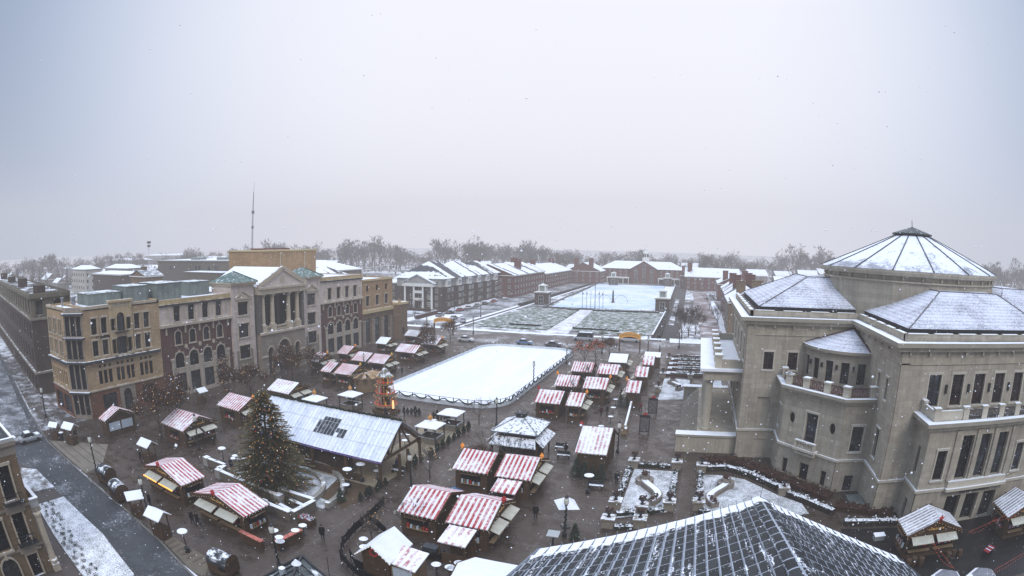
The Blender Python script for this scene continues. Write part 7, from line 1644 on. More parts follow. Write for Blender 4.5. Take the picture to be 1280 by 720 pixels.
# ---------------------------------------------------------------- trees
RMIN = [.017]
def branch(mb, p, d, L_, r, depth, rng, tips, spread=.6, lift=.15, ratio=.72, kids=(2,3), sides=4):
    r = max(r, RMIN[0])
    n = 3; pts = [p]; rs = [r]; q = Vector(p); dd = Vector(d)
    for k in range(n): dd = (dd + Vector((rng.gauss(0,.10), rng.gauss(0,.10), rng.gauss(0,.06)+lift*.12))).normalized(); q = q + dd*L_/n; pts.append(q.copy()); rs.append(r*(1-.42*(k+1)/n))
    mb.tube(pts, rs, sides if depth > 1 else 3)
    if depth == 0: tips.append((q.copy(), dd.copy())); return
    for k in range(rng.randint(*kids)):
        ax = Vector((rng.gauss(0,1), rng.gauss(0,1), rng.gauss(0,.5))).normalized(); nd = (dd + ax*spread*rng.uniform(.6,1.2) + Vector((0,0,lift))).normalized()
        s = pts[rng.choice((2,3,3))]; branch(mb, s, nd, L_*ratio*rng.uniform(.8,1.15), rs[-1]*.72, depth-1, rng, tips, spread, lift, ratio, kids, sides)
def bare_tree(seed, h, depth=5, leaves=0, lights=0, snowy=False, spread=.6, trunk=.26, tw=twig, r0=None, lm=bulb):
    rng = random.Random(seed); t = obj('bare_tree', None); tr = MB(); cr = MB(); tips = []; r0 = r0 or h*.017; th = h*trunk
    tr.tube([(0,0,0),(0,0,th*.5),(rng.uniform(-.05,.05)*h*.3,0,th)], [r0*1.3,r0,r0*.85], 7); base = Vector((0,0,th*.9))
    for k in range(5):
        a = 2*pi*k/5+rng.uniform(-.4,.4); d = Vector((cos(a)*.62, sin(a)*.62, 1)).normalized(); branch(cr, base+Vector((0,0,rng.uniform(-.1,.12)*h*.5)), d, h*.26*rng.uniform(.8,1.1), r0*.6, depth-1, rng, tips, spread)
    branch(cr, base, Vector((0,0,1)), h*.3, r0*.75, depth-1, rng, tips, spread)
    tr.build('trunk', bark, t); cr.build('crown', tw, t)
    if leaves:
        lf = MB()
        for q, d in tips:
            for k in range(leaves):
                c = q + Vector((rng.gauss(0,1),rng.gauss(0,1),rng.gauss(0,1)))*h*.055; s = rng.uniform(.07,.16)*(h/6)**.3; v = [c+Vector((rng.gauss(0,1),rng.gauss(0,1),rng.gauss(0,1))).normalized()*s for _ in range(4)]; lf.poly(v[:3]); lf.poly([v[0],v[2],v[3]])
        lf.build('dry_leaves', deadleaf, t)
    if lights:
        lt = MB(); sn = MB()
        for q, d in rng.sample(tips, min(len(tips), lights)): lt.ico(q, .045); 
        lt.build('string_light', lm, t)
    if snowy:
        sn = MB()
        for q, d in rng.sample(tips, min(len(tips), 60)): sn.ico(q+Vector((0,0,.03)), rng.uniform(.05,.11), 0, .5)
        sn.build('snow_clump', snow_m, t)
    return tag(t, '', 'tree')
lt1 = bare_tree(11, 5.6, 5, 15, 40, True, .7); lt2 = bare_tree(12, 6.2, 5, 13, 40, True, .65); lt3 = bare_tree(17, 5.6, 5, 4, 170, False, .65, lm=M('red amber bulb', (.7,.2,.08), .1, 1, .5, .3, emit=((1.,.25,.08), 1.1))); th1 = bare_tree(13, 5.2, 5, 0, 0, False, .6); th2 = bare_tree(14, 5.4, 5, 0, 20, False, .6)
TR = [(lt1,-65.2,41.2,1.38,'brown-leaved tree with white lights, left of the pale hut with counters'),(lt2,-66.2,45.8,1.26,'brown-leaved tree close behind, against the tan corner building'),(lt2,-69.8,60.5,1.20,'lit brown tree between arcade building and starred hut'),(lt1,-68.6,64.8,1.14,'lit brown tree before the theatre tower, left of its pair'),(lt1,-71.8,80.,1.26,'brown tree before the theatre arches'),(lt2,-69.6,75.,1.20,'brown lit tree hiding a striped hut at the theatre front'),(lt2,-72.,86.5,.9,'brown tree before the right arch of the portico'),(lt1,-23.,56.4,.62,'snow-flecked brown tree in front of the orange-starred hut'),
      (th1,-30.4,74.2,.8,'thin leafless tree at the rink corner'),(th1,-23.6,61.,.85,'thin leafless tree left of the grey hip roof'),(th1,-20.6,59.4,.9,'thin leafless tree in front of the grey hip roof'),(th2,-27.6,52.6,.8,'thin leafless tree beside the pale lamp below the tent'),(th1,-23.6,39.6,.85,'thin leafless tree before the striped hut near the cottage'),(th2,-25.6,36.8,.6,'small bare sapling behind the cottage'),(th2,-20.6,91.8,.75,'twiggy tree covering the orange-red hut'),(th2,-20.2,103.6,.8,'twiggy tree covering the third row hut'),
      (lt3,-24.6,121.6,1.,'reddish lit tree at the far rink corner, left one'),(lt3,-22.6,124.4,1.05,'reddish lit tree at the far rink corner, right one'),(lt1,-20.4,129.8,.9,'brown tree with lights before the right arch'),(lt2,-61.6,118.2,.9,'brown tree hiding a snowy striped hut below the left arch'),(lt1,-65.4,139.,1.,'brown tree right of the left arch'),(lt2,-68.2,131.,.9,'brown tree behind the grey booth')]
usedt = set()
for p, x, y, s, lab in TR: place(p, id(p) in usedt, lab, (x, y, 0), rr_.uniform(0,6), s); usedt.add(id(p))
RMIN[0] = .035
bt = bare_tree(21, 12., 6, 3, 0, False, .55, .2, M('dark twigs', (.075,.066,.062), .3, 1, .9, .1)); bt2 = bare_tree(22, 13., 6, 3, 0, False, .5, .22, M('dark twigs', (.075,.066,.062)))
used2 = set(); B2 = [(bt,-4.4,165.5,.8,'bushy bare tree in the snow bed right of the lawn'),(bt2,-2.4,170.,.72,'bare tree beside it on the brick path edge'),(bt,-.2,176.,.7,'bare tree third along the brick path'),(bt2,-4.4,196.,.5,'bare tree farther along the brick path, left side'),(bt,8.,205.,.55,'bare tree farther along the brick path, right side'),(bt2,5.6,255.,.55,'small bare tree at the end of the brick path'),(bt,-98.,178.,.55,'bare tree by the columned porch corner'),(bt2,-97.,210.,.55,'bare tree along the parked cars'),(bt,-97.4,240.,.5,'second bare tree along the parked cars')]
for p, x, y, s, lab in B2: place(p, id(p) in used2, lab, (x, y, 0), rr_.uniform(0,6), s); used2.add(id(p))
for p, x, y, s, lab in [(bt2,-118.,474.,1.5,'tall lone bare tree standing above the woods, left of centre'),(bt,5.,470.,1.75,'broad tall bare tree above the roofs left of the dome'),(bt2,16.,455.,1.35,'second tall bare tree left of the dome'),(bt,-12.,478.,1.2,'bare tree rising over the brick building right of the cupola'),(bt2,40.,480.,1.4,'bare tree beside the dome'),(bt,60.,500.,1.35,'bare tree nearest the dome edge'),(bt,-88.,470.,1.2,'spreading bare tree behind the twin chimneys'),(bt2,-150.,480.,1.35,'spreading bare tree over the snow-streaked hip roofs')]: place(p, True, lab, (x, y, 0), rr_.uniform(0,6), s)
def woods():
    RMIN[0] = .004; rng = random.Random(31); lib = []
    for k in range(6):
        mb = MB(); tips = []; r = random.Random(100+k); h = 1.
        mb.tube([(0,0,0),(0,0,.55)], [.022,.016], 4)
        for j in range(6): a = 2*pi*j/6+r.uniform(-.4,.4); branch(mb, Vector((0,0,.2+.06*j)), Vector((cos(a)*.6,sin(a)*.6,1)).normalized(), .3*r.uniform(.8,1.1), .014, 2, r, tips, .75, .1, .72, (3,4), 3)
        for q, d in tips:
            for _ in range(5): e = q+(d+Vector((r.gauss(0,.7),r.gauss(0,.7),r.gauss(0,.5))))*.075; s = Vector((r.gauss(0,1),r.gauss(0,1),0)).normalized()*.013; mb.poly([q-s,q+s,e])
        lib.append(mb)
    out = MB()
    for i in range(1050):
        a = radians(rng.uniform(-80, 52)); near = rng.random() < .55; r = rng.uniform(560, 700) if near else rng.uniform(720, 1150); dg = math.degrees(a); h = rng.uniform(13, 20.5)*(.95+.16*sin(dg*.7)+.12*sin(dg*1.9+1)) + (12*rng.random() if -48 < dg < -30 or -27 < dg < -17 or dg > 8 else 0)*(1 if near else .6)
        c = Vector((r*sin(a), r*cos(a), 0)); s = lib[rng.randrange(6)]; ro = rng.uniform(0,6.3); ca, sa = cos(ro)*h, sin(ro)*h; o = len(out.v); w = rng.uniform(.55,1.15)
        out.v += [(c.x+(x*ca-y*sa)*w, c.y+(x*sa+y*ca)*w, z*h) for x,y,z in s.v]; out.f += [[q+o for q in f] for f in s.f]; out.m += s.m
    o = out.build('distant_woods', M('wood twigs', (.062,.054,.054), .2, .02, .95, .05)); tag(o, 'long bare winter woods along the hazy horizon', 'woods', None, 'stuff')
    b = MB(); r = random.Random(77)
    for i in range(3600):
        a = radians(r.uniform(-82,54)); d = r.uniform(420,1200); x, y = d*sin(a), d*cos(a); s = r.uniform(1.2,3.2)*(d/600)
        if -130 < x < 60 and y < 455: continue
        for k in range(3): c = Vector((x+r.gauss(0,s), y+r.gauss(0,s), s*r.uniform(.3,1.1))); v = [c+Vector((r.gauss(0,1),r.gauss(0,1),r.gauss(0,.8))).normalized()*s for _ in range(3)]; b.poly(v)
    o = b.build('far_undergrowth', M('dark scrub', (.06,.055,.052), .3, .1, .95, .05, snow=.3, snscale=.1)); tag(o, 'dark scrub and hedges scattered over the snowy far suburb', 'undergrowth', None, 'stuff')
woods()
def conifer_proto(seed=5):
    t = obj('fir_tree', None); b = MB(); b.lathe([(.2,0),(.05,9)], (0,0,0), 6); b.build('trunk', bark, t); f = MB(); r = random.Random(seed)
    for k in range(900):
        h = r.random()**1.3; a = r.uniform(0,2*pi); rr = (1-h)*2.1*r.uniform(.35,1); c = Vector((rr*cos(a), rr*sin(a), .8+h*8.4)); o = Vector((cos(a),sin(a),-.35)); s = .55*(1-h*.6); p = Vector((-sin(a),cos(a),0))*s*.4; f.poly([c-p, c+p, c+o*s])
    f.build('crown', M('far fir', (.035,.042,.036), .3, .5, .9, .1, snow=.3), t); return tag(t, 'dark fir tree in the clump left of the pale houses', 'tree', 'fir trees beside the pale apartment houses')
fir = conifer_proto(); r = random.Random(12)
for i in range(26): x = -395+r.uniform(-60,45); y = 150+r.uniform(-40,45); place(fir, i > 0, fir['label'], (x, y, 0), r.uniform(0,6), r.uniform(1.2,2.1))
def big_tree():
    t = thing('christmas_tree', 'tall broad christmas tree with orange and red ornaments and white lights', 'christmas tree', (-41.2,40.6,0)); H = 11.6; R0 = 5.3; r = random.Random(42)
    b = MB(); b.lathe([(.28,0),(.05,H-.3)], (0,0,0), 8); b.build('trunk', bark, t); f = MB(); f2 = MB(); tips = []
    for k in range(1050):
        h = (r.random())**1.25; z = .5+h*(H-.8); a = r.uniform(0,2*pi); L_ = R0*(1-h)**.72*r.choice((r.uniform(.5,.95), r.uniform(.8,1.18)))+.3; d = Vector((cos(a),sin(a),0)); droop = -.16-.12*(1-h)
        s = Vector((0,0,z)); e = s + d*L_ + Vector((0,0,L_*droop)); tips.append((e, h)); n = int(4+L_*6)
        for j in range(n):
            q = .22+.78*(j+r.random())/n; c = s+(e-s)*q+Vector((0,0,-.10*sin(pi*q)))
            for w in (-1,1):
                pd = Vector((-d.y,d.x,0))*w; ln = .42*(1-.5*q)+.12; tip = c + d*ln*.75 + pd*ln*r.uniform(.4,.9) + Vector((0,0,r.uniform(-.14,.08))); wd = d*.07
                (f if r.random() < .7 else f2).poly([c-wd*.7, c+wd+Vector((0,0,.03)), tip])
    f.build('crown', evergreen, t); f2.build('inner_needles', M('olive needles', (.060,.056,.030), .5, 2., .8, .2), t)
    bl = [MB(), MB(), MB()]; lt = MB()
    for e, h in tips:
        if r.random() < .55: bl[r.choice((0,0,0,1,2))].ico(e+Vector((0,0,-.08)), r.uniform(.06,.11))
        if r.random() < .08: lt.ico(e, .055)
    for q, nm, m in zip(bl, ('amber_ornament','red_ornament','gold_ornament'), (M('glowing amber glass', (.60,.26,.06), .2, 3, .4, .5, emit=((1.,.4,.08), .12)), red_paint, M('gold', (.45,.26,.06), .2, 2, .4, .5))): o = q.build(nm, m, t); o['kind'] = 'stuff'  # amber ornaments get a faint glow of their own
    o = lt.build('string_light', bulb_w, t); o['kind'] = 'stuff'
big_tree()
def hut_firs():
    p = obj('small_fir', None); b = MB(); b.lathe([(.07,0),(.03,1.6)], (0,0,0), 6); b.build('trunk', bark, p); f = MB(); r = random.Random(3)
    for k in range(420): h = r.random()**1.2; a = r.uniform(0,2*pi); rr = (1-h)*.62*r.uniform(.4,1); c = Vector((rr*cos(a), rr*sin(a), .15+h*1.75)); q = Vector((-sin(a),cos(a),0))*.07; f.poly([c-q,c+q,c+Vector((cos(a),sin(a),-.3))*.22])
    f.build('crown', M('hut fir', (.035,.046,.03), .4, 2, .9, .1, snow=.2, snscale=3.), p); tag(p, '', 'fir tree', 'small firs around the tall hut')
    for i, (x, y, s, lab) in enumerate([(-12.4,59.6,1.25,'small fir against the tall hut, left'),(-11.4,59.3,1.1,'small fir against the tall hut, middle'),(-9.4,58.9,1.15,'small fir at the right corner of the tall hut'),(-10.4,59.2,.9,'lowest small fir against the tall hut'),(-9.,44.4,.9,'small fir tied to the garlanded lamp'),(-32.9,42.3,.9,'small fir at the deck corner by the walled bed'),(-10.9,90.4,1.,'small fir left of the small starred hut'),(-11.9,90.6,1.1,'small fir farther left of the small starred hut')]): place(p, i > 0, lab, (x, y, 0), i, s)
hut_firs()
# ---------------------------------------------------------------- cars
def car_proto(name, L_=4.6, W=1.8, kind='car'):
    t = obj(name, None); van = kind == 'van'; zb = .32; H = 2.3 if van else 1.45; zs = 1.05 if van else .92; h2 = L_/2; st = []
    prof = [(-h2,.45,.62),(-h2+.08,.34,.86),(-h2+.9,.3,zs),(h2-1.1,.3,zs+.02),(h2-.15,.32,.72 if not van else .95),(h2,.42,.6)]
    b = MB(); n = len(prof)
    ring = lambda x, z0, z1: [(x,-W/2+.06,z0),(x,-W/2,(z0+z1)/2),(x,-W/2+.1,z1),(x,W/2-.1,z1),(x,W/2,(z0+z1)/2),(x,W/2-.06,z0)]
    vs = [p for pr in prof for p in ring(*pr)]; fs = [(i*6+k, i*6+(k+1) % 6, (i+1)*6+(k+1) % 6, (i+1)*6+k) for i in range(n-1) for k in range(6)] + [tuple(range(5,-1,-1)), tuple((n-1)*6+k for k in range(6))]; b.add(vs, fs)
    cx0, cx1, rx0, rx1 = (-h2+.05, h2-1.0, -h2+.25, h2-1.7) if van else (-h2+.75, h2-1.2, -h2+1.35, h2-2.1)
    b.box(rx0,-W/2+.24,H-.06,rx1,W/2-.24,H); bo = b.build('body', None or M('car body', (.3,.3,.3), .05, 1, .3, .5, snow=.45), t)
    g = MB(); lo = [(cx0,-W/2+.12,zs-.01),(cx1,-W/2+.12,zs-.01),(cx1,W/2-.12,zs-.01),(cx0,W/2-.12,zs-.01)]; hi = [(rx0,-W/2+.25,H-.05),(rx1,-W/2+.25,H-.05),(rx1,W/2-.25,H-.05),(rx0,W/2-.25,H-.05)]; g.add(lo+hi, [(0,1,5,4),(1,2,6,5),(2,3,7,6),(3,0,4,7)]); g.build('window_glass', glass, t)
    for x in (-h2+.85, h2-.9):
        for y in (-1,1):
            w = MB(); yy = y*(W/2-.1); w.add([(x+.32*cos(2*pi*k/14), yy+s*.11, .32+.32*sin(2*pi*k/14)) for s in (-1,1) for k in range(14)], [(k,(k+1)%14,14+(k+1)%14,14+k) for k in range(14)]+[tuple(range(14)),tuple(range(27,13,-1))]); w.build('wheel', black, t)
    for y in (-.6,.6): q = MB(); q.box(h2-.06,y-.16,.6,h2+.02,y+.16,.74); q.build('headlight', M('lamp glass', (.6,.6,.58)), t); q = MB(); q.box(-h2-.02,y-.16,.62,-h2+.06,y+.16,.78); q.build('tail_light', red_paint, t)
    s = MB(); s.box(rx0+.05,-W/2+.3,H+.001,rx1-.05,W/2-.3,H+.07); s.box(h2-1.0,-W/2+.25,zs-.0,h2-.35,W/2-.25,zs+.05) if not van else None; s.build('roof_snow', snow_m, t); return t
def paint(o, nm, c):
    for ch in o.children:
        if ch.name.startswith('body'): ch.data = ch.data.copy(); ch.data.materials[0] = M('paint '+nm, c, .05, 1, .3, .5, snow=.4)
car = car_proto('parked_car'); van = car_proto('passenger_van', 5.8, 2.0, 'van'); cu = 0
CARS = [('blue',(.12,.2,.34),-45.3,142.6,0,'blue grey sedan with snowy roof, parked behind the rink'),('dark',(.05,.05,.055),-37.2,142.2,0,'dark car parked behind the rink, right of the blue one'),('white',(.5,.5,.5),-61.5,140.8,0,'small snow-covered car behind the far left rink corner'),('grey',(.2,.2,.21),-92.2,187,E90,'grey car nearest in the left parking row'),('black',(.03,.03,.03),-92.4,196,E90,'black car second in the left parking row'),('red',(.28,.04,.04),-92.6,206,E90,'red car in the left parking row, before the white one'),('white',(.5,.5,.5),-92.8,215,E90,'white car in the left parking row, beyond the red one'),('silver',(.3,.31,.32),-93,225,E90,'silver car in the left parking row'),('dark',(.05,.05,.055),-93.2,234,E90,'dark car in the left parking row, second from its far end'),('red',(.28,.04,.04),-93.4,246,E90,'red car at the far end of the left parking row'),('grey',(.2,.2,.21),-84.,181,-E90,'grey car driving on the left side road'),('black',(.03,.03,.03),-96.5,262,E90,'black car by the red brick row'),('dark',(.05,.05,.055),-78.,176.,-1.2,'dark car at the side road corner'),
        ('white',(.45,.45,.46),-80.2,17.6,E90,'snow-covered car at the far left kerb, left one'),('silver',(.3,.31,.32),-79.2,22.2,E90,'snow-covered car at the far left kerb, right one')]
for i, (nm, c, x, y, r_, lab) in enumerate(CARS): o = place(car, i > 0, lab, (x, y, .02), r_); tag(o, lab, 'car', 'parked cars'); paint(o, nm, c)
place(van, False, 'silver van on the street before the lawn', (-32.0,155.,.02), pi); tag(van, 'silver van on the street before the lawn', 'van'); paint(van, 'van', (.36,.38,.40))
for x, y, c, lab in ((-19.,157.,(.42,.42,.43),'white van behind the right arch'),): o = place(van, True, lab, (x,y,.02), pi); paint(o, 'van2', c)
# ---------------------------------------------------------------- people
def person_mesh(pose):
    """one continuous skinned figure, about 1.72 m, facing +x"""
    me = bpy.data.meshes.new('person'); s = {'stand': 0, 'walk': 1, 'walk2': -1}[pose]; st = .26*abs(s) 
    J = [(0,0,.95),(0,0,1.18),(0,0,1.40),(0,0,1.50),(.02,0,1.57),(.03,0,1.66),(.02,0,1.72)]
    R = [(.15,.17),(.13,.16),(.13,.19),(.055,.06),(.085,.075),(.095,.08),(.06,.055)]; E = [(i,i+1) for i in range(6)]
    def chain(root, pts): 
        p = root
        for q, r in pts: J.append(q); R.append((r,r)); E.append((p,len(J)-1)); p = len(J)-1
    for sd in (-1,1):
        f = st*sd*(1 if s >= 0 else -1)
        chain(0, [((.0,sd*.1,.90),.10),((f*.55+.04,sd*.11,.50),.072),((f*.95,sd*.11,.10),.05),((f*.95+.16,sd*.12,.045),.042)])
        g = -f*.8
        chain(2, [((0,sd*.2,1.40),.075),((g*.45-.02,sd*.25,1.12),.055),((g*.9+.08,sd*.25,.88),.042),((g*.95+.12,sd*.25,.80),.04),((g*.95+.13,sd*.24,.73),.025)])
    me.from_pydata(J, E, []); o = bpy.data.objects.new('person', me); col.objects.link(o)
    m = o.modifiers.new('Skin', 'SKIN'); m2 = o.modifiers.new('Sub', 'SUBSURF'); m2.levels = 1; m2.render_levels = 1
    for v, r in zip(me.skin_vertices[0].data, R): v.radius = r
    me.skin_vertices[0].data[0].use_root = True
    dg = bpy.context.evaluated_depsgraph_get(); ev = bpy.data.meshes.new_from_object(o.evaluated_get(dg)); bpy.data.objects.remove(o); return ev
skin = M('skin', (.36,.22,.16)); 
def clothes(me, coat, trousers):
    me = me.copy(); me.materials.clear()
    for m in (coat, trousers, skin): me.materials.append(m)
    for p in me.polygons: z = p.center.z; p.material_index = 2 if z > 1.5 or (abs(p.center.y) > .2 and z < .84 and z > .7) else (1 if z < .80 else 0); p.use_smooth = True
    return me
pm = {k: person_mesh(k) for k in ('stand','walk','walk2')}
def person(x, y, rot, pose, coat, hatc, label, hat=True):
    cm = M('coat %s' % (coat,), coat, .15, 3, .9, .1); tm = M('dark trousers', (.018,.018,.022), .2, 3, .9, .1)
    o = obj('person', clothes(pm[pose], cm, tm), None, (x,y,0), rot); tag(o, label, 'person')
    h = MB(); h.ball((.015,0,1.675), .105, n=10, sq=.85) if hat else None
    if hat: h.build('knit_hat', M('hat %s' % (hatc,), hatc), o)
    c = MB(); c.lathe([(.235,.66),(.215,.95),(.205,1.2),(.2,1.38),(.09,1.5)], (0,0,0), 12, cap=False); c.build('coat', cm, o); return o
person(-29.4,34.3,2.2,'walk',(.012,.012,.014),(.01,.01,.01),'person in black walking on the open paving beside the curved fence')
person(-41.5,27.9,.6,'walk2',(.015,.015,.018),(.02,.02,.025),'person in dark coat, left of the pair before the cream flap hut')
person(-40.8,28.1,.6,'walk',(.02,.018,.018),(.01,.01,.01),'person in dark coat, right of the pair before the cream flap hut')
person(-59.7,33.5,1.,'stand',(.016,.018,.025),(.01,.01,.01),'person in dark coat below the white kiosk on the round paving')
person(-15.3,66.2,-2.,'walk',(.015,.015,.016),(.02,.02,.02),'person in black beside the grey hip-roofed hall')
person(-44.6,71.,.4,'stand',(.03,.03,.04),(.25,.03,.03),'person with red hat at the foot of the pyramid')
person(-57.,80.4,1.2,'stand',(.03,.03,.034),(.02,.02,.02),'person in dark coat before the wing blade stall')
person(-13.6,47.4,1.8,'stand',(.02,.02,.02),(.02,.02,.02),'person in dark coat at the red star hut flaps')
person(-48.6,40.8,2.,'stand',(.02,.02,.03),(.02,.02,.02),'person in dark coat by the heater left of the big tree')
person(-32.,52.8,1.,'stand',(.02,.035,.09),(.02,.02,.02),'person in blue coat at the near end of the tent')
person(-9.4,100.2,2.5,'walk',(.02,.02,.02),(.3,.04,.04),'person in dark coat with red hat by the right row of huts')
person(-8.2,88.,1.2,'walk2',(.12,.03,.03),(.02,.02,.02),'person in red coat near the barrier arm')
person(-74.6,29.6,.5,'stand',(.02,.02,.02),(.02,.02,.02),'person in black at the street corner kiosk')
for i, (x, y, r_, p_, c, lab) in enumerate([(-14.,84.,2.,'stand',(.05,.02,.02),'person in dark red coat at the flaps of the narrow snowy striped hut'),(-13.2,84.9,3.6,'stand',(.02,.02,.025),'person in dark coat facing the narrow snowy striped hut'),(-12.6,96.,.4,'walk',(.02,.025,.03),'person walking between the two hut rows, second row'),(-12.9,108.,1.,'walk2',(.03,.03,.03),'person walking between the two hut rows, third row'),(-57.4,86.2,3.,'stand',(.03,.02,.02),'person at the white flap of the wide hut by the pyramid'),(-56.8,97.5,3.2,'stand',(.02,.03,.05),'person in blue coat at the gold ball hut of the middle row'),(-57.2,45.4,3.1,'stand',(.02,.02,.02),'person at the open counters of the pale striped hut'),(-48.2,26.9,1.4,'stand',(.02,.02,.02),'person standing below the glowing flaps of the street hut'),(-7.4,58.,1.6,'walk',(.03,.03,.035),'person walking past the S-planter garden'),(-35.,66.,.8,'stand',(.03,.02,.03),'person between the two gazebos on the tan floor'),(-42.2,72.6,1.,'stand',(.02,.02,.02),'person right of the pyramid by the potted firs')]): person(x, y, r_, p_, c, (.02,.02,.02), lab)
# things under canvas between the huts
t = thing('tarpaulin_stack', 'blue tarpaulin bundle between the striped huts', 'tarpaulin', (-23.4,49.2,0)); b = MB(); r = random.Random(5)
for k in range(7): b.ball((r.uniform(-1.1,1.1), r.uniform(-.4,.4), .5+r.uniform(0,.3)), r.uniform(.35,.55), n=8, sq=.7)
b.build('cover', M('blue tarp', (.05,.10,.20), .4, 2, .4, .4, snow=.3, snscale=2), t); b = MB(); b.box(-1.4,-.6,0,1.4,.6,.45); b.build('pallet', wood, t)
t = thing('motor_cart', 'dark loaded cart parked between cottage and striped hut', 'cart', (-19.3,36.6,0)); b = MB(); b.box(-.9,-.5,.35,.9,.5,.95); b.build('body', black, t); b = MB(); b.box(-.8,-.4,.951,.5,.4,1.3); b.build('load', M('dark load', (.04,.045,.055), .3, 2, .6, .3, snow=.3), t)
for x in (-.6,.6):
    for y in (-.5,.5): w = MB(); w.add([(x+.25*cos(2*pi*k/12), y+s*.06, .25+.25*sin(2*pi*k/12)) for s in (-1,1) for k in range(12)], [(k,(k+1)%12,12+(k+1)%12,12+k) for k in range(12)]+[tuple(range(12)),tuple(range(23,11,-1))]); w.build('wheel', dark_metal, t)
def table_set(): 
    t = obj('standing_table', None); b = MB(); b.lathe([(.42,1.02),(.42,1.06)], (0,0,0), 12); b.build('table_top', M('snowy table', (.2,.18,.16), .2, 2, .6, .2, snow=.7, snscale=3), t); b = MB(); b.lathe([(.26,0),(.26,.05),(.05,.08),(.04,1.02)], (0,0,0), 8); b.build('leg', dark_metal, t); return tag(t, 'small round standing table with snow on top, on the terrace', 'table', 'small standing tables on the terraces')
tb = table_set(); r = random.Random(15); tabs = [(-33+r.uniform(-1,3.,)*.6, 31.5+r.uniform(-1.2,2.6)) for _ in range(6)] + [(-18.6+r.uniform(0,2.6), 34.6+r.uniform(-.6,1.)) for _ in range(4)] + [(-49.6+r.uniform(-1,1.6), 42+r.uniform(0,2.)) for _ in range(4)] + [(-32.8,49.6),(-33.6,44.4),(-35.2,60.4),(-34.6,67.6),(-36.,62.8),(-35.8,70.2),(-25.4,35.2),(-24.6,34.)] + [(-13.4+r.uniform(0,1.5), 76+k*5.) for k in range(8)]
for x, y, lab in ((-76.4,27.6,'dark litter bin on the street corner paving, left one'),(-74.,28.6,'dark litter bin on the street corner paving, right one')):
    q = thing('litter_bin', lab, 'litter bin', (x,y,0)); b = MB(); b.lathe([(.34,0),(.4,1.0)], (0,0,0), 10); b.build('body', dark_metal, q); b = MB(); b.lathe([(.44,1.01),(.44,1.08),(.1,1.2)], (0,0,0), 10); b.build('lid', M('bin lid', (.1,.1,.1), .2, 2, .6, .3, snow=.8), q)
for i, (x, y) in enumerate(tabs): place(tb, i > 0, tb['label'], (x, y, 0))
def snowfall():
    b = MB(); r = random.Random(99); n = 0
    while n < 8500:
        a = radians(r.uniform(-80, 46)); d = 5.5 + 34*r.random()**.75; z = 26 + d*math.tan(radians(r.uniform(-42, 3) if r.random() < .93 else r.uniform(3, 24)))
        if z < .2: continue
        x, y = d*sin(a), d*cos(a); b.ico((x,y,z), r.uniform(.006,.015)*(1.5 if r.random() < .04 else 1)); n += 1
    for k in range(26): a = radians(r.uniform(-72,40)); d = r.uniform(2.5,7); b.ico((d*sin(a), d*cos(a), 26+d*math.tan(radians(r.uniform(-34,-4)))), r.uniform(.008,.014))
    o = b.build('falling_snow', M('snowflake', (.9,.9,.92), .02, 1, .8, .1)); tag(o, 'loose snowflakes drifting through the air', 'snow', None, 'stuff')
snowfall()
SGN = -1
# ---------------------------------------------------------------- haze, sky, sun, camera
def haze():
    b = MB(); b.box(-1500,-150,-2,1500,1500,150); o = b.build('haze', None if False else M('tmp', (1,1,1)))
    m = bpy.data.materials.new('snow haze'); m.use_nodes = True; nt = m.node_tree; nt.nodes.clear()
    out = N(nt, 'OutputMaterial'); ab = N(nt, 'VolumeAbsorption'); em = N(nt, 'Emission'); ad = N(nt, 'AddShader')
    k = HAZE; c = HAZE_COL
    ab.inputs['Color'].default_value = (0,0,0,1); ab.inputs['Density'].default_value = k
    em.inputs['Color'].default_value = (*c, 1); em.inputs['Strength'].default_value = k  # emission stands in for daylight scattered by the haze
    L(nt, ab.outputs[0], ad.inputs[0]); L(nt, em.outputs[0], ad.inputs[1]); L(nt, ad.outputs[0], out.inputs['Volume'])
    o.data.materials.clear(); o.data.materials.append(m); structure(o, 'thin snow haze over the town')
HAZE = .00078; HAZE_COL = (.64,.645,.715)
haze()
EL, AZ = 42., 158.                      # sun behind the clouds, behind the camera
w = bpy.data.worlds.new('World'); scene.world = w; w.use_nodes = True; nt = w.node_tree; nt.nodes.clear()
out = N(nt, 'OutputWorld'); bg = N(nt, 'Background'); sky = N(nt, 'TexSky', sky_type='NISHITA')
sky.sun_disc = False; sky.sun_elevation = radians(EL); sky.sun_rotation = radians(AZ); sky.air_density = 1.; sky.dust_density = 3.; sky.altitude = 240
bw = N(nt, 'RGBToBW'); L(nt, sky.outputs[0], bw.inputs[0])
grey = mix(nt, .90, bw.outputs[0], (SKYV := 7.6, SKYV*.985, SKYV*1.055)) if False else None
cg = N(nt, 'CombineColor'); 
v = math_(nt, 'ADD', math_(nt, 'MULTIPLY', bw.outputs[0], .06), 7.0)
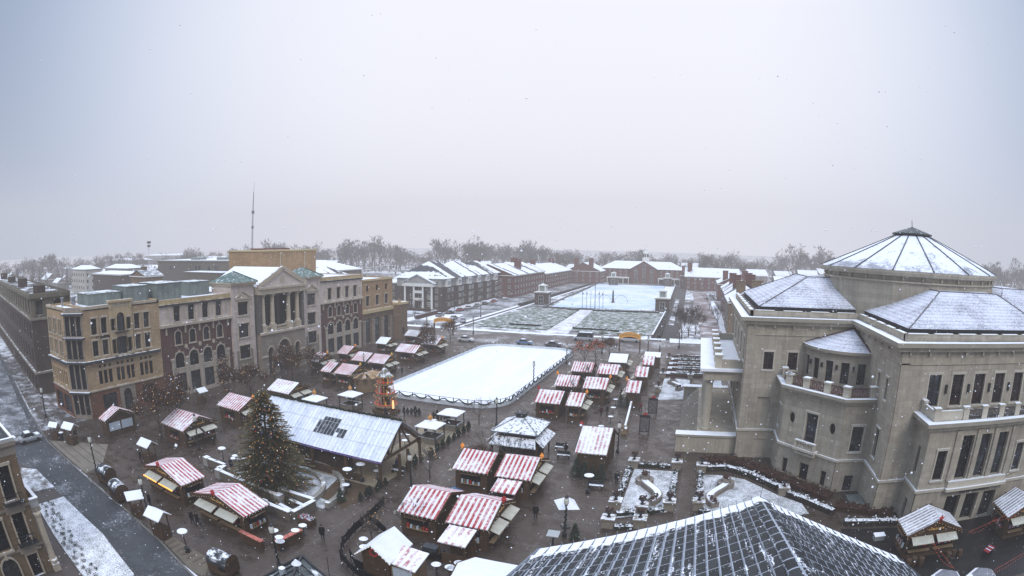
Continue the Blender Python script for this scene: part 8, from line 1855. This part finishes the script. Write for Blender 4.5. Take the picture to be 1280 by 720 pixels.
# cloud deck: a little brighter ahead, duller to the sides, faint mottling
d = N(nt, 'VectorMath', operation='DOT_PRODUCT'); tc = N(nt, 'TexCoord'); L(nt, tc.outputs['Generated'], d.inputs[0]); d.inputs[1].default_value = (sin(radians(-14))*.93, cos(radians(-14))*.93, .36)
lobe = ramp(nt, d.outputs['Value'], .40, .97)
cl = noise(nt, tc.outputs['Generated'], 1.6, 4, .5)
v = math_(nt, 'MULTIPLY', v, math_(nt, 'ADD', .36, math_(nt, 'ADD', math_(nt, 'MULTIPLY', lobe, .545), math_(nt, 'MULTIPLY', cl, .06))))
col_far = mix(nt, lobe, (.66,.88,1.26), (.965,.98,1.075))
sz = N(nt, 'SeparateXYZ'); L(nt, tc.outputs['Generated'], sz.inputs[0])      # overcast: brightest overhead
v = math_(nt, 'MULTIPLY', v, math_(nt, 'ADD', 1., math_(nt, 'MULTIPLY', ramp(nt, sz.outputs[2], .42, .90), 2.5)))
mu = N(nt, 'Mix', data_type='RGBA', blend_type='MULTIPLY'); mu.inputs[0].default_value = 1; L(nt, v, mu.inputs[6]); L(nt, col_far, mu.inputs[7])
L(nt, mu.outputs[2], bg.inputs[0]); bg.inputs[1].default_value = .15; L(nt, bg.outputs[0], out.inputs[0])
sl = bpy.data.lights.new('sun', 'SUN'); sl.energy = 1.5; sl.angle = radians(25); sl.color = (1., .965, .92)
so = bpy.data.objects.new('sun', sl); col.objects.link(so)
dr = Vector((sin(radians(AZ))*cos(radians(EL)), cos(radians(AZ))*cos(radians(EL)), sin(radians(EL))))
so.rotation_euler = dr.to_track_quat('Z', 'Y').to_euler()
cd = bpy.data.cameras.new('camera'); cd.type = 'PANO'; cam = bpy.data.objects.new('camera', cd); col.objects.link(cam); scene.camera = cam
holder = cd if hasattr(cd, 'panorama_type') else cd.cycles
holder.panorama_type = 'FISHEYE_LENS_POLYNOMIAL'
cd.sensor_fit = 'HORIZONTAL'; cd.sensor_width = 36; cd.sensor_height = 20.25
k = (1280/36)/713.49                   # wide security-camera lens: theta = u + 0.1265 u^3
holder.fisheye_polynomial_k0 = 0; holder.fisheye_polynomial_k1 = SGN*k; holder.fisheye_polynomial_k2 = 0; holder.fisheye_polynomial_k3 = SGN*.126547*k**3; holder.fisheye_polynomial_k4 = 0
holder.fisheye_fov = radians(180)
cd.clip_start = .1; cd.clip_end = 9000
cam.location = (0,0,26)
cam.matrix_world = Matrix.Translation((0,0,26)) @ Matrix.Rotation(.331320,4,'Z') @ Matrix.Rotation(pi/2-.0732231,4,'X') @ Matrix.Rotation(.0126657,4,'Z')
scene.render.engine = 'CYCLES'
scene.view_settings.view_transform = 'Standard'; scene.view_settings.look = 'None'; scene.view_settings.exposure = 0; scene.view_settings.gamma = 1
cy = scene.cycles; cy.max_bounces = 6; cy.diffuse_bounces = 3; cy.glossy_bounces = 2; cy.transmission_bounces = 2; cy.volume_bounces = 0; cy.use_denoising = True
try: cy.denoiser = 'OPENIMAGEDENOISE'
except Exception: pass
cy.use_adaptive_sampling = True; cy.adaptive_threshold = .015
